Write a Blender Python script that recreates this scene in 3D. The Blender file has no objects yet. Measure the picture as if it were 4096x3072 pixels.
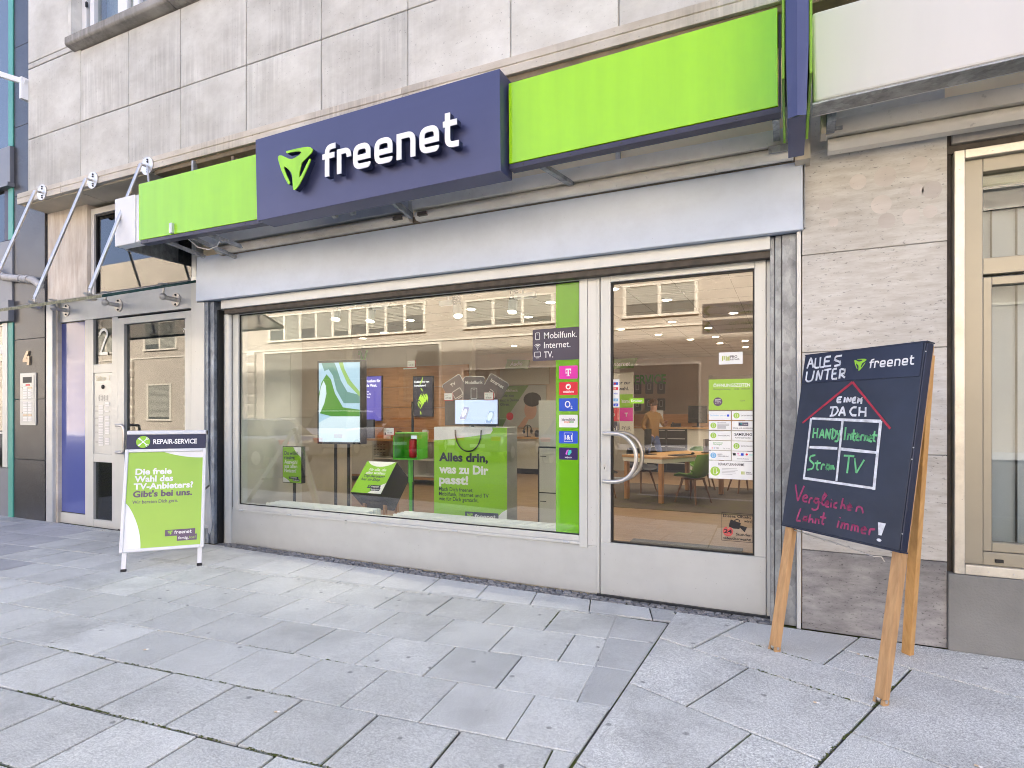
import bpy, math, random
from mathutils import Vector, Matrix
from math import radians, sin, cos, pi

random.seed(7)
scene = bpy.context.scene
COL = scene.collection

# ------------------------------------------------------------------ camera
cam_data = bpy.data.cameras.new('camera')
cam_data.sensor_fit = 'HORIZONTAL'
cam_data.sensor_width = 36.0
cam_data.lens = 20.78
cam_data.shift_y = 0.0296
cam_data.clip_start = 0.05
cam_data.clip_end = 500
cam = bpy.data.objects.new('camera', cam_data)
COL.objects.link(cam)
cam.location = (0, -4.61, 1.45)
cam.rotation_euler = (radians(90), 0, radians(25.2))
scene.camera = cam

# ------------------------------------------------------------------ sky and sun
SUN_EL, SUN_ROT = radians(31), radians(24)
world = bpy.data.worlds.new('World')
scene.world = world
world.use_nodes = True
wn = world.node_tree
sky = wn.nodes.new('ShaderNodeTexSky')
sky.sky_type = 'NISHITA'
sky.sun_disc = False
sky.sun_elevation = SUN_EL
sky.sun_rotation = SUN_ROT
sky.air_density = 0.42
sky.dust_density = 9.0
sky.ozone_density = 0.9
wn.nodes['Background'].inputs['Strength'].default_value = 0.15
wn.links.new(sky.outputs['Color'], wn.nodes['Background'].inputs['Color'])
sun_data = bpy.data.lights.new('sun', 'SUN')
sun_data.energy = 4.5
sun_data.angle = radians(0.5)
sun_data.color = (1.0, 0.965, 0.91)
sun = bpy.data.objects.new('sun', sun_data)
COL.objects.link(sun)
sun.location = (0, 0, 30)
sd = Vector((sin(SUN_ROT) * cos(SUN_EL), cos(SUN_ROT) * cos(SUN_EL), sin(SUN_EL)))
sun.rotation_euler = (-sd).to_track_quat('-Z', 'Y').to_euler()

# ------------------------------------------------------------------ exposure
vs = scene.view_settings
vs.view_transform = 'Standard'
vs.look = 'None'
vs.gamma = 1.0
vs.use_curve_mapping = False
vs.exposure = 3.15
scene.render.engine = 'CYCLES'
scene.cycles.use_denoising = True
scene.cycles.denoising_prefilter = 'ACCURATE'
scene.cycles.filter_width = 1.0
scene.cycles.max_bounces = 6
scene.cycles.transparent_max_bounces = 10
scene.cycles.caustics_reflective = False
scene.cycles.caustics_refractive = False
scene.cycles.sample_clamp_indirect = 8

# ------------------------------------------------------------------ materials
def nmat(name):
    m = bpy.data.materials.new(name)
    m.use_nodes = True
    nt = m.node_tree
    return m, nt, nt.nodes['Principled BSDF']

def c4(c):
    return (c[0], c[1], c[2], 1.0)

def coords(nt, scale=(1, 1, 1), rand=0.0, kind='Object'):
    tc = nt.nodes.new('ShaderNodeTexCoord')
    mp = nt.nodes.new('ShaderNodeMapping')
    mp.inputs['Scale'].default_value = scale
    nt.links.new(tc.outputs[kind], mp.inputs['Vector'])
    if rand:
        oi = nt.nodes.new('ShaderNodeObjectInfo')
        mul = nt.nodes.new('ShaderNodeMath'); mul.operation = 'MULTIPLY'; mul.inputs[1].default_value = rand
        nt.links.new(oi.outputs['Random'], mul.inputs[0])
        cb = nt.nodes.new('ShaderNodeCombineXYZ')
        for i in range(3):
            nt.links.new(mul.outputs[0], cb.inputs[i])
        nt.links.new(cb.outputs[0], mp.inputs['Location'])
    return mp.outputs[0]

def noise(nt, vec, scale, detail=4, rough=.55):
    n = nt.nodes.new('ShaderNodeTexNoise')
    n.inputs['Scale'].default_value = scale
    n.inputs['Detail'].default_value = detail
    n.inputs['Roughness'].default_value = rough
    nt.links.new(vec, n.inputs['Vector'])
    return n.outputs['Fac']

def ramp(nt, fac, stops):
    r = nt.nodes.new('ShaderNodeValToRGB')
    el = r.color_ramp.elements
    while len(el) < len(stops):
        el.new(0.5)
    for e, (p, c) in zip(el, stops):
        e.position = p
        e.color = c4(c) if not isinstance(c, (int, float)) else (c, c, c, 1)
    nt.links.new(fac, r.inputs[0])
    return r.outputs[0]

def mixc(nt, a, b, fac, mode='MIX'):
    m = nt.nodes.new('ShaderNodeMix')
    m.data_type = 'RGBA'
    m.blend_type = mode
    for sock, v in ((m.inputs[0], fac), (m.inputs[6], a), (m.inputs[7], b)):
        if hasattr(v, 'node'):
            nt.links.new(v, sock)
        elif isinstance(v, (int, float)):
            sock.default_value = v
        else:
            sock.default_value = c4(v)
    return m.outputs[2]

def bump(nt, h, strength, dist=0.01):
    b = nt.nodes.new('ShaderNodeBump')
    b.inputs['Strength'].default_value = strength
    b.inputs['Distance'].default_value = dist
    nt.links.new(h, b.inputs['Height'])
    return b.outputs[0]

def objrand(nt, lo, hi):
    oi = nt.nodes.new('ShaderNodeObjectInfo')
    mr = nt.nodes.new('ShaderNodeMapRange')
    mr.inputs['To Min'].default_value = lo
    mr.inputs['To Max'].default_value = hi
    nt.links.new(oi.outputs['Random'], mr.inputs['Value'])
    cb = nt.nodes.new('ShaderNodeCombineColor')
    for i in range(3):
        nt.links.new(mr.outputs[0], cb.inputs[i])
    return cb.outputs[0]

def simple(name, col, rough=.5, metal=0., coat=0., vary=.06, vscale=3., bmp=0., bscale=60., spec=.5, stretch=(1, 1, 1), emit=0.):
    m, nt, b = nmat(name)
    v = coords(nt, stretch)
    n1 = noise(nt, v, vscale, 5)
    f = ramp(nt, n1, [(.3, 1 - vary), (.7, 1 + vary)])
    nt.links.new(mixc(nt, col, f, 1.0, 'MULTIPLY'), b.inputs['Base Color'])
    b.inputs['Roughness'].default_value = rough
    b.inputs['Metallic'].default_value = metal
    b.inputs['Specular IOR Level'].default_value = spec
    b.inputs['Coat Weight'].default_value = coat
    b.inputs['Coat Roughness'].default_value = .03
    if bmp:
        nt.links.new(bump(nt, noise(nt, v, bscale, 3), bmp, .004), b.inputs['Normal'])
    if emit:
        b.inputs['Emission Color'].default_value = c4(col)
        b.inputs['Emission Strength'].default_value = emit
    return m

def stone(name, c_lo, c_hi, grain, pit=.5, streak=None, rough=.75, pitscale=70, tone=(.92, 1.06), bm=.25, patch=0.35, gs=2.2, pt=.27):
    """limestone and travertine: layered grain, small pits, soot streaks"""
    m, nt, b = nmat(name)
    v = coords(nt, (1, 1, 1), 37.0)
    vg = coords(nt, grain, 53.0)
    g = noise(nt, vg, gs, 9, .68)
    col = ramp(nt, g, [(.3, c_lo), (.68, c_hi)])
    cl = noise(nt, v, 1.3, 5)
    col = mixc(nt, col, ramp(nt, cl, [(.35, 1 - patch * .5), (.65, 1 + patch * .25)]), 1.0, 'MULTIPLY')
    col = mixc(nt, col, objrand(nt, *tone), 1.0, 'MULTIPLY')
    if streak:
        vs_ = coords(nt, (16, 16, .55), 11.0)
        st = noise(nt, vs_, 1.5, 6, .65)
        ar = noise(nt, v, .8, 3)
        sm = mixc(nt, (1, 1, 1), ramp(nt, st, [(.42, streak), (.66, 1.0)]), ramp(nt, ar, [(.46, 0.0), (.6, .8)]))
        col = mixc(nt, col, sm, 1.0, 'MULTIPLY')
    vp = coords(nt, (grain[0] ** .5, grain[1] ** .5, grain[2] ** .5), 91.0)
    pn = noise(nt, vp, pitscale, 4, .6)
    pits = ramp(nt, pn, [(pt, 1 - pit), (pt + .09, 1.0)])
    col = mixc(nt, col, pits, 1.0, 'MULTIPLY')
    nt.links.new(col, b.inputs['Base Color'])
    b.inputs['Roughness'].default_value = rough
    hb = mixc(nt, pits, g, .25)
    nt.links.new(bump(nt, hb, bm, .004), b.inputs['Normal'])
    return m

def paving(name, lo, hi, speck=.5, scale=1.0, rand=.10, warm=0.0):
    m, nt, b = nmat(name)
    v = coords(nt, (1, 1, 1), 17.0)
    big = noise(nt, v, 2.4, 6, .6)
    col = ramp(nt, big, [(.32, lo), (.7, hi)])
    fine = noise(nt, v, 210 * scale, 2, .6)
    mid = noise(nt, v, 80 * scale, 3, .7)
    col = mixc(nt, col, ramp(nt, fine, [(.36, 1 - speck), (.5, 1.0), (.64, 1 + speck * .8)]), 1.0, 'MULTIPLY')
    col = mixc(nt, col, ramp(nt, mid, [(.3, 1 - speck * .5), (.7, 1 + speck * .35)]), 1.0, 'MULTIPLY')
    col = mixc(nt, col, objrand(nt, 1 - rand, 1 + rand), 1.0, 'MULTIPLY')
    # worn stains and chewing gum
    sp = nt.nodes.new('ShaderNodeTexVoronoi'); sp.inputs['Scale'].default_value = 5.5
    nt.links.new(v, sp.inputs['Vector'])
    gum = ramp(nt, sp.outputs['Distance'], [(.065, .50), (.09, 1.0)])
    col = mixc(nt, col, gum, 1.0, 'MULTIPLY')
    st = noise(nt, coords(nt), 1.1, 6, .68)
    col = mixc(nt, col, ramp(nt, st, [(.30, .74), (.47, .98), (.70, 1.07)]), 1.0, 'MULTIPLY')
    nt.links.new(col, b.inputs['Base Color'])
    b.inputs['Roughness'].default_value = .8
    nt.links.new(bump(nt, fine, .35, .003), b.inputs['Normal'])
    return m

def brushed(name, col, rough=.38, metal=.55, stretch=(1, 1, 40), vary=.05, dirt=.0):
    m, nt, b = nmat(name)
    v = coords(nt, stretch)
    n1 = noise(nt, v, 6, 4)
    col2 = mixc(nt, col, ramp(nt, n1, [(.3, 1 - vary), (.7, 1 + vary)]), 1.0, 'MULTIPLY')
    if dirt:
        vd = coords(nt, (1, 1, 1))
        dn = noise(nt, vd, 4, 7, .7)
        col2 = mixc(nt, col2, ramp(nt, dn, [(.38, 1 - dirt), (.56, 1.0)]), 1.0, 'MULTIPLY')
        sn = noise(nt, vd, 70, 2, .5)
        col2 = mixc(nt, col2, ramp(nt, sn, [(.22, .5), (.27, 1.0)]), 1.0, 'MULTIPLY')
    vq = coords(nt, (5, 5, 60))
    sc_ = noise(nt, vq, 3.0, 3, .7)
    col2 = mixc(nt, col2, ramp(nt, sc_, [(.24, .72), (.275, 1.0), (.74, 1.0), (.78, 1.14)]), 1.0, 'MULTIPLY')
    nt.links.new(col2, b.inputs['Base Color'])
    b.inputs['Roughness'].default_value = rough
    b.inputs['Metallic'].default_value = metal
    nt.links.new(bump(nt, n1, .04, .002), b.inputs['Normal'])
    return m

def galvanised(name, col=(.36, .38, .4)):
    m, nt, b = nmat(name)
    v = coords(nt, (1, 1, .6))
    vo = nt.nodes.new('ShaderNodeTexVoronoi'); vo.inputs['Scale'].default_value = 26
    nt.links.new(v, vo.inputs['Vector'])
    n1 = noise(nt, v, 9, 6, .7)
    c = mixc(nt, col, ramp(nt, n1, [(.3, .55), (.7, 1.25)]), 1.0, 'MULTIPLY')
    c = mixc(nt, c, ramp(nt, vo.outputs['Color'], [(.2, .82), (.8, 1.12)]), 1.0, 'MULTIPLY')
    nt.links.new(c, b.inputs['Base Color'])
    b.inputs['Metallic'].default_value = .6
    b.inputs['Roughness'].default_value = .5
    return m

def glass(name, tint=(1, 1, 1), ior=1.6, gloss=(1, 1, 1), rough=0.0):
    m = bpy.data.materials.new(name)
    m.use_nodes = True
    nt = m.node_tree
    nt.nodes.clear()
    out = nt.nodes.new('ShaderNodeOutputMaterial')
    tr = nt.nodes.new('ShaderNodeBsdfTransparent'); tr.inputs[0].default_value = c4(tint)
    gl = nt.nodes.new('ShaderNodeBsdfGlossy'); gl.inputs['Color'].default_value = c4(gloss); gl.inputs['Roughness'].default_value = rough
    fr = nt.nodes.new('ShaderNodeFresnel')
    ge = nt.nodes.new('ShaderNodeNewGeometry')
    mr = nt.nodes.new('ShaderNodeMapRange')          # the same reflectance from both sides of a thin pane
    mr.inputs['To Min'].default_value = ior
    mr.inputs['To Max'].default_value = 1.0 / ior
    nt.links.new(ge.outputs['Backfacing'], mr.inputs['Value'])
    nt.links.new(mr.outputs[0], fr.inputs['IOR'])
    mx = nt.nodes.new('ShaderNodeMixShader')
    nt.links.new(fr.outputs[0], mx.inputs[0])
    nt.links.new(tr.outputs[0], mx.inputs[1])
    nt.links.new(gl.outputs[0], mx.inputs[2])
    nt.links.new(mx.outputs[0], out.inputs[0])
    return m

def vinyl(name, col, alpha):
    m, nt, b = nmat(name)
    b.inputs['Base Color'].default_value = c4(col)
    b.inputs['Alpha'].default_value = alpha
    b.inputs['Roughness'].default_value = .15
    return m

def wood(name, lo, hi, axis=(1, 14, 14), rough=.5, scale=3.0):
    m, nt, b = nmat(name)
    v = coords(nt, axis, 7.0)
    g = noise(nt, v, scale, 7, .6)
    col = ramp(nt, g, [(.28, lo), (.7, hi)])
    col = mixc(nt, col, objrand(nt, .92, 1.08), 1.0, 'MULTIPLY')
    nt.links.new(col, b.inputs['Base Color'])
    b.inputs['Roughness'].default_value = rough
    nt.links.new(bump(nt, g, .08, .002), b.inputs['Normal'])
    return m

def emis(name, col, strength):
    m, nt, b = nmat(name)
    b.inputs['Base Color'].default_value = c4([x * .4 for x in col])
    b.inputs['Emission Color'].default_value = c4(col)
    b.inputs['Emission Strength'].default_value = strength
    return m

MT = {}
MT['limestone'] = stone('limestone', (.53, .518, .475), (.71, .705, .665), (1, 1, 1.6), pit=.45, streak=.76, pitscale=42, patch=.16)
MT['travertine'] = stone('travertine', (.54, .505, .445), (.745, .73, .69), (1, 1, 5), pit=.5, pitscale=34, patch=.25, gs=6, pt=.3)
MT['travertine_dark'] = stone('travertine_dark', (.24, .235, .24), (.50, .485, .48), (1, 1, 3), pit=.6, pitscale=52, patch=.6, gs=6, pt=.31)
MT['pier_stone'] = stone('pier_stone', (.58, .48, .39), (.80, .74, .66), (7, 7, 1), pit=.4, pitscale=30)
MT['granite'] = paving('granite', (.035, .037, .045), (.06, .062, .07), speck=.9, scale=.8)
MT['granite'].node_tree.nodes['Principled BSDF'].inputs['Roughness'].default_value = .28
MT['concrete_trim'] = stone('concrete_trim', (.55, .49, .41), (.74, .70, .63), (1, 1, 2), pit=.4, streak=.7, pitscale=35)
MT['sill_concrete'] = stone('sill_concrete', (.26, .25, .23), (.46, .44, .42), (1, 1, 2), pit=.5, streak=.55, pitscale=45)
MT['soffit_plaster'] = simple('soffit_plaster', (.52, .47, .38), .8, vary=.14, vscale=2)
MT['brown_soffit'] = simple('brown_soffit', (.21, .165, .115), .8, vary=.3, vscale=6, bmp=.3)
MT['fascia_plaster'] = simple('fascia_plaster', (.92, .75, .48), .75, vary=.1, vscale=2.5)
MT['grey_render'] = simple('grey_render', (.25, .25, .24), .9, vary=.12, vscale=3, bmp=.9, bscale=90)
MT['slab'] = paving('slab', (.525, .53, .50), (.645, .65, .615), speck=.36, rand=.085)
MT['slab_light'] = paving('slab_light', (.60, .605, .58), (.70, .705, .68), speck=.30, rand=.04)
MT['slab_large'] = paving('slab_large', (.585, .59, .56), (.705, .71, .675), speck=.44, scale=.85, rand=.04)
MT['slab_mortar'] = paving('slab_mortar', (.475, .482, .465), (.555, .562, .545), speck=.25, rand=.05)
MT['slab_dark'] = paving('slab_dark', (.38, .383, .39), (.47, .473, .48), speck=.42)
MT['sett'] = paving('sett', (.17, .172, .18), (.29, .293, .30), speck=.4, rand=.3)
MT['asphalt'] = paving('asphalt', (.045, .046, .05), (.075, .076, .08), speck=.5)
MT['kerb'] = paving('kerb', (.30, .30, .30), (.42, .42, .42), speck=.3)
# joint sand with moss
def joint_mat():
    m, nt, b = nmat('joint_sand')
    v = coords(nt)
    n1 = noise(nt, v, 3.2, 5, .65)
    n2 = noise(nt, v, 120, 3)
    sand = ramp(nt, n2, [(.3, (.035, .033, .03)), (.7, (.11, .105, .095))])
    moss = ramp(nt, n2, [(.3, (.035, .05, .008)), (.7, (.12, .15, .02))])
    nt.links.new(mixc(nt, sand, moss, ramp(nt, n1, [(.48, 0.0), (.6, 1.0)])), b.inputs['Base Color'])
    b.inputs['Roughness'].default_value = .95
    nt.links.new(bump(nt, n2, .8, .006), b.inputs['Normal'])
    return m
MT['joint'] = joint_mat()
MT['moss'] = simple('moss', (.075, .095, .02), .95, vary=.5, vscale=90, bmp=1.0, bscale=150)

MT['alu'] = brushed('alu', (.645, .66, .645), .42, .3, (1, 1, .15), .03, dirt=.02)
MT['alu_panel'] = brushed('alu_panel', (.605, .622, .612), .38, .35, (.4, .4, 1), .03, dirt=.035)
MT['alu_blue'] = brushed('alu_blue', (.60, .63, .66), .35, .4, (.4, .4, 1), .05, dirt=.06)
MT['shutter_box'] = brushed('shutter_box', (.66, .74, .87), .5, .0, (.3, .3, 1), .03, dirt=.05)
MT['white_box'] = simple('white_box', (.68, .665, .65), .32, vary=.05, vscale=2, bmp=.02, stretch=(1, 1, .15))
MT['white_box_cool'] = simple('white_box_cool', (.78, .79, .82), .3, vary=.03)
MT['galv'] = galvanised('galv')
MT['galv_blue'] = galvanised('galv_blue', (.32, .36, .42))
MT['steel'] = simple('steel', (.66, .64, .61), .34, .85, vary=.08, vscale=25)
MT['steel_dark'] = simple('steel_dark', (.05, .055, .065), .4, .6)
MT['gasket'] = simple('gasket', (.012, .012, .013), .5)
MT['brown_track'] = simple('brown_track', (.09, .075, .06), .7, vary=.3, vscale=12, bmp=.4)
MT['olive_frame'] = simple('olive_frame', (.36, .33, .26), .35, .3, vary=.04)
MT['gold_trim'] = brushed('gold_trim', (.70, .66, .57), .35, .5, (1, 1, .15), .08, dirt=.2)
MT['cream_beam'] = stone('cream_beam', (.72, .68, .60), (.86, .83, .76), (1, 1, 1), pit=.25, pitscale=20, bm=.1, patch=.25)
MT['lime'] = simple('lime', (.37, .76, .003), .07, coat=.18, vary=.05, vscale=1.6, bmp=.012, bscale=3, stretch=(5, 5, .5))
MT['lime_edge'] = simple('lime_edge', (.16, .62, .01), .2, vary=.02)
MT['navy'] = brushed('navy', (.062, .072, .165), .36, .25, (.3, .3, 1), .04)
MT['navy_dark'] = simple('navy_dark', (.02, .022, .065), .4, vary=.05)
MT['letter_white'] = simple('letter_white', (.92, .92, .92), .25, coat=.2, vary=.01)
MT['return_navy'] = simple('return_navy', (.02, .026, .07), .45)
MT['teal'] = simple('teal', (.09, .38, .32), .4, vary=.08)
MT['blue_panel'] = simple('blue_panel', (.10, .13, .40), .07, coat=.4, vary=.02)
MT['white_upvc'] = simple('white_upvc', (.80, .80, .81), .3, vary=.02)
MT['pipe'] = simple('pipe', (.48, .47, .47), .5, vary=.15, vscale=14)
MT['number_bronze'] = simple('number_bronze', (.62, .50, .36), .4, .4)
MT['white'] = simple('white', (.84, .84, .84), .45, vary=.015)
MT['paper_white'] = simple('paper_white', (.86, .87, .86), .4, vary=.01)
MT['black'] = simple('black', (.012, .012, .014), .4)
MT['rubber'] = simple('rubber', (.01, .01, .01), .6)
MT['dark'] = simple('dark', (.03, .03, .033), .5)
MT['chalkboard'] = simple('chalkboard', (.022, .030, .055), .38, vary=.18, vscale=5, bmp=.05, bscale=200)
MT['chalk_head'] = simple('chalk_head', (.02, .026, .055), .3, vary=.1)
MT['chalk_white'] = simple('chalk_white', (.70, .73, .78), .8, vary=.25, vscale=30)
MT['chalk_green'] = simple('chalk_green', (.16, .52, .24), .8, vary=.25, vscale=30)
MT['chalk_red'] = simple('chalk_red', (.42, .035, .07), .8, vary=.2, vscale=30)
MT['chalk_crimson'] = simple('chalk_crimson', (.34, .05, .14), .8, vary=.3, vscale=30)
MT['beech'] = wood('beech', (.42, .235, .10), (.62, .38, .18), (14, 14, 1.0))
MT['board_wood'] = wood('board_wood', (.50, .26, .08), (.68, .40, .15), (16, 16, .8), scale=2)
MT['poster_green'] = simple('poster_green', (.36, .60, .075), .3, vary=.02)
MT['poster_lime'] = simple('poster_lime', (.30, .62, .03), .35, vary=.02)
MT['print_plum'] = simple('print_plum', (.13, .085, .145), .4)
MT['print_navy'] = simple('print_navy', (.030, .028, .075), .4)
MT['print_black'] = simple('print_black', (.015, .015, .02), .4)
MT['print_grey'] = simple('print_grey', (.16, .15, .17), .5)
MT['print_white'] = simple('print_white', (.88, .88, .88), .4)
MT['magenta'] = simple('magenta', (.78, .03, .42), .3)
MT['red'] = simple('red', (.72, .02, .05), .3)
MT['o_blue'] = simple('o_blue', (.03, .10, .58), .3)
MT['one_blue'] = simple('one_blue', (.03, .09, .62), .3)
MT['violet'] = simple('violet', (.035, .015, .12), .3)
MT['pink'] = simple('pink', (.8, .18, .75), .3)
MT['aqua'] = simple('aqua', (.08, .7, .62), .3)
MT['orange_print'] = simple('orange_print', (.75, .18, .03), .3)
MT['leaf_print'] = simple('leaf_print', (.08, .36, .05), .4)
MT['sky_print'] = simple('sky_print', (.20, .48, .75), .4)
MT['skin'] = simple('skin', (.58, .33, .24), .5)
MT['clear'] = glass('clear', (.97, .99, .97), 1.82)
MT['clear_door'] = glass('clear_door', (.98, .97, .95), 1.78)
MT['canopy_glass'] = vinyl('canopy_glass', (.62, .66, .65), .42)
MT['dark_glass'] = glass('dark_glass', (.35, .37, .36), 1.7)
MT['house_glass'] = glass('house_glass', (.80, .83, .83), 1.5)
MT['acrylic'] = glass('acrylic', (.96, .97, .97), 1.4)
MT['green_vinyl'] = vinyl('green_vinyl', (.18, .55, .01), .72)
MT['grey_vinyl'] = vinyl('grey_vinyl', (.16, .145, .17), .72)

# ------------------------------------------------------------------ geometry helpers
def clamp(v, a=0., b=1.):
    return max(a, min(b, v))

def sag(x):
    """the old front is not quite level: it climbs a little towards the far end"""
    return .045 * clamp((-2 - x) / 7) ** 1.2

def gz(x):
    return .03 * clamp((-2 - x) / 4)

class Frame:
    """a flat surface: origin, right and up; the normal points at the viewer of the surface"""
    def __init__(s, o, r=(1, 0, 0), u=(0, 0, 1)):
        s.o = Vector(o); s.r = Vector(r).normalized(); s.u = Vector(u).normalized(); s.n = s.r.cross(s.u)
    def p(s, x, y, d=0.):
        return s.o + s.r * x + s.u * y + s.n * d

class MB:
    def __init__(s):
        s.v = []; s.f = []
    def add(s, verts, faces):
        k = len(s.v)
        s.v += [tuple(q) for q in verts]
        s.f += [tuple(i + k for i in f) for f in faces]
        return s
    def box(s, x0, x1, y0, y1, z0, z1):
        v = [(x, y, z) for z in (z0, z1) for y in (y0, y1) for x in (x0, x1)]
        return s.add(v, [(0, 2, 3, 1), (4, 5, 7, 6), (0, 1, 5, 4), (2, 6, 7, 3), (0, 4, 6, 2), (1, 3, 7, 5)])
    def fbox(s, fr, x0, x1, y0, y1, d0, d1):
        v = [fr.p(x, y, d) for d in (d0, d1) for y in (y0, y1) for x in (x0, x1)]
        return s.add(v, [(0, 2, 3, 1), (4, 5, 7, 6), (0, 1, 5, 4), (2, 6, 7, 3), (0, 4, 6, 2), (1, 3, 7, 5)])
    def beam(s, p0, p1, w, h, up=(0, 0, 1)):
        p0 = Vector(p0); p1 = Vector(p1); d = (p1 - p0).normalized()
        up = Vector(up)
        if abs(d.dot(up)) > .98:
            up = Vector((0, 1, 0))
        r = d.cross(up).normalized(); u = r.cross(d)
        v = []
        for q in (p0, p1):
            for a, b in ((-1, -1), (1, -1), (1, 1), (-1, 1)):
                v.append(q + r * (a * w / 2) + u * (b * h / 2))
        return s.add(v, [(0, 1, 2, 3), (7, 6, 5, 4), (0, 4, 5, 1), (1, 5, 6, 2), (2, 6, 7, 3), (3, 7, 4, 0)])
    def tube(s, p0, p1, r0, r1=None, n=16, cap=True):
        r1 = r0 if r1 is None else r1
        p0 = Vector(p0); p1 = Vector(p1); d = (p1 - p0).normalized()
        a = d.orthogonal().normalized(); b = d.cross(a)
        v = []
        for q, rr in ((p0, r0), (p1, r1)):
            for i in range(n):
                t = 2 * pi * i / n
                v.append(q + (a * cos(t) + b * sin(t)) * rr)
        f = [(i, (i + 1) % n, n + (i + 1) % n, n + i) for i in range(n)]
        if cap:
            f += [tuple(reversed(range(n))), tuple(range(n, 2 * n))]
        return s.add(v, f)
    def pipe(s, pts, r, n=12, cap=True):
        pts = [Vector(p) for p in pts]
        k = len(pts); v = []; f = []
        prev = None
        for i, p in enumerate(pts):
            d = (pts[min(i + 1, k - 1)] - pts[max(i - 1, 0)]).normalized()
            a = d.orthogonal().normalized() if prev is None else (prev - d * prev.dot(d)).normalized()
            prev = a; b = d.cross(a)
            rr = r[i] if isinstance(r, (list, tuple)) else r
            for j in range(n):
                t = 2 * pi * j / n
                v.append(p + (a * cos(t) + b * sin(t)) * rr)
        for i in range(k - 1):
            for j in range(n):
                f.append((i * n + j, i * n + (j + 1) % n, (i + 1) * n + (j + 1) % n, (i + 1) * n + j))
        if cap:
            f += [tuple(reversed(range(n))), tuple(range((k - 1) * n, k * n))]
        return s.add(v, f)
    def ball(s, c, r, n=14, m=8, sq=(1, 1, 1)):
        c = Vector(c); v = [c + Vector((0, 0, r * sq[2]))]; f = []
        for i in range(1, m):
            ph = pi * i / m
            for j in range(n):
                t = 2 * pi * j / n
                v.append(c + Vector((r * sq[0] * sin(ph) * cos(t), r * sq[1] * sin(ph) * sin(t), r * sq[2] * cos(ph))))
        v.append(c - Vector((0, 0, r * sq[2])))
        for j in range(n):
            f.append((0, 1 + j, 1 + (j + 1) % n))
            f.append((len(v) - 1, 1 + (m - 2) * n + (j + 1) % n, 1 + (m - 2) * n + j))
        for i in range(m - 2):
            for j in range(n):
                a = 1 + i * n
                f.append((a + j, a + n + j, a + n + (j + 1) % n, a + (j + 1) % n))
        return s.add(v, f)
    def prism(s, fr, pts, d0, d1):
        """polygon in a frame, from depth d0 to d1 (d1 in front)"""
        n = len(pts)
        ar = sum(pts[i][0] * pts[(i + 1) % n][1] - pts[(i + 1) % n][0] * pts[i][1] for i in range(n))
        if ar < 0:
            pts = pts[::-1]
        v = [fr.p(x, y, d0) for x, y in pts] + [fr.p(x, y, d1) for x, y in pts]
        f = [tuple(reversed(range(n))), tuple(range(n, 2 * n))]
        f += [(i, (i + 1) % n, n + (i + 1) % n, n + i) for i in range(n)]
        return s.add(v, f)
    def flat(s, fr, pts, d):
        n = len(pts)
        ar = sum(pts[i][0] * pts[(i + 1) % n][1] - pts[(i + 1) % n][0] * pts[i][1] for i in range(n))
        if ar < 0:
            pts = pts[::-1]
        return s.add([fr.p(x, y, d) for x, y in pts], [tuple(range(n))])
    def rect(s, fr, x0, x1, y0, y1, d):
        return s.flat(fr, [(x0, y0), (x1, y0), (x1, y1), (x0, y1)], d)
    def frame_ring(s, fr, x0, x1, y0, y1, w, d0, d1, wb=None, wt=None):
        wb = w if wb is None else wb; wt = w if wt is None else wt
        s.fbox(fr, x0, x0 + w, y0, y1, d0, d1); s.fbox(fr, x1 - w, x1, y0, y1, d0, d1)
        s.fbox(fr, x0 + w, x1 - w, y0, y0 + wb, d0, d1); s.fbox(fr, x0 + w, x1 - w, y1 - wt, y1, d0, d1)
        return s
    def build(s, name, mat, parent=None, smooth=False, bevel=0., seg=2):
        me = bpy.data.meshes.new(name)
        me.from_pydata(s.v, [], s.f)
        me.update()
        if isinstance(mat, str):
            mat = MT[mat]
        me.materials.append(mat)
        if smooth:
            me.polygons.foreach_set('use_smooth', [True] * len(me.polygons))
        o = bpy.data.objects.new(name, me)
        COL.objects.link(o)
        if parent is not None:
            o.parent = parent
            if parent.parent is None and parent.type == 'EMPTY':
                o.matrix_parent_inverse = parent.matrix_basis.inverted()
        if bevel:
            b = o.modifiers.new('bevel', 'BEVEL'); b.width = bevel; b.segments = seg; b.limit_method = 'ANGLE'
            b.harden_normals = False
        if smooth:
            e = o.modifiers.new('edges', 'EDGE_SPLIT'); e.split_angle = radians(38)
        return o

def circ(cx, cy, r, n=24, a0=0., a1=2 * pi, ry=None):
    ry = r if ry is None else ry
    k = n if abs(a1 - a0) > 6.28 else n + 1
    return [(cx + r * cos(a0 + (a1 - a0) * i / n), cy + ry * sin(a0 + (a1 - a0) * i / n)) for i in range(k)]

def rrect(x0, x1, y0, y1, r, n=5):
    out = []
    for cx, cy, a in ((x1 - r, y1 - r, 0), (x0 + r, y1 - r, 90), (x0 + r, y0 + r, 180), (x1 - r, y0 + r, 270)):
        for i in range(n + 1):
            t = radians(a + 90 * i / n)
            out.append((cx + r * cos(t), cy + r * sin(t)))
    return out

def roundpath(pts, r, n=6, sharp=()):
    """round the corners of an open path"""
    out = [pts[0]]
    for i in range(1, len(pts) - 1):
        p = Vector(pts[i]); a = Vector(pts[i - 1]); b = Vector(pts[i + 1])
        if i in sharp:
            out.append(tuple(p)); continue
        da = (a - p); db = (b - p)
        rr = min(r, da.length * .98, db.length * .98)
        p0 = p + da.normalized() * rr; p1 = p + db.normalized() * rr
        for k in range(n + 1):
            t = k / n
            q = p0 * (1 - t) ** 2 + p * 2 * t * (1 - t) + p1 * t * t
            out.append((q.x, q.y))
    out.append(pts[-1])
    return out

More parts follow.
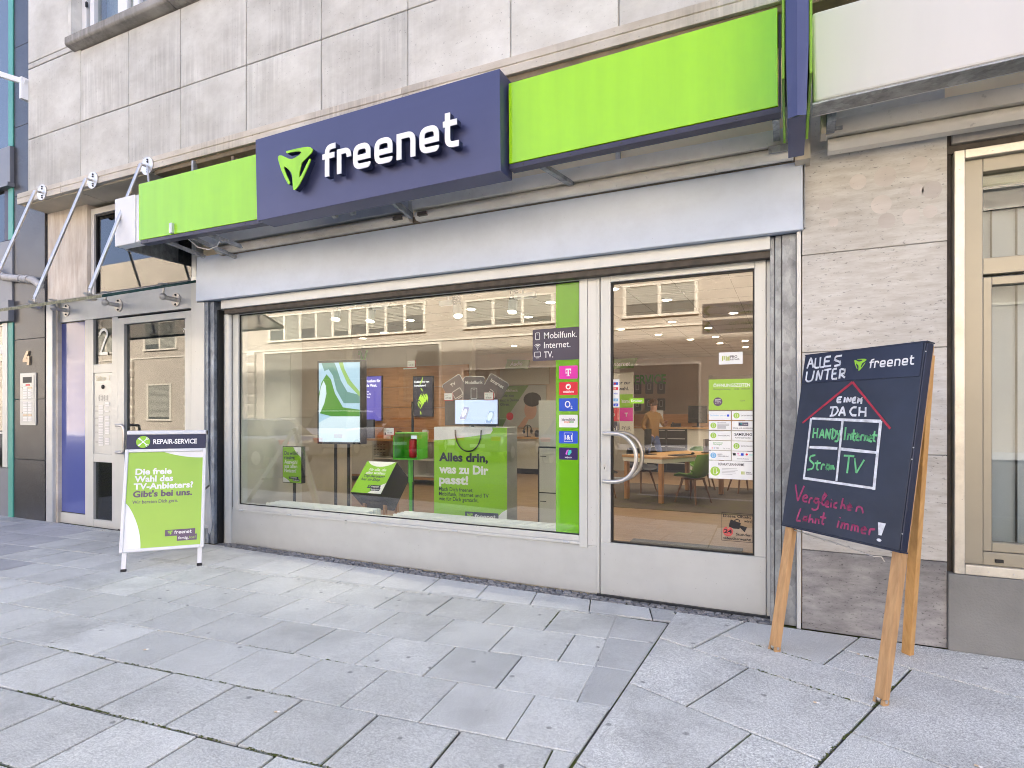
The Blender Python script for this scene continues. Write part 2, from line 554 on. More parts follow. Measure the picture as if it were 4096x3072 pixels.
def ribbon(pts, w):
    """outline of a stroked open path (mitred); w may be a list of widths"""
    P = [Vector(p) for p in pts]; L = []; R_ = []
    for i, p in enumerate(P):
        d0 = (p - P[i - 1]).normalized() if i > 0 else None
        d1 = (P[i + 1] - p).normalized() if i < len(P) - 1 else None
        d0 = d0 or d1; d1 = d1 or d0
        t = (d0 + d1)
        t = t.normalized() if t.length > 1e-6 else d1
        nrm = Vector((-t.y, t.x))
        c = max(.35, nrm.dot(Vector((-d1.y, d1.x))))
        ww = (w[i] if isinstance(w, (list, tuple)) else w) / 2 / c
        L.append((p.x + nrm.x * ww, p.y + nrm.y * ww)); R_.append((p.x - nrm.x * ww, p.y - nrm.y * ww))
    return L, R_

def stroke(mb, fr, pts, w, d, thick=0.):
    L, R_ = ribbon(pts, w)
    n = len(L)
    if thick:
        v = [fr.p(x, y, d) for x, y in L] + [fr.p(x, y, d) for x, y in R_] + [fr.p(x, y, d - thick) for x, y in L] + [fr.p(x, y, d - thick) for x, y in R_]
    else:
        v = [fr.p(x, y, d) for x, y in L] + [fr.p(x, y, d) for x, y in R_]
    f = [(i, n + i, n + i + 1, i + 1) for i in range(n - 1)]
    if thick:
        for i in range(n - 1):
            f += [(i, i + 1, 2 * n + i + 1, 2 * n + i), (n + i + 1, n + i, 3 * n + i, 3 * n + i + 1)]
        f += [(n, 0, 2 * n, 3 * n), (n - 1, 2 * n - 1, 4 * n - 1, 3 * n - 1)]
    mb.add(v, f)
    return mb

# lettering from Blender's built-in font, turned into mesh
_tcache = {}
def glyphs(txt, bold=0., shear=0., spacing=1.0):
    key = (txt, round(bold, 4), shear, spacing)
    if key not in _tcache:
        cu = bpy.data.curves.new('lettering_source', 'FONT')
        cu.body = txt
        cu.size = 1.0
        cu.offset = bold
        cu.shear = shear
        cu.space_character = spacing
        cu.resolution_u = 3
        ob = bpy.data.objects.new('lettering_source', cu)
        me = bpy.data.meshes.new_from_object(ob)
        vs_ = [(v.co.x, v.co.y) for v in me.vertices]
        fs = [tuple(p.vertices) for p in me.polygons]
        bpy.data.objects.remove(ob); bpy.data.curves.remove(cu); bpy.data.meshes.remove(me)
        x0 = min(v[0] for v in vs_); x1 = max(v[0] for v in vs_)
        _tcache[key] = (vs_, fs, x0, x1)
    return _tcache[key]

def text(mb, fr, txt, x, y, size, d, align='L', width=None, bold=0., shear=0., rot=0., spacing=1.0, cap=None):
    """size is the font size (cap height is about .73 of it); width fits the line to a width"""
    vs_, fs, x0, x1 = glyphs(txt, bold, shear, spacing)
    sx = size
    if width:
        sx = width / (x1 - x0)
    off = {'L': -x0, 'C': -(x0 + x1) / 2, 'R': -x1}[align]
    ca, sa = cos(rot), sin(rot)
    out = []
    for vx, vy in vs_:
        px_, py_ = (vx + off) * sx, vy * size
        out.append(fr.p(x + px_ * ca - py_ * sa, y + px_ * sa + py_ * ca, d))
    mb.add(out, fs)
    return mb

EMBLEM = [(0.267, 0.977), (0.281, 1.0), (0.6, 0.994), (0.832, 0.983), (0.98, 0.962), (1.072, 0.928), (1.119, 0.89), (1.125, 0.849), (1.081, 0.794), (0.968, 0.73), (0.82, 0.646), (0.768, 0.6), (0.733, 0.496), (0.704, 0.397), (0.701, 0.296), (0.716, 0.284), (0.759, 0.316), (0.832, 0.406), (0.936, 0.562), (1.009, 0.652), (1.041, 0.667), (1.061, 0.643), (1.032, 0.577), (0.936, 0.429), (0.82, 0.258), (0.704, 0.11), (0.62, 0.038), (0.557, 0.0), (0.513, 0.014), (0.493, 0.081), (0.481, 0.243), (0.47, 0.365), (0.443, 0.443), (0.374, 0.519), (0.275, 0.6), (0.212, 0.641), (0.194, 0.614), (0.223, 0.539), (0.287, 0.406), (0.386, 0.229), (0.391, 0.194), (0.362, 0.168), (0.336, 0.188), (0.232, 0.342), (0.113, 0.565), (0.026, 0.791), (0.0, 0.878), (0.009, 0.916), (0.046, 0.939), (0.125, 0.925), (0.255, 0.855), (0.362, 0.797), (0.47, 0.771), (0.557, 0.783), (0.696, 0.82), (0.762, 0.864), (0.759, 0.887), (0.704, 0.913), (0.557, 0.933), (0.417, 0.942), (0.293, 0.945)]

def wordmark_strokes():
    w = .215; c = w / 2
    def e(x):
        return roundpath([(x + w, .455), (x + .85 - c, .455), (x + .85 - c, .885), (x + c, .885), (x + c, c), (x + .85 - c, c), (x + .85 - c, .21)], .26, 6, sharp=(1,))
    out = {}
    out['f'] = [roundpath([(.2425, 0), (.2425, 1.19), (.68, 1.19)], .26), [(0, .83), (.135, .83)], [(.35, .83), (.625, .83)]]
    out['r'] = [[(.8725, 0), (.8725, .985)], roundpath([(.98, .8775), (1.3675, .8775), (1.3675, .6)], .22)]
    out['e'] = [e(1.59)]
    out['e.a'] = [e(2.64)]
    out['n'] = [[(3.7975, 0), (3.7975, .985)], roundpath([(3.905, .8775), (4.4325, .8775), (4.4325, 0)], .26)]
    out['e.b'] = [e(4.73)]
    out['t'] = [roundpath([(5.9475, 1.29), (5.9475, c), (6.425, c)], .26), [(5.755, .9), (5.84, .9)], [(6.055, .9), (6.345, .9)]]
    return out
WORDMARK = wordmark_strokes()

def logo(fr, x, y, xh, d, parent, m_word, m_emb, emblem=True, word=True, name='logo_lettering'):
    """flat print of the logo; x,y is the start of the word's baseline, xh its x-height"""
    if word:
        mb = MB()
        for k, sts in WORDMARK.items():
            for st in sts:
                stroke(mb, fr, [(x + px * xh, y + py * xh) for px, py in st], .215 * xh, d)
        mb.build(name, m_word, parent)
    if emblem:
        s_ = 1.725 * xh
        MB().flat(fr, [(x - 2.46 * xh + ex * s_, y - .245 * xh + ey * s_) for ex, ey in EMBLEM], d).build('logo_emblem', m_emb, parent)

# ------------------------------------------------------------------ scene tree helpers
def thing(name, label, cat, loc=(0, 0, 0), group=None):
    o = bpy.data.objects.new(name, None)
    o.empty_display_size = .1
    COL.objects.link(o)
    o.location = loc
    o['label'] = label
    o['category'] = cat
    if group:
        o['group'] = group
    return o

def tag(o, label, cat, group=None):
    o['label'] = label; o['category'] = cat
    if group:
        o['group'] = group
    return o

def struct(o, kind='structure', label=None):
    o['kind'] = kind
    if label:
        o['label'] = label
    return o

def clip(poly, a, b, c):
    """keep the part of a convex polygon where a*x + b*y >= c"""
    out = []
    for i in range(len(poly)):
        p, q = poly[i], poly[(i + 1) % len(poly)]
        dp = a * p[0] + b * p[1] - c; dq = a * q[0] + b * q[1] - c
        if dp >= 0:
            out.append(p)
        if dp * dq < 0:
            t = dp / (dp - dq)
            out.append((p[0] + (q[0] - p[0]) * t, p[1] + (q[1] - p[1]) * t))
    return out

def area(poly):
    return abs(sum(poly[i][0] * poly[(i + 1) % len(poly)][1] - poly[(i + 1) % len(poly)][0] * poly[i][1] for i in range(len(poly)))) / 2

def inset(poly, g):
    """shrink a convex polygon by g on every side"""
    n = len(poly)
    s_ = sum(poly[i][0] * poly[(i + 1) % n][1] - poly[(i + 1) % n][0] * poly[i][1] for i in range(n))
    if s_ < 0:
        poly = poly[::-1]
    out = list(poly)
    for i in range(n):
        p, q = poly[i], poly[(i + 1) % n]
        dx, dy = q[0] - p[0], q[1] - p[1]
        l = math.hypot(dx, dy)
        if l < 1e-6:
            continue
        nx, ny = -dy / l, dx / l
        out = clip(out, nx, ny, nx * p[0] + ny * p[1] + g)
        if not out:
            return []
    return out

# ================================================================== THE SHOP BUILDING
FACE = Frame((0, 0, 0))                      # x along the front, z up, depth towards the street
bld = thing('shop_building', 'limestone clad building with the shop and the door numbered 2 on its ground floor', 'building', (-4.5, 0, 0))

MB().box(-8.93, 14, -.30, 12.4, 4.24, 5.86).build('wall_core', 'concrete_trim', bld)
MB().box(-8.93, -8.02, -.30, .4, 5.86, 8.2).build('wall_core', 'concrete_trim', bld)
MB().box(-4.0, 14, -.30, .4, 5.86, 8.2).build('wall_core', 'concrete_trim', bld)
MB().box(-8.93, 14, .4, 12.4, 5.86, 8.2).build('wall_core', 'concrete_trim', bld)
MB().box(-8.93, 14, -.345, 12.4, 8.2, 20.6).build('wall_core', 'limestone', bld)
MB().box(-8.93, -8.75, -.10, 12.4, 0, 4.24).build('party_wall', 'concrete_trim', bld)
MB().box(-8.75, 14, 12.2, 12.4, 0, 4.24).build('rear_wall', 'concrete_trim', bld)
MB().box(13.8, 14, -.1, 12.2, 0, 4.24).build('end_wall', 'concrete_trim', bld)

def stone_panel(x0, x1, z0, z1, y0=-.345, th=.045, mat='limestone', name='stone_panel', g=.0045, sg=True, bev=.005):
    x0 += g; x1 -= g; z0 += g; z1 -= g
    s0, s1 = (sag(x0), sag(x1)) if sg else (0, 0)
    j = random.uniform(-.002, .002)
    v = [(x0, y0 + th, z0 + s0), (x1, y0 + th, z0 + s1), (x0, y0 + j, z0 + s0), (x1, y0 + j, z0 + s1),
         (x0, y0 + th, z1 + s0), (x1, y0 + th, z1 + s1), (x0, y0 + j, z1 + s0), (x1, y0 + j, z1 + s1)]
    mb = MB().add(v, [(0, 1, 3, 2), (4, 6, 7, 5), (2, 3, 7, 6), (0, 4, 5, 1), (0, 2, 6, 4), (1, 5, 7, 3)])
    return mb.build(name, mat, bld, bevel=bev, seg=1)

XJ = [-8.95, -7.80, -6.87, -5.98, -4.98, -3.99, -3.01, -2.02, -1.14, -.12, .88, 1.88, 2.9, 3.9]
for i in range(len(XJ) - 1):
    stone_panel(XJ[i], XJ[i + 1], 4.235, 4.965)
for i in range(len(XJ) - 1):
    stone_panel(XJ[i], XJ[i + 1], 4.965, 5.83 if i else 5.875)
stone_panel(-8.95, -7.80, 5.875, 5.95)
stone_panel(-8.95, -8.06, 5.95, 8.2)
for i in range(5, len(XJ) - 1):
    stone_panel(XJ[i], XJ[i + 1], 5.83, 6.7)

# first floor window, only its sill and the foot of its frame are in view
uw = MB()
for a, b in ((-8.0, -7.91), (-7.83, -7.75), (-7.28, -7.10), (-6.985, -6.88), (-6.2, -6.1), (-5.2, -5.0), (-4.1, -4.0)):
    uw.box(a, b, -.22, -.14, 6.16, 8.0)
uw.box(-7.90, -4.1, -.20, -.15, 6.12, 6.24)
win_up = uw.build('upper_window', 'white_upvc', bld, bevel=.004)
MB().box(-7.9, -4.1, -.175, -.17, 6.22, 8.0).build('pane', 'house_glass', win_up)
MB().box(-7.95, -4.1, .05, .06, 6.2, 8.0).build('net_curtain', simple('net_curtain', (.62, .68, .74), .8, vary=.1, vscale=8, stretch=(8, 8, .5)), win_up)
MB().box(-7.905, -7.88, -.235, -.215, 6.5, 6.56).build('hinge', 'dark', win_up)
MB().box(-8.06, -8.0, -.345, -.14, 6.0, 8.0).build('window_reveal', 'limestone', bld)
for a, b in ((-7.93, -6.06), (-6.05, -4.9), (-4.89, -3.95)):
    v = []
    for x in (a, b):
        v += [(x, -.30, 5.835 + sag(x)), (x, -.44, 5.865 + sag(x)), (x, -.455, 5.885 + sag(x)), (x, -.455, 5.965 + sag(x)), (x, -.15, 6.03 + sag(x)), (x, -.15, 5.86 + sag(x))]
    n = 6
    f = [tuple(range(n - 1, -1, -1)), tuple(range(n, 2 * n))] + [(i, (i + 1) % n, n + (i + 1) % n, n + i) for i in range(n)]
    MB().add(v, f).build('window_sill', 'sill_concrete', win_up, bevel=.008)

# the projecting band over the ground floor, its soffits and the recessed fascia
def band(x0, x1, name, mat, prof, seg=6):
    v = []; n = len(prof); f = []
    for k in range(seg + 1):
        x = x0 + (x1 - x0) * k / seg
        v += [(x, y, z + sag(x)) for y, z in prof]
    for k in range(seg):
        f += [(k * n + i, k * n + (i + 1) % n, (k + 1) * n + (i + 1) % n, (k + 1) * n + i) for i in range(n)]
    f += [tuple(range(n - 1, -1, -1)), tuple(range(seg * n, seg * n + n))]
    return MB().add(v, f).build(name, mat, bld, bevel=.006)
PROF = [(-.28, 4.10), (-.45, 4.10), (-.45, 4.165), (-.442, 4.168), (-.442, 4.174), (-.45, 4.177), (-.45, 4.235), (-.28, 4.237)]
band(-8.98, -8.03, 'lintel_band', 'concrete_trim', PROF, 2)
band(-8.02, -3.0, 'lintel_band', 'concrete_trim', PROF)
band(-2.995, 3.2, 'lintel_band', 'concrete_trim', PROF)
band(3.205, 9.0, 'lintel_band', 'concrete_trim', PROF)
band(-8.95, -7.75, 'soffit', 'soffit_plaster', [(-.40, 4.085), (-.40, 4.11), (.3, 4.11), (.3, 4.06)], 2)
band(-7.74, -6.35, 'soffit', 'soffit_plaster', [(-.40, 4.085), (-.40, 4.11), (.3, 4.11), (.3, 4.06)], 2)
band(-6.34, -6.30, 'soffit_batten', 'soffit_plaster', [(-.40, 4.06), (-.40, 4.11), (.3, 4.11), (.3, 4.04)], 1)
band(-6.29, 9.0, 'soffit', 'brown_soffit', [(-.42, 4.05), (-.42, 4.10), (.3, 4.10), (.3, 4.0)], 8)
for x in (-5.1, -3.9, -2.75, -1.55, -.35, .8):
    MB().box(x - .02, x + .02, -.41, -.1, 4.01, 4.06).build('soffit_batten', 'brown_soffit', bld)
MB().box(-6.0, 9, -.05, .1, 2.86, 4.09).build('fascia_wall', 'fascia_plaster', bld)
for x in (-5.32, -4.55, -2.4, -1.22, .14, 1.9):
    MB().box(x - .018, x + .018, -.075, -.05, 3.2, 4.05).build('fascia_batten', 'concrete_trim', bld)

# awning rails in front of the fascia
for x0, x1, m in ((-5.50, -3.02, 'alu_blue'), (-2.98, .03, 'cream_beam'), (.2, 6.0, 'cream_beam')):
    MB().box(x0, x1, -.33, -.25, 3.232, 3.335).build('awning_rail', m, bld, bevel=.004)
    n = 8
    prof = [(-.22, 3.226)] + [(-.29 - .028 * sin(pi * k / n), 3.224 - .078 * k / n) for k in range(n + 1)] + [(-.22, 3.146)]
    v = []; kk = len(prof)
    for x in (x0 + .02, x1 - .01):
        v += [(x, y, z) for y, z in prof]
    f = [tuple(range(kk - 1, -1, -1)), tuple(range(kk, 2 * kk))] + [(i, (i + 1) % kk, kk + (i + 1) % kk, kk + i) for i in range(kk)]
    MB().add(v, f).build('awning_rail', 'cream_beam' if m == 'cream_beam' else 'concrete_trim', bld)
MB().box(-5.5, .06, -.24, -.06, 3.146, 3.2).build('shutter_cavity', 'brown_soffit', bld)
MB().beam((-3.0, -.68, 3.25), (-3.0, -.30, 3.185), .03, .05).build('rail_bracket', 'galv', bld)
for x in (-3.13, -2.87):
    MB().box(x - .045, x + .045, -.34, -.24, 3.165, 3.195).build('rail_bracket', 'brown_track', bld)
MB().box(-.13, .0, -.345, -.33, 3.175, 3.225).build('rail_bracket', 'galv', bld, bevel=.003)
MB().box(.19, .30, -.345, -.33, 3.255, 3.275).build('rail_bracket', 'galv', bld)
MB().box(-5.54, -5.50, -.78, -.25, 3.235, 3.335).build('rail_arm', 'alu_blue', bld, bevel=.003)
MB().box(.03, .12, -.30, -.05, 3.12, 3.9).build('rail_end_render', 'soffit_plaster', bld)

# roller shutter box over the shop front
MB().add([(-5.93, -.2, 2.69 + .004), (.082, -.2, 2.69), (.082, -.03, 2.70), (-5.93, -.03, 2.704), (-5.915, -.2, 3.178), (.077, -.2, 3.17), (.077, -.03, 3.17), (-5.915, -.03, 3.178)],
         [(0, 3, 2, 1), (4, 5, 6, 7), (0, 1, 5, 4), (1, 2, 6, 5), (2, 3, 7, 6), (3, 0, 4, 7)]).build('shutter_box', 'shutter_box', bld, bevel=.006)
MB().box(-.045, .078, -.212, -.05, 3.171, 3.179).build('shutter_box_cap', 'galv', bld)
MB().box(.085, .092, -.205, -.05, 2.70, 3.17).build('shutter_box_flange', 'galv', bld)
MB().box(-5.62, -.125, -.13, -.06, 2.598, 2.6905).build('shutter_end_rail', 'alu', bld, bevel=.004)
MB().box(-5.60, -.128, -.10, -.012, 2.548, 2.5975).build('shutter_track', 'brown_track', bld, bevel=.003)
# jambs and galvanised guides
MB().box(-6.10, -6.0, -.13, .1, 0, 3.0).build('jamb_post', 'alu', bld, bevel=.004)
MB().box(-5.995, -5.84, -.165, .1, gz(-5.9), 2.688).build('jamb_post', 'alu', bld, bevel=.004)
for k, (x0, x1, y0, y1) in enumerate(((-5.84, -5.795, -.15, .1), (-5.79, -5.765, -.13, .1), (-5.76, -5.715, -.14, .1))):
    MB().box(x0, x1, y0, y1, gz(-5.8), 2.687).build('shutter_guide', 'galv_blue', bld, bevel=.003)
MB().box(-5.71, -5.69, -.10, .1, gz(-5.7), 2.6).build('guide_gasket', 'gasket', bld)
for x0, x1, y0, y1 in ((-.128, -.098, -.10, .1), (-.095, -.055, -.115, .1), (-.05, .038, -.125, .1)):
    MB().box(x0, x1, y0, y1, 0, 2.687).build('shutter_guide', 'galv', bld, bevel=.003)
MB().box(-.0545, -.0505, -.11, .1, 0, 2.687).build('guide_gasket', 'gasket', bld)
MB().box(.040, .066, -.168, .1, 0, 2.687).build('jamb_trim', 'alu', bld, bevel=.002)

# ---- shop window
sw = MB()
sw.fbox(FACE, -5.535, -5.475, .40, 2.56, -.10, .022)
sw.fbox(FACE, -5.575, -5.537, .30, 2.56, -.10, .012)
sw.fbox(FACE, -5.475, -1.553, .415, .463, -.10, .022)
sw.fbox(FACE, -5.475, -1.545, .392, .4145, -.10, .030)
sw.fbox(FACE, -5.475, -1.553, 2.543, 2.56, -.10, .018)
win = sw.build('shop_window', 'alu', bld, bevel=.003)
MB().box(-5.475, -1.553, .002, .010, .463, 2.543).build('pane', 'clear', win)
MB().frame_ring(FACE, -5.4745, -1.5535, .4635, 2.5425, .010, -.006, .004).build('gasket', 'gasket', win)
sp = MB()
n = 8
for k in range(n):
    a0, a1 = pi * k / n, pi * (k + 1) / n
    x0 = -5.635 - .055 * cos(a0); x1 = -5.635 - .055 * cos(a1)
    sp.add([(x0, -.012 - .05 * sin(a0), gz(-5.6)), (x1, -.012 - .05 * sin(a1), gz(-5.6)), (x1, -.012 - .05 * sin(a1), 2.55), (x0, -.012 - .05 * sin(a0), 2.55)], [(0, 1, 2, 3)])
sp.build('corner_profile', 'alu_panel', win, smooth=True)
MB().add([(-5.70, -.016, gz(-5.7)), (-1.405, -.016, .004), (-1.405, .1, .004), (-5.70, .1, gz(-5.7)), (-5.70, -.016, .405), (-1.405, -.016, .388), (-1.405, .1, .388), (-5.70, .1, .405)],
         [(0, 3, 2, 1), (4, 5, 6, 7), (0, 1, 5, 4), (1, 2, 6, 5), (2, 3, 7, 6), (3, 0, 4, 7)]).build('sill_panel', 'alu_panel', win, bevel=.004)
for k in range(9):
    x = -5.46 + k * .492
    MB().tube((x, -.016, .372), (x, -.021, .372), .0075, .004, 10).build('rivet', 'alu', win)
for z in (.6, .98, 1.36, 1.74, 2.12, 2.45):
    MB().tube((-5.57, -.03, z), (-5.57, -.037, z), .006, .003, 8).build('rivet', 'alu', win)
for x in (-5.42, -4.72, -3.62, -2.72, -1.66):
    MB().box(x - .028, x + .028, -.042, -.030, .396, .413).build('drain_cap', 'alu_blue', win, bevel=.003)
MB().box(-3.98, -3.95, -.0315, -.030, .396, .402).build('drain_slot', 'gasket', win)
# mullion between window and door
MB().fbox(FACE, -1.5525, -1.484, .37, 2.56, -.10, .026).build('mullion', 'alu', win, bevel=.003)
MB().fbox(FACE, -1.4825, -1.405, .39, 2.56, -.10, .020).build('mullion', 'alu', win, bevel=.003)
MB().fbox(FACE, -1.4045, -1.384, .0, 2.56, -.10, .020).build('mullion', 'alu', win, bevel=.002)

# ---- shop door
sd_ = MB()
sd_.fbox(FACE, -1.373, -1.291, .43, 2.555, -.06, .030)
sd_.fbox(FACE, -.232, -.155, .43, 2.555, -.06, .030)
sd_.fbox(FACE, -1.291, -.232, 2.500, 2.555, -.06, .030)
door = sd_.build('shop_door', 'alu', bld, bevel=.004)
MB().fbox(FACE, -1.373, -.155, .016, .4295, -.06, .031).build('kick_panel', 'alu_panel', door, bevel=.003)
MB().fbox(FACE, -1.291, -.232, .452, 2.500, -.012, -.004).build('pane', 'clear_door', door)
MB().frame_ring(FACE, -1.2905, -.2325, .4305, 2.4995, .012, -.02, .012).build('gasket', 'gasket', door)
MB().fbox(FACE, -.1525, -.1285, 0, 2.56, -.1, .024).build('door_frame', 'alu', door, bevel=.002)
MB().fbox(FACE, -1.384, -.1285, 2.556, 2.575, -.1, .024).build('door_frame', 'alu', door)
for side, dd in ((1, .075), (-1, -.135)):
    pts = [FACE.p(-1.335, 1.300, .0 if side > 0 else -.07)]
    for k in range(17):
        a = pi / 2 - pi * k / 16
        pts.append(FACE.p(-1.26 + .185 * max(0, cos(a)) ** .9, 1.11 + .19 * sin(a), dd))
    pts.append(FACE.p(-1.335, .920, .0 if side > 0 else -.07))
    pts = [pts[0], FACE.p(-1.335, 1.300, dd * .8)] + [FACE.p(-1.31, 1.300, dd)] + pts[1:-1] + [FACE.p(-1.31, .920, dd), FACE.p(-1.335, .920, dd * .8), pts[-1]]
    MB().pipe(pts, .0165, 14).build('pull_handle', 'steel', door, smooth=True)
mb = MB(); mb.prism(FACE, rrect(-1.358, -1.320, .994, 1.071, .018), .030, .036)
lk = mb.build('lock_plate', 'alu', door)
MB().tube(FACE.p(-1.339, 1.045, .036), FACE.p(-1.339, 1.045, .041), .0095, None, 14).build('lock_cylinder', 'steel', door)
MB().box(-1.341, -1.337, -.0415, -.036, 1.012, 1.03).build('keyhole', 'gasket', door)
MB().box(-1.40, -.10, -.05, .12, 0.0, .0155).build('threshold', 'steel_dark', door)

# ---- travertine pillar right of the door
for z0, z1, m in ((0.0, .537, 'travertine_dark'), (.537, 1.196, 'travertine'), (1.196, 1.867, 'travertine'), (1.867, 2.523, 'travertine'), (2.523, 3.215, 'travertine')):
    if z0 == .537:
        stone_panel(.070, .72, z0, z1, -.160, .06, m, 'pillar_panel', .002, False, .003)
        stone_panel(.72, .880, z0, z1, -.160, .06, m, 'pillar_panel', .002, False, .003)
    else:
        stone_panel(.070, .880, z0, z1, -.160, .06, m, 'pillar_panel', .002, False, .003)
MB().box(.075, .875, -.11, .3, 0, 3.9).build('pillar_core', 'concrete_trim', bld)
# old glue dabs on the top pillar panel
random.seed(3)
for cx, cz, r in ((.40, 2.965, .05), (.55, 2.975, .065), (.73, 3.02, .05), (.86, 3.03, .04), (.53, 2.80, .06), (.72, 2.86, .04), (.80, 2.85, .055), (.56, 2.69, .05), (.69, 2.70, .05), (.79, 2.715, .04), (.215, 2.85, .045), (.26, 2.72, .03)):
    pts = [(cx + (r + random.uniform(-.002, .002)) * cos(t) * .95, cz + (r + random.uniform(-.002, .002)) * sin(t)) for t in [2 * pi * k / 30 for k in range(30)]]
    if cx + r < .875:
        MB().flat(FACE, pts, .1635).build('glue_mark', MT.setdefault('glue', stone('glue', (.64, .59, .54), (.73, .69, .65), (1, 1, 6), pit=.3, pitscale=40, bm=.1, tone=(.99, 1.03))), bld)

# ---- ground floor window at the right
MB().box(.88, 8, -.185, .2, 0, .472).build('plinth', 'grey_render', bld, bevel=.006)
MB().box(.885, .908, -.12, -.1, .47, 3.21).build('window_gap', 'brown_track', bld)
MB().box(.883, 8, -.13, -.08, 3.066, 3.115).build('window_gap', 'brown_track', bld)
MB().box(.905, 8, -.16, -.10, 3.117, 3.20).build('head_profile', 'concrete_trim', bld, bevel=.003)
gw = MB()
gw.box(.912, .965, -.175, -.09, .474, 3.064)
gw.box(.965, 3.1, -.175, -.09, 3.01, 3.064)
gw.box(.965, 3.1, -.175, -.09, .474, .533)
gwo = gw.build('ground_window', 'gold_trim', bld, bevel=.004)
for x, z in ((.938, .50), (.938, 1.5), (.938, 2.3), (.938, 2.95), (1.1, 3.035), (1.08, .5), (1.2, .5)):
    MB().tube((x, -.176, z), (x, -.179, z), .006, .005, 8).build('screw', 'steel', gwo)
fr_ = MB()
fr_.box(.966, 1.062, -.135, -.05, .534, 3.009)
fr_.box(1.062, 3.1, -.135, -.05, 2.925, 3.009)
fr_.box(1.062, 3.1, -.135, -.05, 2.30, 2.40)
fr_.box(1.062, 3.1, -.135, -.05, .534, .615)
fr_.build('window_frame', 'olive_frame', gwo, bevel=.004)
fs = MB()
fs.box(1.064, 1.108, -.125, -.055, .617, 2.285)
fs.box(1.108, 3.1, -.125, -.055, .617, .672)
fs.box(1.108, 3.1, -.125, -.055, 2.235, 2.285)
fs.build('sash', 'olive_frame', gwo, bevel=.004)
MB().box(1.062, 3.1, -.09, -.084, 2.40, 2.925).build('pane', 'house_glass', gwo)
MB().box(1.108, 3.1, -.085, -.079, .672, 2.235).build('pane', 'house_glass', gwo)
MB().box(1.120, 1.160, -.148, -.136, .555, .575).build('drain_cap', 'gasket', gwo, bevel=.003)
MT['blind'] = simple('blind', (.78, .77, .75), .8, vary=.05)
for k in range(9):
    x = 1.02 + k * .125
    MB().add([(x, .02, .5), (x + .122, .05, .5), (x + .122, .05, 3.05), (x, .02, 3.05)], [(0, 1, 2, 3)]).build('blind_slat', 'blind', gwo)
MB().box(1.0, 3.1, -.02, .0, 2.72, 3.0).build('valance', 'slate_panel' if 'slate_panel' in MT else 'steel_dark', gwo)
MB().box(.9, 3.2, .30, .32, .4, 3.1).build('room_wall', 'soffit_plaster', gwo)

# ---- entrance number 2
EY = Frame((0, -.05, 0))
MB().box(-8.95, -8.07, -.12, .1, 2.93, 4.09 + sag(-8.9)).build('pier_panel', 'pier_stone', bld, bevel=.003)
en = MB()
en.fbox(EY, -8.93, -8.829, .02, 2.95, -.08, .03)
en.fbox(EY, -8.204, -8.03, .02, 2.66, -.08, .02)
en.fbox(EY, -8.829, -8.204, .02, .155, -.08, .02)
en.fbox(EY, -8.03, -7.645, 1.973, 2.084, -.08, .018)
en.fbox(EY, -8.03, -7.645, .846, .95, -.08, .018)
en.fbox(EY, -8.03, -7.645, .02, .113, -.08, .018)
en.fbox(EY, -7.645, -7.528, .02, 2.66, -.08, .02)
en.fbox(EY, -6.172, -6.10, .02, 4.05, -.08, .02)
ent = en.build('entrance_door', 'alu', bld, bevel=.003)
MB().box(-8.952, -8.80, -.14, -.085, .02, 2.93).build('corner_trim', 'alu_blue', ent, bevel=.006)
MB().fbox(EY, -8.87, -6.10, 2.662, 2.97, -.06, .022).build('header_panel', 'alu_blue', ent, bevel=.002)
MB().fbox(EY, -8.829, -8.204, .155, 2.66, -.04, .004).build('glazed_panel', 'blue_panel', ent)
MB().frame_ring(EY, -8.828, -8.205, .156, 2.6595, .010, -.01, .008).build('gasket', 'gasket', ent)
for z0, z1 in ((2.084, 2.66), (.113, .846)):
    MB().fbox(EY, -8.03, -7.645, z0, z1, -.02, -.012).build('pane', 'dark_glass', ent)
MB().fbox(EY, -8.03, -7.645, .951, 1.972, -.02, .008).build('bell_plate', 'alu_panel', ent)
lf = MB()
lf.fbox(EY, -7.524, -7.396, .03, 2.635, -.06, .024)
lf.fbox(EY, -6.284, -6.176, .03, 2.635, -.06, .024)
lf.fbox(EY, -7.396, -6.284, 2.555, 2.635, -.06, .024)
lf.fbox(EY, -7.396, -6.284, .03, .16, -.06, .024)
lfo = lf.build('door_leaf', 'alu', ent, bevel=.003)
MB().frame_ring(EY, -7.527, -6.173, .021, 2.655, .006, -.03, .019).build('door_gap', 'gasket', ent)
MB().fbox(EY, -7.396, -6.284, .16, 2.555, -.02, -.012).build('pane', 'dark_glass', ent)
hd = [EY.p(-7.47, 1.315, .02), EY.p(-7.47, 1.315, .07), EY.p(-7.455, 1.315, .085), EY.p(-7.34, 1.315, .085), EY.p(-7.315, 1.30, .085), EY.p(-7.305, 1.27, .085),
      EY.p(-7.305, 1.03, .085), EY.p(-7.315, 1.0, .085), EY.p(-7.34, .985, .085), EY.p(-7.455, .985, .085), EY.p(-7.47, .985, .07), EY.p(-7.47, .985, .02)]
MB().pipe(hd, .017, 12).build('pull_handle', 'steel', ent, smooth=True)
MB().prism(EY, rrect(-7.40, -7.355, 1.06, 1.15, .02), .024, .032).build('lock_plate', 'steel', ent)
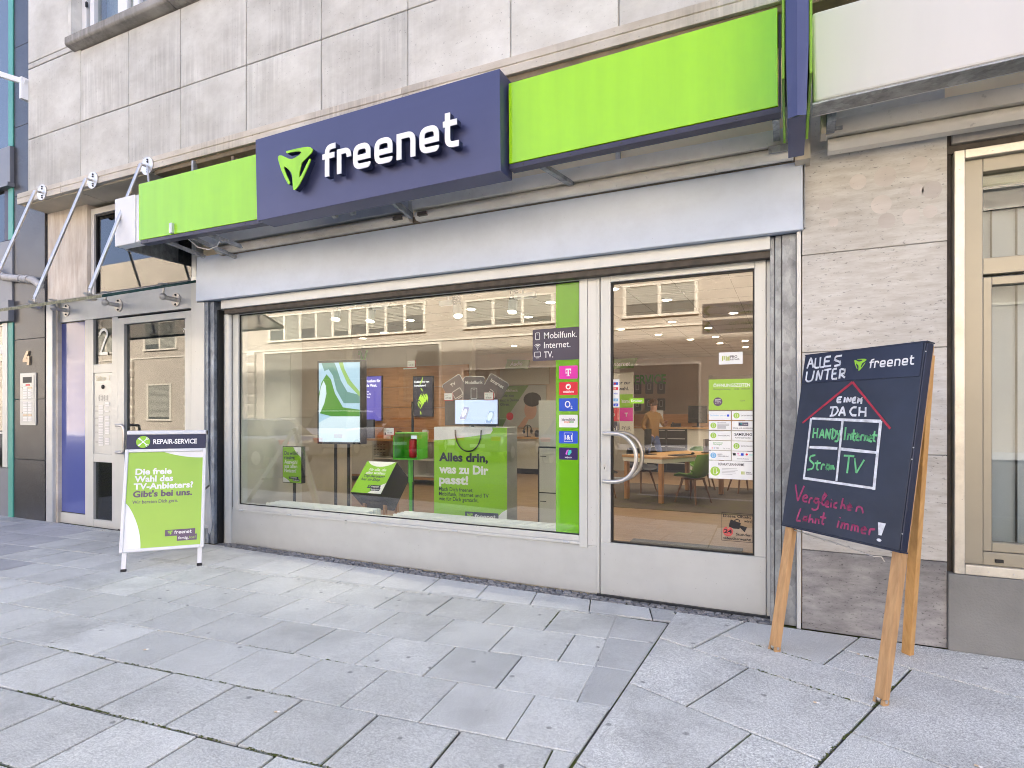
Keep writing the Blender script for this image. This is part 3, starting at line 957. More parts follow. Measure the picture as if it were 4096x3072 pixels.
# numeral 2 on the glass
mb = MB()
two = [(.07, .74)] + [(.235 + .175 * cos(a), .755 + .175 * sin(a)) for a in [radians(180 - 10 * k) for k in range(0, 22)]] + [(.30, .55), (.09, .10)]
stroke(mb, Frame((-7.955, -.045, 2.20)), [(x * .42, y * .345) for x, y in two], .034, .0)
stroke(mb, Frame((-7.955, -.045, 2.20)), [(.015, .018), (.185, .018)], .036, .0008)
mb.build('house_number', 'alu_blue', ent)
mb = MB()
text(mb, EY, '7', -6.36, 2.40, .07, -.010)
mb.build('pane_numeral', 'print_white', ent)
# transom light above the canopy
tr = MB()
tr.fbox(EY, -8.065, -8.0, 2.97, 4.06, -.06, .03)
tr.fbox(EY, -8.0, -6.172, 3.985, 4.06, -.06, .03)
tro = tr.build('transom_window', 'white_box', bld, bevel=.003)
MB().fbox(EY, -8.0, -6.172, 2.96, 3.985, -.02, -.012).build('pane', 'dark_glass', tro)
MB().frame_ring(EY, -7.999, -6.173, 2.972, 3.984, .02, -.022, .006).build('gasket', 'gasket', tro)
# hall behind the entrance
MB().box(-8.74, -6.0, 2.4, 2.45, 0, 4.2).build('hall_wall', 'soffit_plaster', bld)
MB().box(-6.02, -5.98, .06, 2.4, 0, 4.2).build('hall_wall', 'soffit_plaster', bld)
MB().box(-8.75, -6.0, .02, 2.45, -.02, .01).build('hall_floor', 'dark', bld)

# bell plate print and buttons of number 2
bp = Frame((-8.03, -.0586, .951))
mb = MB(); text(mb, bp, 'Stiftstr. 2', .045, .925, .085, .001, width=.29); mb.build('bell_lettering', MT.setdefault('brass_print', simple('brass_print', (.62, .55, .34), .4)), ent)
MB().ball(bp.p(.19, .845, .006), .028, sq=(1, .5, 1)).build('door_camera', 'black', ent, smooth=True)
mb = MB()
for cx in (.14, .245):
    for r in (.042, .026):
        for a0 in (-60, 120):
            stroke(mb, bp, circ(cx, .705, r, 8, radians(a0), radians(a0 + 120)), .006, .001)
mb.build('speaker_slots', 'print_grey', ent)
zs = [(.608, .578), (.544, .512), (.470,), (.442, .412), (.372, .344), (.302, .272, .244), (.206,), (.172, .142, .112)]
for c in range(2):
    zz = [q for grp in zs for q in grp] if c == 0 else [.640, .608, .536, .466, .436, .392, .362, .32, .292, .262, .192, .16, .13]
    for z in zz:
        o = MB().fbox(bp, .10 + c * .135, .19 + c * .135, z - .010, z + .010, .001, .004).build('bell_button', 'white', ent)
mb = MB()
for z, t in ((.60, '6.OG'), (.54, '5.OG'), (.45, '4.OG'), (.36, '3.OG'), (.27, '2.OG'), (.15, '1.OG')):
    text(mb, bp, t, .025, z - .01, .026, .001)
mb.build('floor_lettering', 'print_grey', ent)

# ================================================================== NEIGHBOUR WITH DARK GRANITE
nb = thing('granite_building', 'dark granite building with teal trim next to the entrance numbered 2', 'building', (-9.4, 0, 0))
MB().box(-24, -8.96, -.10, 12, 0.0, 20).build('wall_core', 'granite', nb)
zz = [.02, .835, 1.655, 2.472, 3.257, 4.45, 5.4, 6.5, 7.6, 8.6]
for a, b in zip(zz, zz[1:]):
    x0 = -9.70
    MB().box(x0, -8.957, -.15, -.10, a + .003, b - .003).build('granite_panel', 'granite', nb, bevel=.002)
for z0, z1 in ((.02, 2.72), (3.87, 4.58), (5.15, 9)):
    MB().box(-9.82, -9.705, -.165, -.10, z0, z1).build('corner_strip', 'teal', nb, bevel=.003)
MT['slate_panel'] = simple('slate_panel', (.22, .235, .27), .4, vary=.06)
MB().box(-14, -9.825, -.16, -.1, .02, .70).build('base_panel', 'slate_panel', nb)
MB().box(-9.95, -9.825, -.175, -.10, .71, 2.72).build('window_frame', 'alu', nb, bevel=.004)
MB().box(-14, -9.96, -.17, -.10, 2.3, 2.42).build('window_frame', 'alu', nb)
MB().box(-14, -9.96, -.155, -.105, .71, 2.3).build('window_pane', 'dark_glass', nb)
MB().box(-14, -9.96, -.155, -.105, 2.42, 2.72).build('window_pane', 'dark_glass', nb)
MB().box(-14, -9.70, -.22, -.10, 2.73, 3.02).build('spandrel_panel', 'slate_panel', nb, bevel=.006)
MB().box(-14, -9.71, -.17, -.10, 3.025, 3.86).build('spandrel_panel', 'slate_panel', nb, bevel=.006)
MB().box(-14, -9.93, -.155, -.105, 3.87, 4.57).build('window_pane', 'dark_glass', nb)
MB().box(-9.925, -9.825, -.16, -.105, 3.87, 4.57).build('window_jamb', 'navy_dark', nb)
MB().box(-14, -9.69, -.23, -.10, 4.585, 4.64).build('spandrel_lip', 'slate_panel', nb)
MB().box(-14, -9.70, -.20, -.10, 4.645, 5.145).build('spandrel_panel', 'slate_panel', nb, bevel=.006)
MB().box(-14, -9.825, -.155, -.105, 5.15, 9).build('window_pane', 'house_glass', nb)
MB().pipe([(-10.5, -.30, 3.62), (-10.0, -.25, 3.44), (-9.85, -.23, 3.36), (-9.75, -.22, 3.33), (-9.4, -.22, 3.28), (-9.1, -.21, 3.235), (-8.97, -.19, 3.15)], [.048, .048, .052, .048, .048, .048, .046], 16).build('drain_pipe', 'pipe', nb, smooth=True)
for x, z in ((-9.80, 3.345), (-9.38, 3.277), (-9.2, 3.25)):
    MB().tube((x - .022, -.221, z + .003), (x + .022, -.219, z - .004), .055, None, 16).build('pipe_collar', 'pipe', nb, smooth=True)

arm = thing('flagpole_bracket', 'white square tube arm bolted high on the limestone wall edge', 'bracket', (-8.95, -.3, 5.7))
MB().beam((-8.94, -.36, 5.74), (-10.6, -.95, 6.35), .065, .065).build('tube', 'white_box_cool', arm, bevel=.004)
MB().box(-9.0, -8.945, -.42, -.30, 5.52, 5.80).build('mount_plate', 'white_box_cool', arm, bevel=.004)
for z in (5.56, 5.62):
    MB().tube((-9.0, -.36, z), (-9.045, -.36, z), .012, None, 8).build('bolt', 'steel', arm)

it4 = thing('door_intercom', 'steel bell panel with two columns of buttons on the dark granite below the number 4', 'intercom', (-9.33, -.15, 1.3))
F4 = Frame((-9.522, -.152, 1.303))
MB().fbox(F4, 0, .382, 0, .706, 0, .012).build('back_plate', 'alu', it4, bevel=.004)
for z0, z1 in ((.03, .345), (.355, .676)):
    MB().fbox(F4, .035, .347, z0, z1, .012, .018).build('cover_plate', 'alu_panel', it4, bevel=.002)
MB().fbox(F4, .085, .295, .572, .652, .018, .021).build('speaker_grille', 'dark', it4)
yy = [.505, .472, .438, .404, .370] + [.305, .272, .238, .204, .170, .136, .100, .066]
for j, y in enumerate(yy):
    for c in range(2):
        MB().fbox(F4, .095 + c * .115, .19 + c * .115, y - .011, y + .011, .018, .022).build('bell_button', 'number_bronze' if (j in (10,) or (j == 0 and c)) else 'white', it4)
MB().fbox(F4, .09, .15, .536, .552, .018, .021).build('name_plate', 'white', it4)
MB().fbox(F4, .16, .25, .533, .555, .018, .021).build('name_plate', 'red', it4)
for y in (.505, .17):
    MB().tube(F4.p(.065, y, .018), F4.p(.065, y, .026), .009, None, 10).build('lock', 'steel', it4)
F4b = Frame((-9.45, -.152, 2.118))
mb = MB()
mb.prism(F4b, [(.10, .19), (.155, .19), (.075, .062), (.015, .062), (0, .075)][:0] or [(.095, .19), (.15, .19), (.09, .085), (.105, .085), (.105, .04), (.005, .04), (.005, .075)], 0, .018)
mb.prism(F4b, [(.105, .085), (.105, .12), (.16, .12), (.16, 0), (.105, 0), (.105, .04)], 0, .018)
tag(mb.build('house_number', 'number_bronze'), 'bronze coloured figure 4 fixed to the dark granite above the bell panel', 'house number')

# ================================================================== GLASS CANOPY OVER ENTRANCE 2
cp = thing('glass_canopy', 'frosted glass canopy hung on steel rods over the entrance numbered 2', 'canopy', (-7.5, -.1, 2.9))
def cz(y):
    return 2.945 + (y + .155) * .345
v = []
for x in (-9.35, -6.02):
    for y in (-.08, -1.13):
        v += [(x, y, cz(y)), (x, y, cz(y) - .030)]
MB().add(v, [(0, 2, 6, 4), (1, 5, 7, 3), (0, 1, 3, 2), (4, 6, 7, 5), (2, 3, 7, 6), (0, 4, 5, 1)]).build('glass_pane', 'canopy_glass', cp)
MB().add([(-9.351, -1.1315, cz(-1.13) + .001), (-6.02, -1.1315, cz(-1.13) + .001), (-6.02, -1.1315, cz(-1.13) - .031), (-9.351, -1.1315, cz(-1.13) - .031)], [(0, 3, 2, 1)]).build('dirty_edge', simple('dirty_edge', (.20, .20, .13), .7, vary=.5, vscale=30), cp)
MB().add([(-6.018, -1.13, cz(-1.13)), (-6.018, -.08, cz(-.08)), (-6.018, -.08, cz(-.08) - .030), (-6.018, -1.13, cz(-1.13) - .030)], [(0, 3, 2, 1)]).build('glass_edge', simple('glass_edge', (.01, .05, .05), .2), cp)
for xd, zd in ((-8.40, 4.205), (-7.355, 4.178), (-6.365, 4.167)):
    rt = (xd, -.47, zd); rb = (xd, -1.04, cz(-1.04) + .07)
    MB().tube((xd, -.451, zd), (xd, -.462, zd), .098, None, 28).build('wall_disc', 'steel', cp)
    for dz in (.065, .04, -.045, -.07):
        MB().tube((xd + .012, -.462, zd + dz), (xd + .012, -.472, zd + dz), .011, .008, 10).build('bolt', 'dark', cp)
    MB().tube((xd - .008, -.46, zd), (xd - .008, -.53, zd - .005), .013, None, 10).build('rod_eye', 'steel', cp)
    MB().tube((xd, -.53, zd - .008), rb, .018, None, 14).build('rod', 'steel', cp, smooth=True)
    MB().pipe([rb, (xd, -1.045, cz(-1.04) + .05), (xd, -1.04, cz(-1.04) + .02)], [.012, .018, .012], 10).build('rod_joint', 'steel', cp, smooth=True)
    MB().tube((xd, -1.04, cz(-1.04) + .004), (xd, -1.035, cz(-1.04) + .018), .062, .03, 24).build('glass_clamp', 'steel', cp, smooth=True)
    MB().tube((xd, -1.04, cz(-1.04) - .031), (xd, -1.04, cz(-1.04) - .045), .062, .04, 24).build('glass_clamp', 'steel', cp, smooth=True)
MB().tube((-6.345, -.47, 4.16), (-6.05, -.62, 3.60), .011, None, 10).build('rod', 'steel', cp)
for xb, zb in ((-8.60, 2.815), (-7.50, 2.795), (-6.43, 2.775)):
    MB().tube((xb, -.074, zb), (xb, -.084, zb), .078, None, 26).build('wall_plate', 'steel', cp)
    for dz in (.055, -.055):
        MB().tube((xb, -.084, zb + dz), (xb, -.094, zb + dz), .014, .010, 10).build('bolt', 'steel_dark', cp)
    MB().tube((xb, -.084, zb), (xb, -.23, zb + .005), .026, .022, 16).build('bracket_arm', 'steel', cp, smooth=True)
    MB().ball((xb, -.235, zb + .01), .040).build('bracket_ball', 'steel', cp, smooth=True)
    MB().tube((xb, -.235, zb + .03), (xb, -.225, cz(-.225) - .030), .013, None, 10).build('bracket_pin', 'steel', cp)
    MB().tube((xb, -.225, cz(-.225) + .002), (xb, -.225, cz(-.225) + .014), .06, .035, 24).build('glass_clamp', 'steel', cp, smooth=True)

# ================================================================== SIGNS OVER THE SHOP
box_l = thing('sign_box', 'blank white light box sticking out past the left end of the green sign', 'sign', (-6.3, -.7, 3.2))
MB().box(-6.46, -6.125, -.745, -.63, 3.222, 3.722).build('box_panel', 'white_box_cool', box_l, bevel=.005)
MB().box(-6.118, -4.3, -.735, -.62, 3.232, 3.718).build('box_panel', 'white_box_cool', box_l, bevel=.005)
MB().add([(-6.46, -.735, 3.222), (-6.46, .02, 3.222), (-6.46, .02, 3.70), (-6.46, -.735, 3.71), (-6.445, -.735, 3.222), (-6.445, .02, 3.222), (-6.445, .02, 3.70), (-6.445, -.735, 3.71)],
         [(0, 1, 2, 3), (4, 7, 6, 5), (0, 4, 5, 1), (3, 2, 6, 7), (1, 5, 6, 2), (0, 3, 7, 4)]).build('side_panel', 'galv', box_l)
MB().box(-6.47, -6.43, -.63, .03, 3.212, 3.221).build('side_flange', 'galv', box_l)
MB().box(-6.44, -5.7, -.62, -.10, 3.52, 3.53).build('top_panel', 'galv', box_l)

sg = thing('shop_sign', 'long lime green and navy fascia sign reading freenet above the shop front', 'sign', (-3.05, -.75, 3.2))
MB().add([(-4.255, -.85, 3.155), (-1.858, -.85, 3.178), (-1.858, -.655, 3.178), (-4.255, -.655, 3.155), (-4.275, -.85, 3.875), (-1.866, -.85, 3.905), (-1.866, -.655, 3.905), (-4.275, -.655, 3.875)],
         [(0, 3, 2, 1), (4, 5, 6, 7), (0, 1, 5, 4), (1, 2, 6, 5), (2, 3, 7, 6), (3, 0, 4, 7)]).build('navy_panel', 'navy', sg, bevel=.003)
def gpanel(x0, x1, xb, z0l, z0r, z1l, z1r, nm='green_panel'):
    MB().add([(x0 + .006, -.75, z0l), (x1, -.75, z0r), (x1, -.69, z0r), (x0 + .006, -.69, z0l), (x0, -.75, z1l), (x1 - .003, -.75, z1r), (x1 - .003, -.69, z1r), (x0, -.69, z1l)],
             [(0, 3, 2, 1), (4, 5, 6, 7), (0, 1, 5, 4), (1, 2, 6, 5), (2, 3, 7, 6), (3, 0, 4, 7)]).build(nm, 'lime', sg, bevel=.003)
gpanel(-1.845, -.066, 0, 3.263, 3.288, 3.845, 3.877)
gpanel(-6.056, -4.29, 0, 3.237, 3.215, 3.814, 3.807)
for x0, x1, a, b in ((-1.84, -.05, 3.225, 3.25), (-6.03, -4.28, 3.2, 3.178)):
    MB().add([(x0, -.745, a), (x1, -.745, b), (x1, -.66, b), (x0, -.66, a), (x0, -.745, a + .034), (x1, -.745, b + .034), (x1, -.66, b + .034), (x0, -.66, a + .034)],
             [(0, 3, 2, 1), (4, 5, 6, 7), (0, 1, 5, 4), (1, 2, 6, 5), (2, 3, 7, 6), (3, 0, 4, 7)]).build('bottom_rail', 'navy_dark', sg)
    for k in range(5):
        x = x0 + (x1 - x0) * (k + .3) / 5; z = a + (b - a) * (k + .3) / 5 + .017
        MB().tube((x, -.745, z), (x, -.749, z), .007, None, 8).build('screw', 'dark', sg)
MB().box(-1.85, -.07, -.688, -.662, 3.27, 3.85).build('back_panel', 'white_box', sg)  # pale unseen backing, added to bounce neutral light onto the fascia
MB().box(-.064, -.050, -.70, -.655, 3.26, 3.86).build('end_rail', 'navy_dark', sg)
# raised letters and emblem
X0, Z0, XH = -3.430, 3.371, .1985
LF = Frame((0, -.85, 0))
def tilt(x, z):
    return z + (x + 3.05) * .010
for k, sts in WORDMARK.items():
    fb = MB(); rb = MB()
    for st in sts:
        pts = [(X0 + px * XH, tilt(X0 + px * XH, Z0 + py * XH)) for px, py in st]
        stroke(fb, LF, pts, .215 * XH, .082, .008)
        stroke(rb, LF, pts, .215 * XH - .003, .074, .050)
    lt = fb.build('letter', 'letter_white', sg)
    rb.build('letter_return', 'return_navy', lt)
es = 1.725 * XH
epts = [(X0 - 2.46 * XH + ex * es, tilt(X0 - 2.46 * XH + ex * es, Z0 - .245 * XH + ey * es)) for ex, ey in EMBLEM]
emb = MB().prism(LF, epts, .074, .082).build('emblem', 'lime', sg)
cxm = sum(p[0] for p in epts) / len(epts); czm = sum(p[1] for p in epts) / len(epts)
MB().prism(LF, [(cxm + (x - cxm) * .992, czm + (z - czm) * .992) for x, z in epts], .024, .0735).build('emblem_return', 'return_navy', emb)
for x0, y0, x1, y1, z0, z1 in ((-5.80, -.66, -5.72, -.25, 3.20, 3.12), (-5.45, -.66, -5.30, -.20, 3.21, 3.08), (-5.22, -.66, -5.08, -.25, 3.21, 3.13), (-3.62, -.66, -3.62, -.56, 3.20, 3.155), (-3.42, -.66, -3.42, -.56, 3.2, 3.155), (-1.62, -.66, -1.52, -.3, 3.215, 3.19)):
    MB().beam((x0, y0, z0 + .03), (x1, y1, z1 + .03), .045, .03).build('bracket', 'galv', sg)
MB().box(-.10, -.06, -.64, -.30, 3.255, 3.275).build('bracket', 'galv', sg)
MB().pipe([(-5.5, -.60, 3.22), (-5.42, -.55, 3.14), (-5.33, -.5, 3.12), (-5.27, -.45, 3.16), (-5.29, -.4, 3.24)], .006, 6).build('cable', 'white', sg, smooth=True)
MB().box(-5.66, -5.63, -.45, -.40, 3.6, 4.1).build('hanger', 'galv', sg)

ps = thing('projecting_sign', 'navy edged green hanging sign standing out from the wall beside the white box', 'sign', (.03, -1.0, 2.9))
v = []
for z, w, yf in ((2.965, .040, -1.30), (3.333, .051, -1.30), (4.2, .051, -1.30)):
    v += [(.030 - w, yf + .035, z), (.032, yf, z - (.0 if z > 3 else .006)), (.034 + w, yf + .035, z + .002)]
f = [(0, 1, 4, 3), (1, 2, 5, 4), (3, 4, 7, 6), (4, 5, 8, 7)]
mb = MB().add(v, f)
vb = [(q[0], -.75, q[2]) for q in v]
mb.add([q for q in (v[0], v[2], vb[2], vb[0])], [(0, 3, 2, 1)])
mb.add([v[0], vb[0], vb[3], v[3]], [(0, 1, 2, 3)]); mb.add([v[3], vb[3], vb[6], v[6]], [(0, 1, 2, 3)])
mb.add([v[2], v[5], vb[5], vb[2]], [(0, 1, 2, 3)]); mb.add([v[5], v[8], vb[8], vb[5]], [(0, 1, 2, 3)])
mb.build('edge_panel', 'navy', ps)
for x0, x1 in ((-.040, -.026), (.090, .104)):
    MB().box(x0, x1, -1.18, -.36, 3.22, 4.2).build('face_panel', 'poster_lime', ps, bevel=.002)
MB().box(-.02, .085, -.74, -.36, 3.62, 3.70).build('mount_arm', 'navy_dark', ps)
MB().box(.012, .052, -.58, -.34, 3.22, 3.40).build('bracket', 'galv_blue', ps, bevel=.002)

box_r = thing('sign_box', 'blank white fascia box with a worn lower edge over the right hand window', 'sign', (2, -.7, 3.3))
MB().add([(.125, -.75, 3.262), (6, -.75, 3.62 - .18), (6, -.55, 3.44), (.125, -.55, 3.262), (.113, -.75, 3.79), (6, -.75, 3.99), (6, -.55, 3.99), (.113, -.55, 3.79)],
         [(0, 3, 2, 1), (4, 5, 6, 7), (0, 1, 5, 4), (1, 2, 6, 5), (2, 3, 7, 6), (3, 0, 4, 7)]).build('box_panel', 'white_box', box_r, bevel=.02, seg=3)
MB().add([(.118, -.752, 3.252), (6, -.752, 3.43), (6, -.6, 3.43), (.118, -.6, 3.252), (.118, -.752, 3.262), (6, -.752, 3.444), (6, -.6, 3.444), (.118, -.6, 3.262)],
         [(0, 3, 2, 1), (4, 5, 6, 7), (0, 1, 5, 4), (1, 2, 6, 5), (2, 3, 7, 6), (3, 0, 4, 7)]).build('bottom_rail', 'galv', box_r)
MB().box(-.045, .11, -.72, -.56, 3.285, 3.76).build('end_panel', 'white_box', box_r, bevel=.006)
MB().box(.205, .255, -.52, -.335, 3.24, 3.42).build('bracket', 'galv_blue', box_r, bevel=.002)
MB().box(.175, .203, -.45, -.335, 3.20, 3.40).build('bracket', 'soffit_plaster', box_r)

# ================================================================== A-BOARD WITH THE REPAIR SERVICE HEADER
def lean(fl, fr2, k):
    a = Vector((fl[0], fl[1])); b = Vector((fr2[0], fr2[1]))
    d = (b - a).normalized(); n = Vector((d.y, -d.x))
    return Frame((fl[0], fl[1], gz(fl[0])), (d.x, d.y, 0), (-n.x * k, -n.y * k, 1)), d, n

ab = thing('pavement_sign', 'white framed folding board with REPAIR-SERVICE header and green poster near the entrance', 'signboard', (-5.3, -1.0, 0))
AF, d_, n_ = lean((-5.465, -1.29), (-5.025, -.815), .27)
for x0 in (.0, .612):
    MB().fbox(AF, x0, x0 + .038, .012, 1.24, -.034, -.004).build('leg', 'white_box_cool', ab, bevel=.004)
    MB().fbox(AF, x0 - .002, x0 + .040, -.004, .024, -.038, .002).build('rubber_foot', 'rubber', ab, bevel=.003)
MB().frame_ring(AF, -.020, .665, .168, 1.128, .030, -.012, .016).build('poster_frame', 'white_box_cool', ab, bevel=.007, seg=3)
MB().fbox(AF, -.012, .657, .176, 1.12, -.02, -.010).build('back_board', 'white', ab)
po = MB().fbox(AF, .010, .635, .198, 1.098, -.006, .000).build('poster', 'poster_green', ab)
MB().flat(AF, [(.30, 1.098)] + [(.30 + .335 * t, 1.098 - .062 * (1 - (1 - t) ** 2)) for t in [i / 10 for i in range(11)]] + [(.635, 1.098)], .0006).build('poster_print', 'print_white', po)
MB().flat(AF, [(.010, .198)] + [(.010 + .135 * math.sin(t * pi / 2) ** .8 if t else .010, .62 - .422 * t) for t in [i / 14 for i in range(15)]], .0006).build('poster_print', 'print_white', po)
pw = MB(); pp = MB()
PX = .072
text(pw, AF, 'Die freie', PX, .885, .080, .0008, width=.300, bold=.035)
text(pw, AF, 'Wahl des', PX - .004, .815, .080, .0008, width=.318, bold=.035)
text(pw, AF, 'TV-Anbieters?', PX - .008, .745, .080, .0008, width=.495, bold=.035)
text(pp, AF, "Gibt's bei uns.", PX - .010, .672, .080, .0008, width=.490, bold=.035)
text(pp, AF, 'Wir beraten Dich gern.', PX - .012, .610, .046, .0008, width=.375, bold=.012)
pw.build('poster_lettering', 'print_white', po); pp.build('poster_lettering', 'print_plum', po)
MB().flat(AF, [(.338, .292), (.338, .350), (.588, .352), (.588, .300), (.603, .300), (.603, .243), (.437, .243), (.437, .292)], .0008).build('badge', 'print_plum', po)
logo(AF, .414, .310, .0225, .0012, po, 'print_white', 'poster_lime')
tb = MB(); text(tb, AF, 'fertig,', .449, .258, .036, .0012, width=.085, bold=.008); tb.build('poster_lettering', 'print_white', po)
tb = MB(); text(tb, AF, 'los!', .542, .258, .036, .0012, width=.05, bold=.004); tb.build('poster_lettering', 'poster_green', po)
hdr = MB().fbox(AF, -.012, .657, 1.130, 1.270, -.012, .004).build('header_board', 'navy_dark', ab, bevel=.002)
MB().flat(AF, circ(.122, 1.200, .058, 32), .0048).build('header_badge', 'poster_lime', hdr)
tl = MB()
for sgn in (1, -1):
    a = [(.122 - .034, 1.200 - .034 * sgn), (.122 + .034, 1.200 + .034 * sgn)]
    stroke(tl, AF, a, .008, .0054 + .0002 * sgn)
    ex, ey = a[1]
    stroke(tl, AF, circ(ex, ey, .011, 10, radians(45 * sgn + 40), radians(45 * sgn + 320)), .005, .0056 + .0002 * sgn)
    ex, ey = a[0]
    stroke(tl, AF, [(ex - .004, ey - .004 * sgn), (ex + .014, ey + .014 * sgn)], .014, .0058 + .0002 * sgn)
tl.build('header_icon', 'print_white', hdr)
tb = MB(); text(tb, AF, 'REPAIR-SERVICE', .205, 1.178, .066, .0048, width=.375, bold=.03); tb.build('header_lettering', 'print_white', hdr)
MB().fbox(AF, -.016, .661, 1.271, 1.312, -.02, .010).build('top_rail', 'white_box_cool', ab, bevel=.01, seg=3)
# rear leaf, hinged at the top
top = AF.p(0, 1.29, -.03)
rear_n = Vector((-n_.x, -n_.y, 0))
h_top = top.z
def rp(s, t):      # t: 0 top, 1 ground
    base = top + Vector((d_.x, d_.y, 0)) * s + rear_n * (.74 * t)
    return Vector((base.x, base.y, h_top * (1 - t) + gz(base.x) * t))
RF = Frame(rp(0, 1), (d_.x, d_.y, 0), rp(0, 0) - rp(0, 1))
LRF = (rp(0, 0) - rp(0, 1)).length
for x0 in (.0, .612):
    MB().fbox(RF, x0, x0 + .038, .01, LRF, -.015, .015).build('leg', 'white_box_cool', ab, bevel=.003)
MB().fbox(RF, -.01, .655, .24, LRF - .12, -.012, -.002).build('rear_panel', 'white', ab)
MB().fbox(RF, -.01, .655, .205, .24, -.014, .008).build('rear_rail', 'white_box_cool', ab, bevel=.003)
MB().tube(AF.p(.664, 1.288, -.005), AF.p(.672, 1.288, -.005), .022, None, 16).build('hinge_cap', 'rubber', ab)
MB().beam(AF.p(.652, .72, -.02), RF.p(.652, .78, 0), .006, .02).build('stay', 'steel_dark', ab)

# ================================================================== CHALKBOARD
cb = thing('chalkboard_sign', 'navy chalkboard on wooden legs with a drawn house and handwriting beside the pillar', 'signboard', (.15, -.9, 0))
CF, cd_, cn_ = lean((-.119, -.649), (.394, -1.167), .18)
for x0 in (-.018, .692):
    lg = MB().fbox(CF, x0, x0 + .058, .03, 1.84, -.052, -.012).build('leg', 'beech', cb, bevel=.004)
    xm = x0 + .029
    MB().tube(CF.p(xm - .011, .026, -.028), CF.p(xm + .011, .026, -.028), .031, None, 20).build('wheel', 'acrylic', cb, smooth=True)
    MB().tube(CF.p(xm - .010, .026, -.028), CF.p(xm + .010, .026, -.028), .016, None, 16).build('wheel_hub', 'steel', cb, smooth=True)
    for sd2 in (0, 1):
        MB().fbox(CF, x0 + sd2 * .043, x0 + .015 + sd2 * .043, .004, .0295, -.052, -.012).build('leg_cheek', 'beech', cb)
        MB().tube(CF.p(x0 + sd2 * .058 - .004, .026, -.028), CF.p(x0 + sd2 * .058 + .004, .026, -.028), .009, None, 10).build('wheel_bolt', 'steel', cb)
bd = MB().fbox(CF, -.027, .745, .772, 1.850, -.010, .010).build('board', 'chalkboard', cb, bevel=.003)
MB().fbox(CF, .7455, .753, .772, 1.848, -.040, .006).build('board_edge', 'chalk_head', cb, bevel=.003)
MB().fbox(CF, -.03, .753, 1.8505, 1.856, -.046, .012).build('board_edge', 'chalk_head', cb)
MB().fbox(CF, -.03, .753, .764, .7715, -.046, .012).build('board_edge', 'chalk_head', cb)
hp = MB().fbox(CF, -.023, .736, 1.670, 1.849, .0105, .014).build('header_panel', 'chalk_head', cb, bevel=.001)
for z in (1.80, 1.30, 1.24, .86):
    MB().tube(CF.p(.7495, z, .006), CF.p(.7495, z, .009), .0035, None, 8).build('screw', 'steel', cb)
logo(CF, .441, 1.733, .0405, .0148, hp, 'print_white', 'poster_lime')
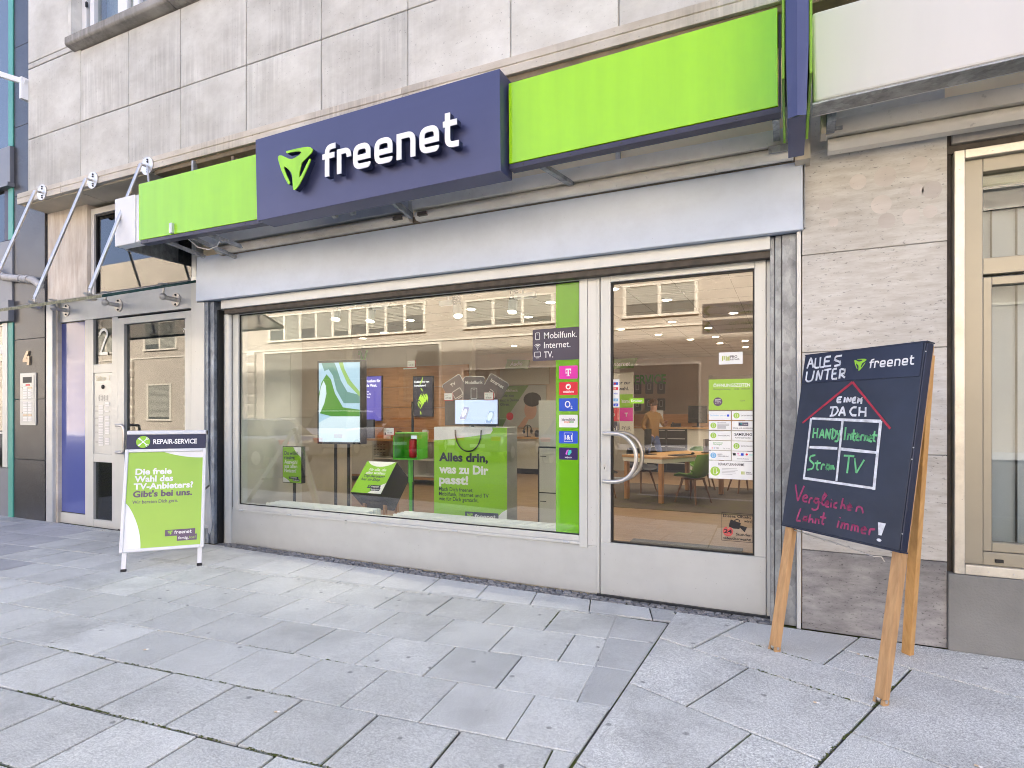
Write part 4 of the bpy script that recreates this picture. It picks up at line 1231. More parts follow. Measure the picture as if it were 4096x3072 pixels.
CHALK = {'w':[[(.005,1.764),(.023,1.834),(.054,1.767)],[(.01,1.793),(.045,1.794)],[(.061,1.827),(.064,1.763),(.097,1.765)],[(.098,1.83),(.102,1.764),(.133,1.766)],[(.173,1.826),(.132,1.826),(.134,1.767),(.185,1.769)],[(.134,1.798),(.169,1.798)],[(.252,1.825),(.208,1.823),(.203,1.802),(.247,1.786),(.248,1.768),(.207,1.765)],[(.009,1.744),(.009,1.688),(.032,1.677),(.059,1.687),(.064,1.747)],[(.089,1.682),(.092,1.745),(.122,1.684),(.128,1.747)],[(.14,1.744),(.19,1.748)],[(.167,1.746),(.168,1.683)],[(.228,1.747),(.201,1.746),(.203,1.685),(.24,1.686)],[(.204,1.716),(.23,1.718)],[(.256,1.685),(.255,1.743)],[(.255,1.743),(.289,1.736),(.287,1.716),(.259,1.712),(.293,1.688)],[(.289,1.574),(.26,1.573),(.258,1.543),(.288,1.543)],[(.259,1.558),(.283,1.56)],[(.309,1.573),(.308,1.542)],[(.324,1.541),(.327,1.571),(.346,1.542),(.35,1.57)],[(.383,1.568),(.362,1.567),(.362,1.538),(.388,1.539)],[(.362,1.553),(.381,1.554)],[(.396,1.534),(.399,1.565),(.409,1.546),(.418,1.564),(.421,1.531)],[(.238,1.516),(.234,1.462)],[(.215,1.512),(.262,1.516),(.276,1.493),(.254,1.464),(.221,1.462)],[(.284,1.462),(.304,1.518),(.326,1.462)],[(.291,1.482),(.323,1.482)],[(.395,1.512),(.368,1.512),(.354,1.488),(.37,1.465),(.4,1.465)],[(.414,1.514),(.417,1.46)],[(.452,1.512),(.458,1.458)],[(.417,1.486),(.455,1.484)]],'W':[[(.094,1.445),(.556,1.432)],[(.088,1.447),(.097,1.073)],[(.09,1.076),(.571,1.069)],[(.554,1.434),(.566,1.061)],[(.315,1.435),(.328,1.084)],[(.107,1.268),(.305,1.271)],[(.328,1.269),(.552,1.262)]],'r':[[(.027,1.416),(.346,1.659)],[(.346,1.659),(.615,1.394)]],'g':[[(.117,1.387),(.12,1.324)],[(.146,1.387),(.15,1.325)],[(.118,1.356),(.148,1.357)],[(.167,1.326),(.182,1.383),(.2,1.327)],[(.172,1.345),(.195,1.347)],[(.213,1.325),(.211,1.384),(.239,1.326),(.239,1.385)],[(.256,1.385),(.258,1.324)],[(.248,1.385),(.279,1.372),(.28,1.337),(.256,1.322)],[(.287,1.377),(.287,1.355),(.301,1.352)],[(.307,1.379),(.299,1.311),(.278,1.312)],[(.341,1.396),(.343,1.321)],[(.363,1.322),(.364,1.357),(.382,1.355),(.385,1.323)],[(.397,1.384),(.398,1.324),(.411,1.322)],[(.384,1.36),(.415,1.361)],[(.415,1.339),(.436,1.347),(.428,1.357),(.414,1.348),(.418,1.325),(.44,1.323)],[(.447,1.322),(.447,1.356),(.464,1.352)],[(.471,1.321),(.473,1.352),(.489,1.35),(.489,1.322)],[(.497,1.334),(.516,1.341),(.507,1.351),(.495,1.342),(.498,1.322),(.519,1.321)],[(.526,1.379),(.525,1.323),(.538,1.324)],[(.515,1.356),(.545,1.355)],[(.157,1.222),(.124,1.215),(.117,1.191),(.157,1.167),(.151,1.139),(.113,1.129)],[(.179,1.191),(.179,1.138),(.195,1.136)],[(.16,1.173),(.205,1.177)],[(.213,1.138),(.213,1.171),(.236,1.17)],[(.257,1.172),(.245,1.165),(.246,1.15),(.259,1.144),(.27,1.154),(.268,1.167),(.257,1.172)],[(.274,1.143),(.277,1.172),(.288,1.144),(.29,1.173),(.303,1.146)],[(.354,1.232),(.422,1.233)],[(.389,1.231),(.391,1.134)],[(.426,1.222),(.448,1.139),(.486,1.218)]],'c':[[(.04,1.03),(.073,.931),(.107,1.03)],[(.107,.95),(.147,.964),(.127,.98),(.106,.959),(.115,.935),(.145,.939)],[(.158,.929),(.162,.962),(.18,.964)],[(.229,.964),(.202,.967),(.191,.946),(.212,.937),(.228,.957),(.23,.908),(.203,.894),(.183,.903)],[(.243,.942),(.277,.995),(.265,1.004),(.25,.982),(.253,.934),(.271,.937)],[(.276,.937),(.3,.947),(.287,.965),(.274,.95),(.28,.927),(.303,.93)],[(.314,.958),(.314,.928)],[(.315,.975),(.314,.97)],[(.354,.962),(.333,.954),(.333,.933),(.356,.932)],[(.387,.992),(.381,.93)],[(.38,.944),(.399,.96),(.407,.934)],[(.421,.942),(.448,.952),(.437,.963),(.419,.954),(.422,.931),(.448,.933)],[(.477,.929),(.48,.959),(.507,.96),(.521,.928)],[(.103,.891),(.082,.812),(.115,.818)],[(.145,.85),(.133,.841),(.133,.828),(.147,.824),(.159,.832),(.159,.845),(.145,.85)],[(.18,.869),(.175,.817)],[(.177,.833),(.2,.846),(.204,.819)],[(.221,.82),(.223,.849),(.243,.848),(.247,.821)],[(.273,.893),(.268,.826),(.284,.825)],[(.251,.863),(.293,.864)],[(.379,.863),(.374,.823)],[(.384,.884),(.383,.878)],[(.397,.822),(.402,.856),(.42,.855),(.42,.823)],[(.42,.851),(.441,.857),(.442,.822)],[(.463,.821),(.467,.857),(.484,.856),(.485,.823)],[(.485,.852),(.503,.855),(.504,.822)],[(.521,.834),(.556,.846),(.541,.858),(.523,.845),(.528,.821),(.554,.824)],[(.573,.819),(.573,.852),(.603,.855)]]}
_k = [0]
def chalk(key, mat, w, wob=.0012, base=.0105, name='chalk_stroke'):
    random.seed(5)
    for st in CHALK[key]:
        pts = []
        for i in range(len(st) - 1):
            for t in (0, .5):
                pts.append((st[i][0] + (st[i + 1][0] - st[i][0]) * t, st[i][1] + (st[i + 1][1] - st[i][1]) * t))
        pts.append(st[-1])
        if len(st) > 2:
            pts = roundpath([st[0]] + list(st[1:-1]) + [st[-1]], .012, 4)
        pts = [(x + random.uniform(-wob, wob) * .4, y + random.uniform(-wob, wob) * .4) for x, y in pts]
        ws = [w * random.uniform(.82, 1.12) for _ in pts]
        _k[0] += 1
        mb = MB()
        stroke(mb, CF, pts, ws, (base if pts[0][1] < 1.668 else .0144) + .00005 * (_k[0] % 40))
        mb.build(name, mat, bd)
chalk('w', 'chalk_white', .0125)
chalk('W', 'chalk_white', .0165)
chalk('r', 'chalk_red', .014)
chalk('g', 'chalk_green', .0115)
chalk('c', 'chalk_crimson', .0115)
MB().flat(CF, [(.613, .896), (.658, .896), (.642, .83), (.625, .83)], .0108).build('chalk_stroke', 'chalk_white', bd)
MB().flat(CF, circ(.632, .805, .014, 16, ry=.008), .0108).build('chalk_stroke', 'chalk_white', bd)
# wire catch under the board and rear leg frame
MB().pipe([CF.p(.045, .760, -.02), CF.p(.06, .752, -.01), CF.p(.36, .735, -.008), CF.p(.60, .715, -.008), CF.p(.64, .722, -.012), CF.p(.655, .700, -.02)], .0035, 8).build('wire_catch', 'steel', cb, smooth=True)
for fx, fy, sx in ((.643, -.353, .705),):
    tp = CF.p(sx, 1.80, -.07)
    MB().beam((fx, fy, .0), tp, .055, .036, (cn_.x, cn_.y, 0)).build('rear_leg', 'board_wood', cb, bevel=.003)

# ================================================================== PAVEMENT, SETTS, ROAD
def sheet(name, x0, x1, y0, y1, z, mat, nx=1, ny=1, zf=None):
    v = []; f = []
    for j in range(ny + 1):
        for i in range(nx + 1):
            x = x0 + (x1 - x0) * i / nx; y = y0 + (y1 - y0) * j / ny
            v.append((x, y, z + (zf(x) if zf else 0)))
    for j in range(ny):
        for i in range(nx):
            a = j * (nx + 1) + i
            f.append((a, a + 1, a + nx + 2, a + nx + 1))
    return MB().add(v, f).build(name, mat)

ground = struct(sheet('ground', -250, 250, -250, 250, -.35, 'asphalt'))
pave = struct(sheet('pavement', -40, 40, -6.2, .0, -.012, 'joint', 120, 1, gz))
road = struct(sheet('road', -80, 80, -19.4, -6.05, -.13, 'asphalt', 4, 2))
for x in range(-26, 14, 2):
    MB().box(x + .003, x + 1.997, -6.2, -6.05, -.2, -.008).build('kerb_stone', 'kerb', pave, bevel=.012)
farpave = struct(sheet('far_pavement', -60, 40, -24.2, -19.4, -.012, 'slab_dark', 2, 2))

def slab(poly, mat, g=.004, th=.04, j=None):
    poly = inset(poly, g)
    if len(poly) < 3 or area(poly) < .004:
        return None
    n = len(poly)
    s_ = sum(poly[i][0] * poly[(i + 1) % n][1] - poly[(i + 1) % n][0] * poly[i][1] for i in range(n))
    if s_ < 0:
        poly = poly[::-1]
    j = random.uniform(-.0012, .0012) if j is None else j
    tx, ty = random.uniform(-.003, .003), random.uniform(-.003, .003)
    cx = sum(p[0] for p in poly) / n; cy = sum(p[1] for p in poly) / n
    c = .004
    top = []
    for x, y in poly:
        l = math.hypot(x - cx, y - cy)
        top.append((x + (cx - x) / l * c * 1.4, y + (cy - y) / l * c * 1.4))
    zt = lambda x, y: gz(x) + j + (x - cx) * tx + (y - cy) * ty
    v = [(x, y, gz(x) - th) for x, y in poly] + [(x, y, zt(x, y) - c) for x, y in poly] + [(x, y, zt(x, y)) for x, y in top]
    f = []
    for k in range(n):
        k2 = (k + 1) % n
        f += [(k, k2, n + k2, n + k), (n + k, n + k2, 2 * n + k2, 2 * n + k)]
    f.append(tuple(range(2 * n, 3 * n)))
    return MB().add(v, f).build('paving_slab', mat, pave)

random.seed(11)
A = radians(5.6)
e1 = Vector((cos(A), sin(A))); e2 = Vector((-sin(A), cos(A)))
O = Vector((-1.017, -1.332))              # a corner on row line 3
PW, PH = .4385, .4425
def local(s_, t):
    p = O + e1 * s_ + e2 * t
    return (p.x, p.y)
def diag_x(y):
    return -.762 + (y + .15) * .027
for r in range(-7, 6):
    off = .5 * PW if r % 2 == 0 else 0
    t0, t1 = r * PH, (r + 1) * PH
    for c in range(-24, 5):
        s0 = c * PW + off; s1 = s0 + PW
        poly = [local(s0, t0), local(s1, t0), local(s1, t1), local(s0, t1)]
        # leave the row beside the shop front and the wedge strip on the right to their own slabs
        poly = clip(poly, -1, -.128, 1.185) if t0 > -.6 else poly     # edge of the wedge: from (-1.13,-.44) to (-.955,-1.776)
        if not poly: continue
        poly = clip(poly, -1, .027, .760) if poly else poly
        if not poly: continue
        # nothing inside the strip along the front (row line 1)
        xc0 = sum(p[0] for p in poly) / len(poly)
        poly = clip(poly, .085, -1, .085 * -2.0 + .489) if xc0 > -6.2 else clip(poly, 0, -1, .13)
        if not poly: continue
        cx = sum(p[0] for p in poly) / len(poly); cy = sum(p[1] for p in poly) / len(poly)
        if cx < -10.5 or (cy < -3.6):
            continue
        m = 'slab_dark' if (cx < -7.2 - (cy + 1) * .9 and cy > -2.6) else 'slab'
        slab(poly, m, (.003 if random.random() < .7 else .006) + (.003 if r <= -3 else 0))
# light row along the shop front (between setts and row line 1)
xs = [-6.40, -5.95, -5.50, -5.05, -4.60, -4.155, -3.703, -3.246, -2.792, -2.314, -1.868, -1.413, -.955, -.775]
def rl1(x):
    return -.489 + .085 * (x + 2.0)
for a, b in zip(xs, xs[1:]):
    yt = -.164 if b < -.9 else -.15
    poly = [(a, yt), (b, yt), (b + .075, rl1(b)), (a + .075, rl1(a))]
    slab(poly, 'slab_light' if b < -.9 and a > -6 else 'slab_mortar' if b > -.8 else 'slab', .004)
# wedge of mortar bedded slabs
wl = lambda y: -1.185 - .128 * y
ys = [-.455, -.86, -1.322, -1.768]
for a, b in zip(ys, ys[1:]):
    slab([(wl(a) + .003, a - .01), (diag_x(a) - .003, a + .02), (diag_x(b) - .003, b + .015), (wl(b) + .003, b)], 'slab_mortar', .004)
MB().add([(wl(-.44) - .012, -.44, -.004), (diag_x(-.44) + .002, -.44, -.004), (diag_x(-1.78) + .002, -1.78, -.004), (wl(-1.78) - .012, -1.78, -.004)], [(0, 3, 2, 1)]).build('mortar_bed', 'slab_mortar', pave)
# the large granite slabs on the right, laid on a turned grid
B = radians(-22.3)
f1 = Vector((cos(B), sin(B))); f2 = Vector((-sin(B), cos(B)))
def big(s0, s1, n0, n1, g=.006, m='slab_large'):
    pts = []
    for s_, n_2 in ((s0, n0), (s1, n0), (s1, n1), (s0, n1)):
        p = f1 * s_ + f2 * n_2
        pts.append((p.x, p.y))
    pts = clip(pts, 1, -.027, -.762 + .15 * .027 + .004)
    if pts:
        pts = clip(pts, 0, -1, .165)
    if pts and len(pts) > 2:
        slab(pts, m, g)
big(-1.4, -.20, -.968, .6)
big(-.20, .44, -.62, .6)
big(.44, 1.35, -.305, .9)
big(1.35, 2.6, -.305, 1.4)
big(.44, .80, -.62, -.305)
big(-.20, .80, -.968, -.62)
big(-1.4, .165, -1.637, -.968)
big(.165, .80, -1.637, -.968)
big(-1.6, .5, -2.4, -1.637)
big(.5, .80, -2.4, -1.637)
big(.80, 1.85, -1.30, -.305, .008)
big(1.85, 2.9, -1.30, -.305, .007)
big(.80, 1.7, -2.3, -1.30, .008)
big(1.7, 2.9, -2.3, -1.30)
big(2.9, 4.2, -2.3, -.305)
big(-2.2, 3.4, -3.4, -2.4)

# small granite setts along the foot of the shop front
random.seed(21)
def sett(x, y, w, h):
    pts = [(x - w / 2 + random.uniform(-.006, .006), y - h / 2 + random.uniform(-.005, .005)), (x + w / 2 + random.uniform(-.006, .006), y - h / 2 + random.uniform(-.005, .005)),
           (x + w / 2 + random.uniform(-.006, .006), y + h / 2 + random.uniform(-.005, .005)), (x - w / 2 + random.uniform(-.006, .006), y + h / 2 + random.uniform(-.005, .005))]
    j = random.uniform(-.004, .004)
    cx, cy = x, y
    v = [(a, b, gz(a) - .03) for a, b in pts] + [(a, b, gz(a) - .004 + j) for a, b in pts]
    v += [(cx + (a - cx) * .72, cy + (b - cy) * .72, gz(a) + .003 + j) for a, b in pts]
    f = [(i, (i + 1) % 4, 4 + (i + 1) % 4, 4 + i) for i in range(4)] + [(4 + i, 4 + (i + 1) % 4, 8 + (i + 1) % 4, 8 + i) for i in range(4)] + [(8, 9, 10, 11)]
    MB().add(v, f).build('sett', 'sett', pave)
for row, y in enumerate((-.036, -.073, -.110, -.146)):
    x = -5.68
    while x < -.14:
        w = random.uniform(.050, .082)
        sett(x + w / 2, y, w - .010, .029)
        x += w
# moss tufts and litter
random.seed(5)
mv = MB()
MOSS = []
def on_row(x, k, ln, cnt):
    p = O + e2 * (k * PH)
    MOSS.append((x, p.y + (x - p.x) * math.tan(A), ln, A, cnt))
def on_big(s_, n_2, ln, ang, cnt):
    p = f1 * s_ + f2 * n_2
    MOSS.append((p.x, p.y, ln, ang, cnt))
on_row(-2.9, -2, 1.2, 60); on_row(-2.95, -3, 1.4, 100); on_row(-1.9, -3, .5, 30); on_row(-2.6, -1, .9, 30); on_row(-3.9, -2, .5, 22); on_row(-3.3, -4, .8, 40)
MOSS.append((-1.518, -.718, .36, A + pi / 2, 22))
on_big(.80, -.80, .34, B + pi / 2, 40); on_big(.80, -1.5, .4, B + pi / 2, 20); on_big(.45, -.968, .5, B, 24); on_big(.2, -.62, .35, B, 16); on_big(.62, -.305, .14, B, 10)
for cx, cy, ln, ang, k in MOSS:
    for _ in range(k * 2):
        t = random.uniform(-.5, .5) * ln
        x = cx + cos(ang) * t + random.uniform(-.006, .006); y = cy + sin(ang) * t + random.uniform(-.006, .006)
        r = random.uniform(.0015, .0045)
        mv.ball((x, y, gz(x) - .001), r, 6, 4, (1.3, 1.3, .7))
struct(mv.build('moss', 'moss', None, smooth=True), 'stuff', 'green moss growing in the joints of the paving')
butts = [(-2.25, -2.50, 'cigarette butt lying on the slabs in front of the window sill', .5), (.12, -1.28, 'cigarette butt lying left of the front chalkboard leg', -.2), (.70, -1.60, 'cigarette butt lying in the lowest joint of the large slabs', -.4),
         (-3.55, -2.30, 'pale cigarette butt lying at the far left of the paving', .9), (-2.60, -.12, 'orange cigarette butt on the pale slabs below the shop window', .1), (.38, -.50, 'cigarette butt in the slab joint behind the chalkboard', -.35)]
for x, y, lab, a in butts:
    t = thing('cigarette_butt', lab, 'cigarette butt', (x, y, gz(x)))
    dx, dy = cos(a) * .014, sin(a) * .014
    MB().tube((x - dx, y - dy, gz(x) + .006), (x, y, gz(x) + .006), .004, None, 8).build('filter', 'number_bronze', t)
    MB().tube((x, y, gz(x) + .006), (x + dx * .9, y + dy * .9, gz(x) + .006), .004, None, 8).build('paper', 'white', t)

# ================================================================== INSIDE THE SHOP
MT['shop_wall'] = simple('shop_wall', (.62, .60, .54), .7, vary=.04)
MT['shop_wall_warm'] = simple('shop_wall_warm', (.66, .52, .40), .7, vary=.04)
MT['shop_ceiling'] = simple('shop_ceiling', (.56, .50, .40), .8, vary=.03)
MT['shop_floor'] = wood('shop_floor', (.20, .115, .055), (.34, .21, .115), (1.2, 12, 12), .42, 2.5)
MT['shop_carpet'] = simple('shop_carpet', (.10, .075, .055), .95, vary=.2, vscale=60)
MT['oak'] = wood('oak', (.46, .24, .085), (.62, .36, .15), (1, 10, 10), .42, 2.0)
MT['oak_leg'] = wood('oak_leg', (.36, .17, .065), (.52, .28, .12), (10, 10, 1), .42, 2.0)
MT['walnut'] = wood('walnut', (.13, .06, .03), (.24, .12, .06), (10, 10, 1), .45, 2.0)
MT['wood_wall'] = wood('wood_wall', (.40, .18, .06), (.58, .29, .11), (1, 8, 8), .45, 2.0)
MT['cabinet_white'] = simple('cabinet_white', (.70, .68, .60), .4, vary=.02)
MT['chair_green'] = simple('chair_green', (.12, .26, .02), .45, vary=.05)
MT['chair_dark'] = simple('chair_dark', (.035, .035, .04), .5)
MT['fabric_brown'] = simple('fabric_brown', (.30, .16, .05), .9, vary=.1, vscale=30)
MT['denim'] = simple('denim', (.07, .11, .26), .9, vary=.12, vscale=40)
MT['black_shirt'] = simple('black_shirt', (.02, .02, .022), .9)
MT['hair_brown'] = simple('hair_brown', (.12, .055, .025), .7, vary=.3, vscale=60)
MT['hair_dark'] = simple('hair_dark', (.03, .02, .015), .7, vary=.3, vscale=60)
MT['radiator'] = simple('radiator', (.78, .80, .76), .35, vary=.02)
MT['screen_black'] = simple('screen_black', (.006, .006, .008), .12)
MT['lamp_glow'] = emis('lamp_glow', (1.0, .90, .72), 3.5)
MT['green_metal'] = simple('green_metal', (.09, .48, .035), .3, vary=.02)
MT['jug_red'] = simple('jug_red', (.45, .015, .03), .35)
MT['bag_side'] = simple('bag_side', (.50, .50, .47), .5)

FZ = .02
struct(MB().box(-11, .9, .10, 12.1, -.05, FZ).build('shop_floor', 'shop_floor'))
ceil = struct(MB().box(-11, .9, .10, 12.1, 3.0, 3.06).build('shop_ceiling', 'shop_ceiling'))
for i in range(-17, 2):
    MB().box(i * .62 - .003, i * .62 + .003, .12, 12, 2.997, 2.9995).build('ceiling_joint', 'brown_soffit', ceil) if -11 < i * .62 < .9 else None
for i in range(1, 19):
    MB().box(-10.9, .85, i * .62 - .003, i * .62 + .003, 2.9965, 2.9985).build('ceiling_joint', 'brown_soffit', ceil)
struct(MB().box(-11.1, -11, .10, 12.1, 0, 3.06).build('shop_wall_left', 'shop_wall'))
struct(MB().box(.9, 1.0, .10, 12.1, 0, 3.06).build('shop_wall_right', 'shop_wall'))
struct(MB().box(-11, .9, 12.0, 12.1, 0, 3.06).build('shop_wall_back', 'shop_wall_warm'))
struct(MB().box(-11, -5.98, .11, .2, 0, 3.06).build('shop_wall_front', 'shop_wall'))
struct(MB().box(-5.75, -5.585, .11, 1.02, FZ, 3.0).build('shop_wall_return', 'shop_wall'))
struct(MB().box(-5.58, -1.40, .02, .10, -.02, .385).build('window_parapet', 'shop_wall'))
struct(MB().box(-5.75, .1, .02, .16, 2.575, 3.06).build('window_header', 'shop_ceiling'))
struct(MB().box(.08, .9, .11, .2, 0, 3.06).build('shop_wall_front_right', 'shop_wall'))
MB().box(-3.6, -.2, 4.3, 7.6, FZ + .001, FZ + .006).build('desk_carpet', 'shop_carpet')
tag(bpy.data.objects['desk_carpet'], 'dark brown carpet under the desk and chairs inside the shop', 'carpet')
tag(MB().box(-1.62, -.45, 1.15, 2.1, FZ, FZ + .012).build('door_mat', 'dark'), 'black entrance mat lying inside the shop door', 'doormat')

# ---- lamps
dl = [(-1.496, 3.446), (-.777, 4.919), (-1.77, 5.394), (-2.762, 5.878), (-2.292, 6.87), (-1.848, 7.905), (-1.314, 6.356), (-1.336, 7.683), (-1.368, 8.833), (-.919, 9.823), (-.849, 8.62), (-1.959, 2.467),
      (-4.214, 2.948), (-2.974, 2.944), (-3.733, 3.931), (-5.6, 3.4), (-6.9, 4.4), (-7.8, 4.9), (-5.6, 7.4), (-4.2, 7.6)]
ORD = ('highest', 'second highest', 'third highest', 'fourth highest', 'fifth highest', 'sixth highest', 'seventh highest', 'eighth highest', 'ninth highest', 'tenth highest', 'eleventh highest', 'twelfth highest', 'thirteenth highest')
dl.sort(key=lambda q: q[1])
seen = {'door': 0, 'window': 0}
for i, (x, y) in enumerate(dl):
    where = 'door' if -1.385 < x * 4.61 / (y + 4.61) < -.1 else 'window'
    lab = '%s round ceiling downlight seen through the shop %s' % (ORD[seen[where]], where)
    seen[where] += 1
    t = thing('ceiling_light', lab, 'ceiling light', (x, y, 2.99), 'round downlights in the shop ceiling')
    MB().tube((x, y, 2.982), (x, y, 2.996), .075, None, 20).build('trim_ring', 'white', t)
    MB().tube((x, y, 2.978), (x, y, 2.983), .058, None, 20).build('lens', 'lamp_glow', t)
    ld = bpy.data.lights.new('downlight', 'SPOT')
    ld.energy = 6; ld.spot_size = radians(150); ld.spot_blend = .6; ld.shadow_soft_size = .06; ld.color = (1.0, .92, .78)
    lo = bpy.data.objects.new('downlight', ld); COL.objects.link(lo); lo.location = (0, 0, -.03); lo.parent = t
spots = [(-5.05, 1.05, 'track spotlight nearest the left side of the shop window', .1), (-4.75, 1.35, 'second track spotlight from the left behind the window', 0), (-3.60, 1.5, 'third track spotlight from the left, tilted to the right', .25), (-2.86, 1.5, 'track spotlight nearest the green strip on the window', .0)]
for x, y, lab, tl_ in spots:
    t = thing('track_spotlight', lab, 'spotlight', (x, y, 2.95), 'track spotlights behind the shop window')
    sx = 1 if x > -3.2 else (-1 if x > -4 else 1)
    MB().box(x - .02 + sx * .04, x + .02 + sx * .26, y - .03, y + .03, 2.76, 2.82).build('driver_box', 'white_box_cool', t, bevel=.004)
    MB().tube((x + sx * .12, y, 2.82), (x + sx * .12, y, 2.99), .012, None, 8).build('stem', 'white', t)
    ax = Vector((tl_, -.25, -1)).normalized()
    c = Vector((x, y, 2.74))
    MB().tube(c, c + ax * .13, .052, .055, 20).build('lamp_body', 'white_box_cool', t, smooth=True)
    fb = MB()
    for k in range(6):
        fb.tube(c - ax * (.02 + .02 * k), c - ax * (.028 + .02 * k), .05, None, 18)
    fb.tube(c, c - ax * .13, .02, None, 10)
    fb.build('cooling_fins', 'dark', t)
    MB().tube(c + ax * .128, c + ax * .134, .047, None, 20).build('lens', 'lamp_glow', t)
    ld = bpy.data.lights.new('spotlight', 'SPOT')
    ld.energy = 7.5; ld.spot_size = radians(85); ld.spot_blend = .5; ld.shadow_soft_size = .05; ld.color = (1.0, .9, .75)
    lo = bpy.data.objects.new('spotlight', ld); COL.objects.link(lo)
    lo.matrix_world = Matrix.Translation(c + ax * .16) @ ax.to_track_quat('-Z', 'Y').to_matrix().to_4x4()
    lo.parent = t; lo.matrix_parent_inverse = t.matrix_basis.inverted()
t = thing('linear_light', 'thin linear lamp glowing under the ceiling deep on the left', 'ceiling light', (-8.6, 4.0, 2.9))
MB().box(-9.1, -8.2, 3.98, 4.02, 2.93, 2.96).build('housing', 'white', t)
MB().box(-9.08, -8.22, 3.985, 4.015, 2.922, 2.929).build('lens', 'lamp_glow', t)

# ---- radiators under the window
for i, (x0, x1, lab) in enumerate(((-5.2, -3.80, 'white panel radiator behind the left half of the shop window'), (-3.50, -1.70, 'white panel radiator behind the right half of the shop window'))):
    t = thing('radiator', lab, 'radiator', ((x0 + x1) / 2, .2, .1))
    for k in range(4):
        y = .104 + k * .06
        MB().box(x0, x1, y, y + .022, .10, .482).build('panel', 'radiator', t, bevel=.005)
    for k in range(3):
        y = .128 + k * .06
        mb = MB()
        for q in range(int((x1 - x0) / .06)):
            mb.box(x0 + .03 + q * .06, x0 + .045 + q * .06, y, y + .034, .455, .475)
        mb.build('grille', 'radiator', t)
    xv = x1 + .06 if i == 0 else x0 - .06
    MB().tube((xv - .05, .2, .40), (xv + .05, .2, .40), .030, .026, 14).build('valve', 'white', t, smooth=True)
    for xl in (x0 + .15, x1 - .15):
        MB().box(xl - .02, xl + .02, .15, .30, FZ, .10).build('foot', 'radiator', t)

# ---- advertising stands in the window
def pole_stand(t, x, y, z1, r=.014, mat='black', base=.16):
    MB().tube((x, y, FZ + .012), (x, y, z1), r, None, 12).build('pole', mat, t)
    MB().tube((x, y, FZ), (x, y, FZ + .012), base, None, 24).build('base_plate', mat, t)

# portrait screen on two poles
tv = thing('screen_totem', 'large portrait screen with green and blue waves on two black poles', 'screen', (-5.0, 1.1, 0))
TF = Frame((-5.31, 1.0, 1.085), (.985, .17, 0))
MB().fbox(TF, 0, .61, 0, 1.03, -.13, 0).build('casing', 'black', tv, bevel=.004)
MT['scr_sky'] = emis('scr_sky', (.42, .62, .80), 0.121)
MT['scr_green'] = emis('scr_green', (.07, .26, .02), 0.121)
MT['scr_teal'] = emis('scr_teal', (.12, .30, .27), 0.110)
MT['scr_pale'] = emis('scr_pale', (.62, .74, .84), 0.132)
MT['scr_lime'] = emis('scr_lime', (.30, .52, .14), 0.110)
scr = MB().fbox(TF, .022, .588, .025, 1.0, 0, .002).build('screen', 'scr_sky', tv)
def wave(pts, mat, d):
    MB().flat(TF, pts, d).build('screen_graphic', mat, scr)
wave([(.022, .38), (.022, .62), (.06, .76), (.13, .86), (.19, .80), (.25, .62), (.36, .45), (.588, .42), (.588, .36), (.588, .34), (.2, .34)], 'scr_green', .0026)
wave([(.06, 1.0), (.10, .90), (.16, .92), (.22, .84), (.27, .66), (.37, .50), (.588, .50), (.588, .60), (.42, .64), (.33, .78), (.27, .94), (.24, 1.0)], 'scr_teal', .0023)
wave([(.022, .36), (.05, .40), (.10, .50), (.13, .62), (.12, .72), (.09, .78), (.05, .70), (.03, .58), (.022, .5)], 'scr_pale', .0032)
wave([(.30, 1.0), (.33, .92), (.42, .74), (.588, .58), (.588, .64), (.46, .78), (.38, .92), (.36, 1.0)], 'scr_lime', .0029)
wave([(.022, .025), (.588, .025), (.588, .34), (.2, .34), (.1, .30), (.022, .26)], 'scr_pale', .0024)
for x in (.22, .40):
    p = TF.p(x, 0, -.06)
    MB().tube((p.x, p.y, FZ + .01), (p.x, p.y, p.z + .01), .019, None, 12).build('pole', 'black', tv)
p = TF.p(.31, 0, -.06)
MB().box(p.x - .28, p.x + .28, p.y - .2, p.y + .2, FZ, FZ + .012).build('base_plate', 'black', tv)

ss = thing('display_sign', 'small green sign box on a pole asking Du willst riesige Auswahl', 'display sign', (-5.3, .75, 0))
SF = Frame((-5.515, .64, .632))
MB().fbox(SF, .0, .305, 0, .437, -.06, 0).build('casing', 'black', ss, bevel=.003)
f_ = MB().fbox(SF, .008, .297, .008, .429, 0, .002).build('poster', 'poster_lime', ss)
MB().flat(SF, [(.175, .429), (.19, .40), (.23, .36), (.297, .31), (.297, .429)], .0026).build('poster_print', 'print_white', f_)
MB().flat(SF, [(.008, .008), (.008, .07), (.05, .055), (.10, .03), (.125, .008)], .0026).build('poster_print', 'print_white', f_)
a = MB(); b = MB()
text(a, SF, 'Du willst', .032, .335, .062, .003, width=.215, bold=.02)
text(a, SF, 'riesige', .032, .282, .062, .003, width=.165, bold=.02)
text(b, SF, 'Auswahl', .032, .230, .062, .003, width=.205, bold=.02)
text(b, SF, 'aus allen', .032, .180, .062, .003, width=.205, bold=.02)
text(b, SF, 'Netzen?', .032, .128, .062, .003, width=.190, bold=.02)
a.build('poster_lettering', 'print_navy', f_); b.build('poster_lettering', 'print_white', f_)
MB().flat(SF, [(.105, .050), (.105, .078), (.255, .078), (.255, .055), (.272, .055), (.272, .024), (.165, .024), (.165, .050)], .003).build('badge', 'print_navy', f_)
logo(SF, .145, .058, .013, .0034, f_, 'print_white', 'poster_lime')
a = MB(); text(a, SF, 'fertig,los!', .172, .031, .022, .0034, width=.09, bold=.01); a.build('poster_lettering', 'print_white', f_)
p = SF.p(.16, 0, -.03)
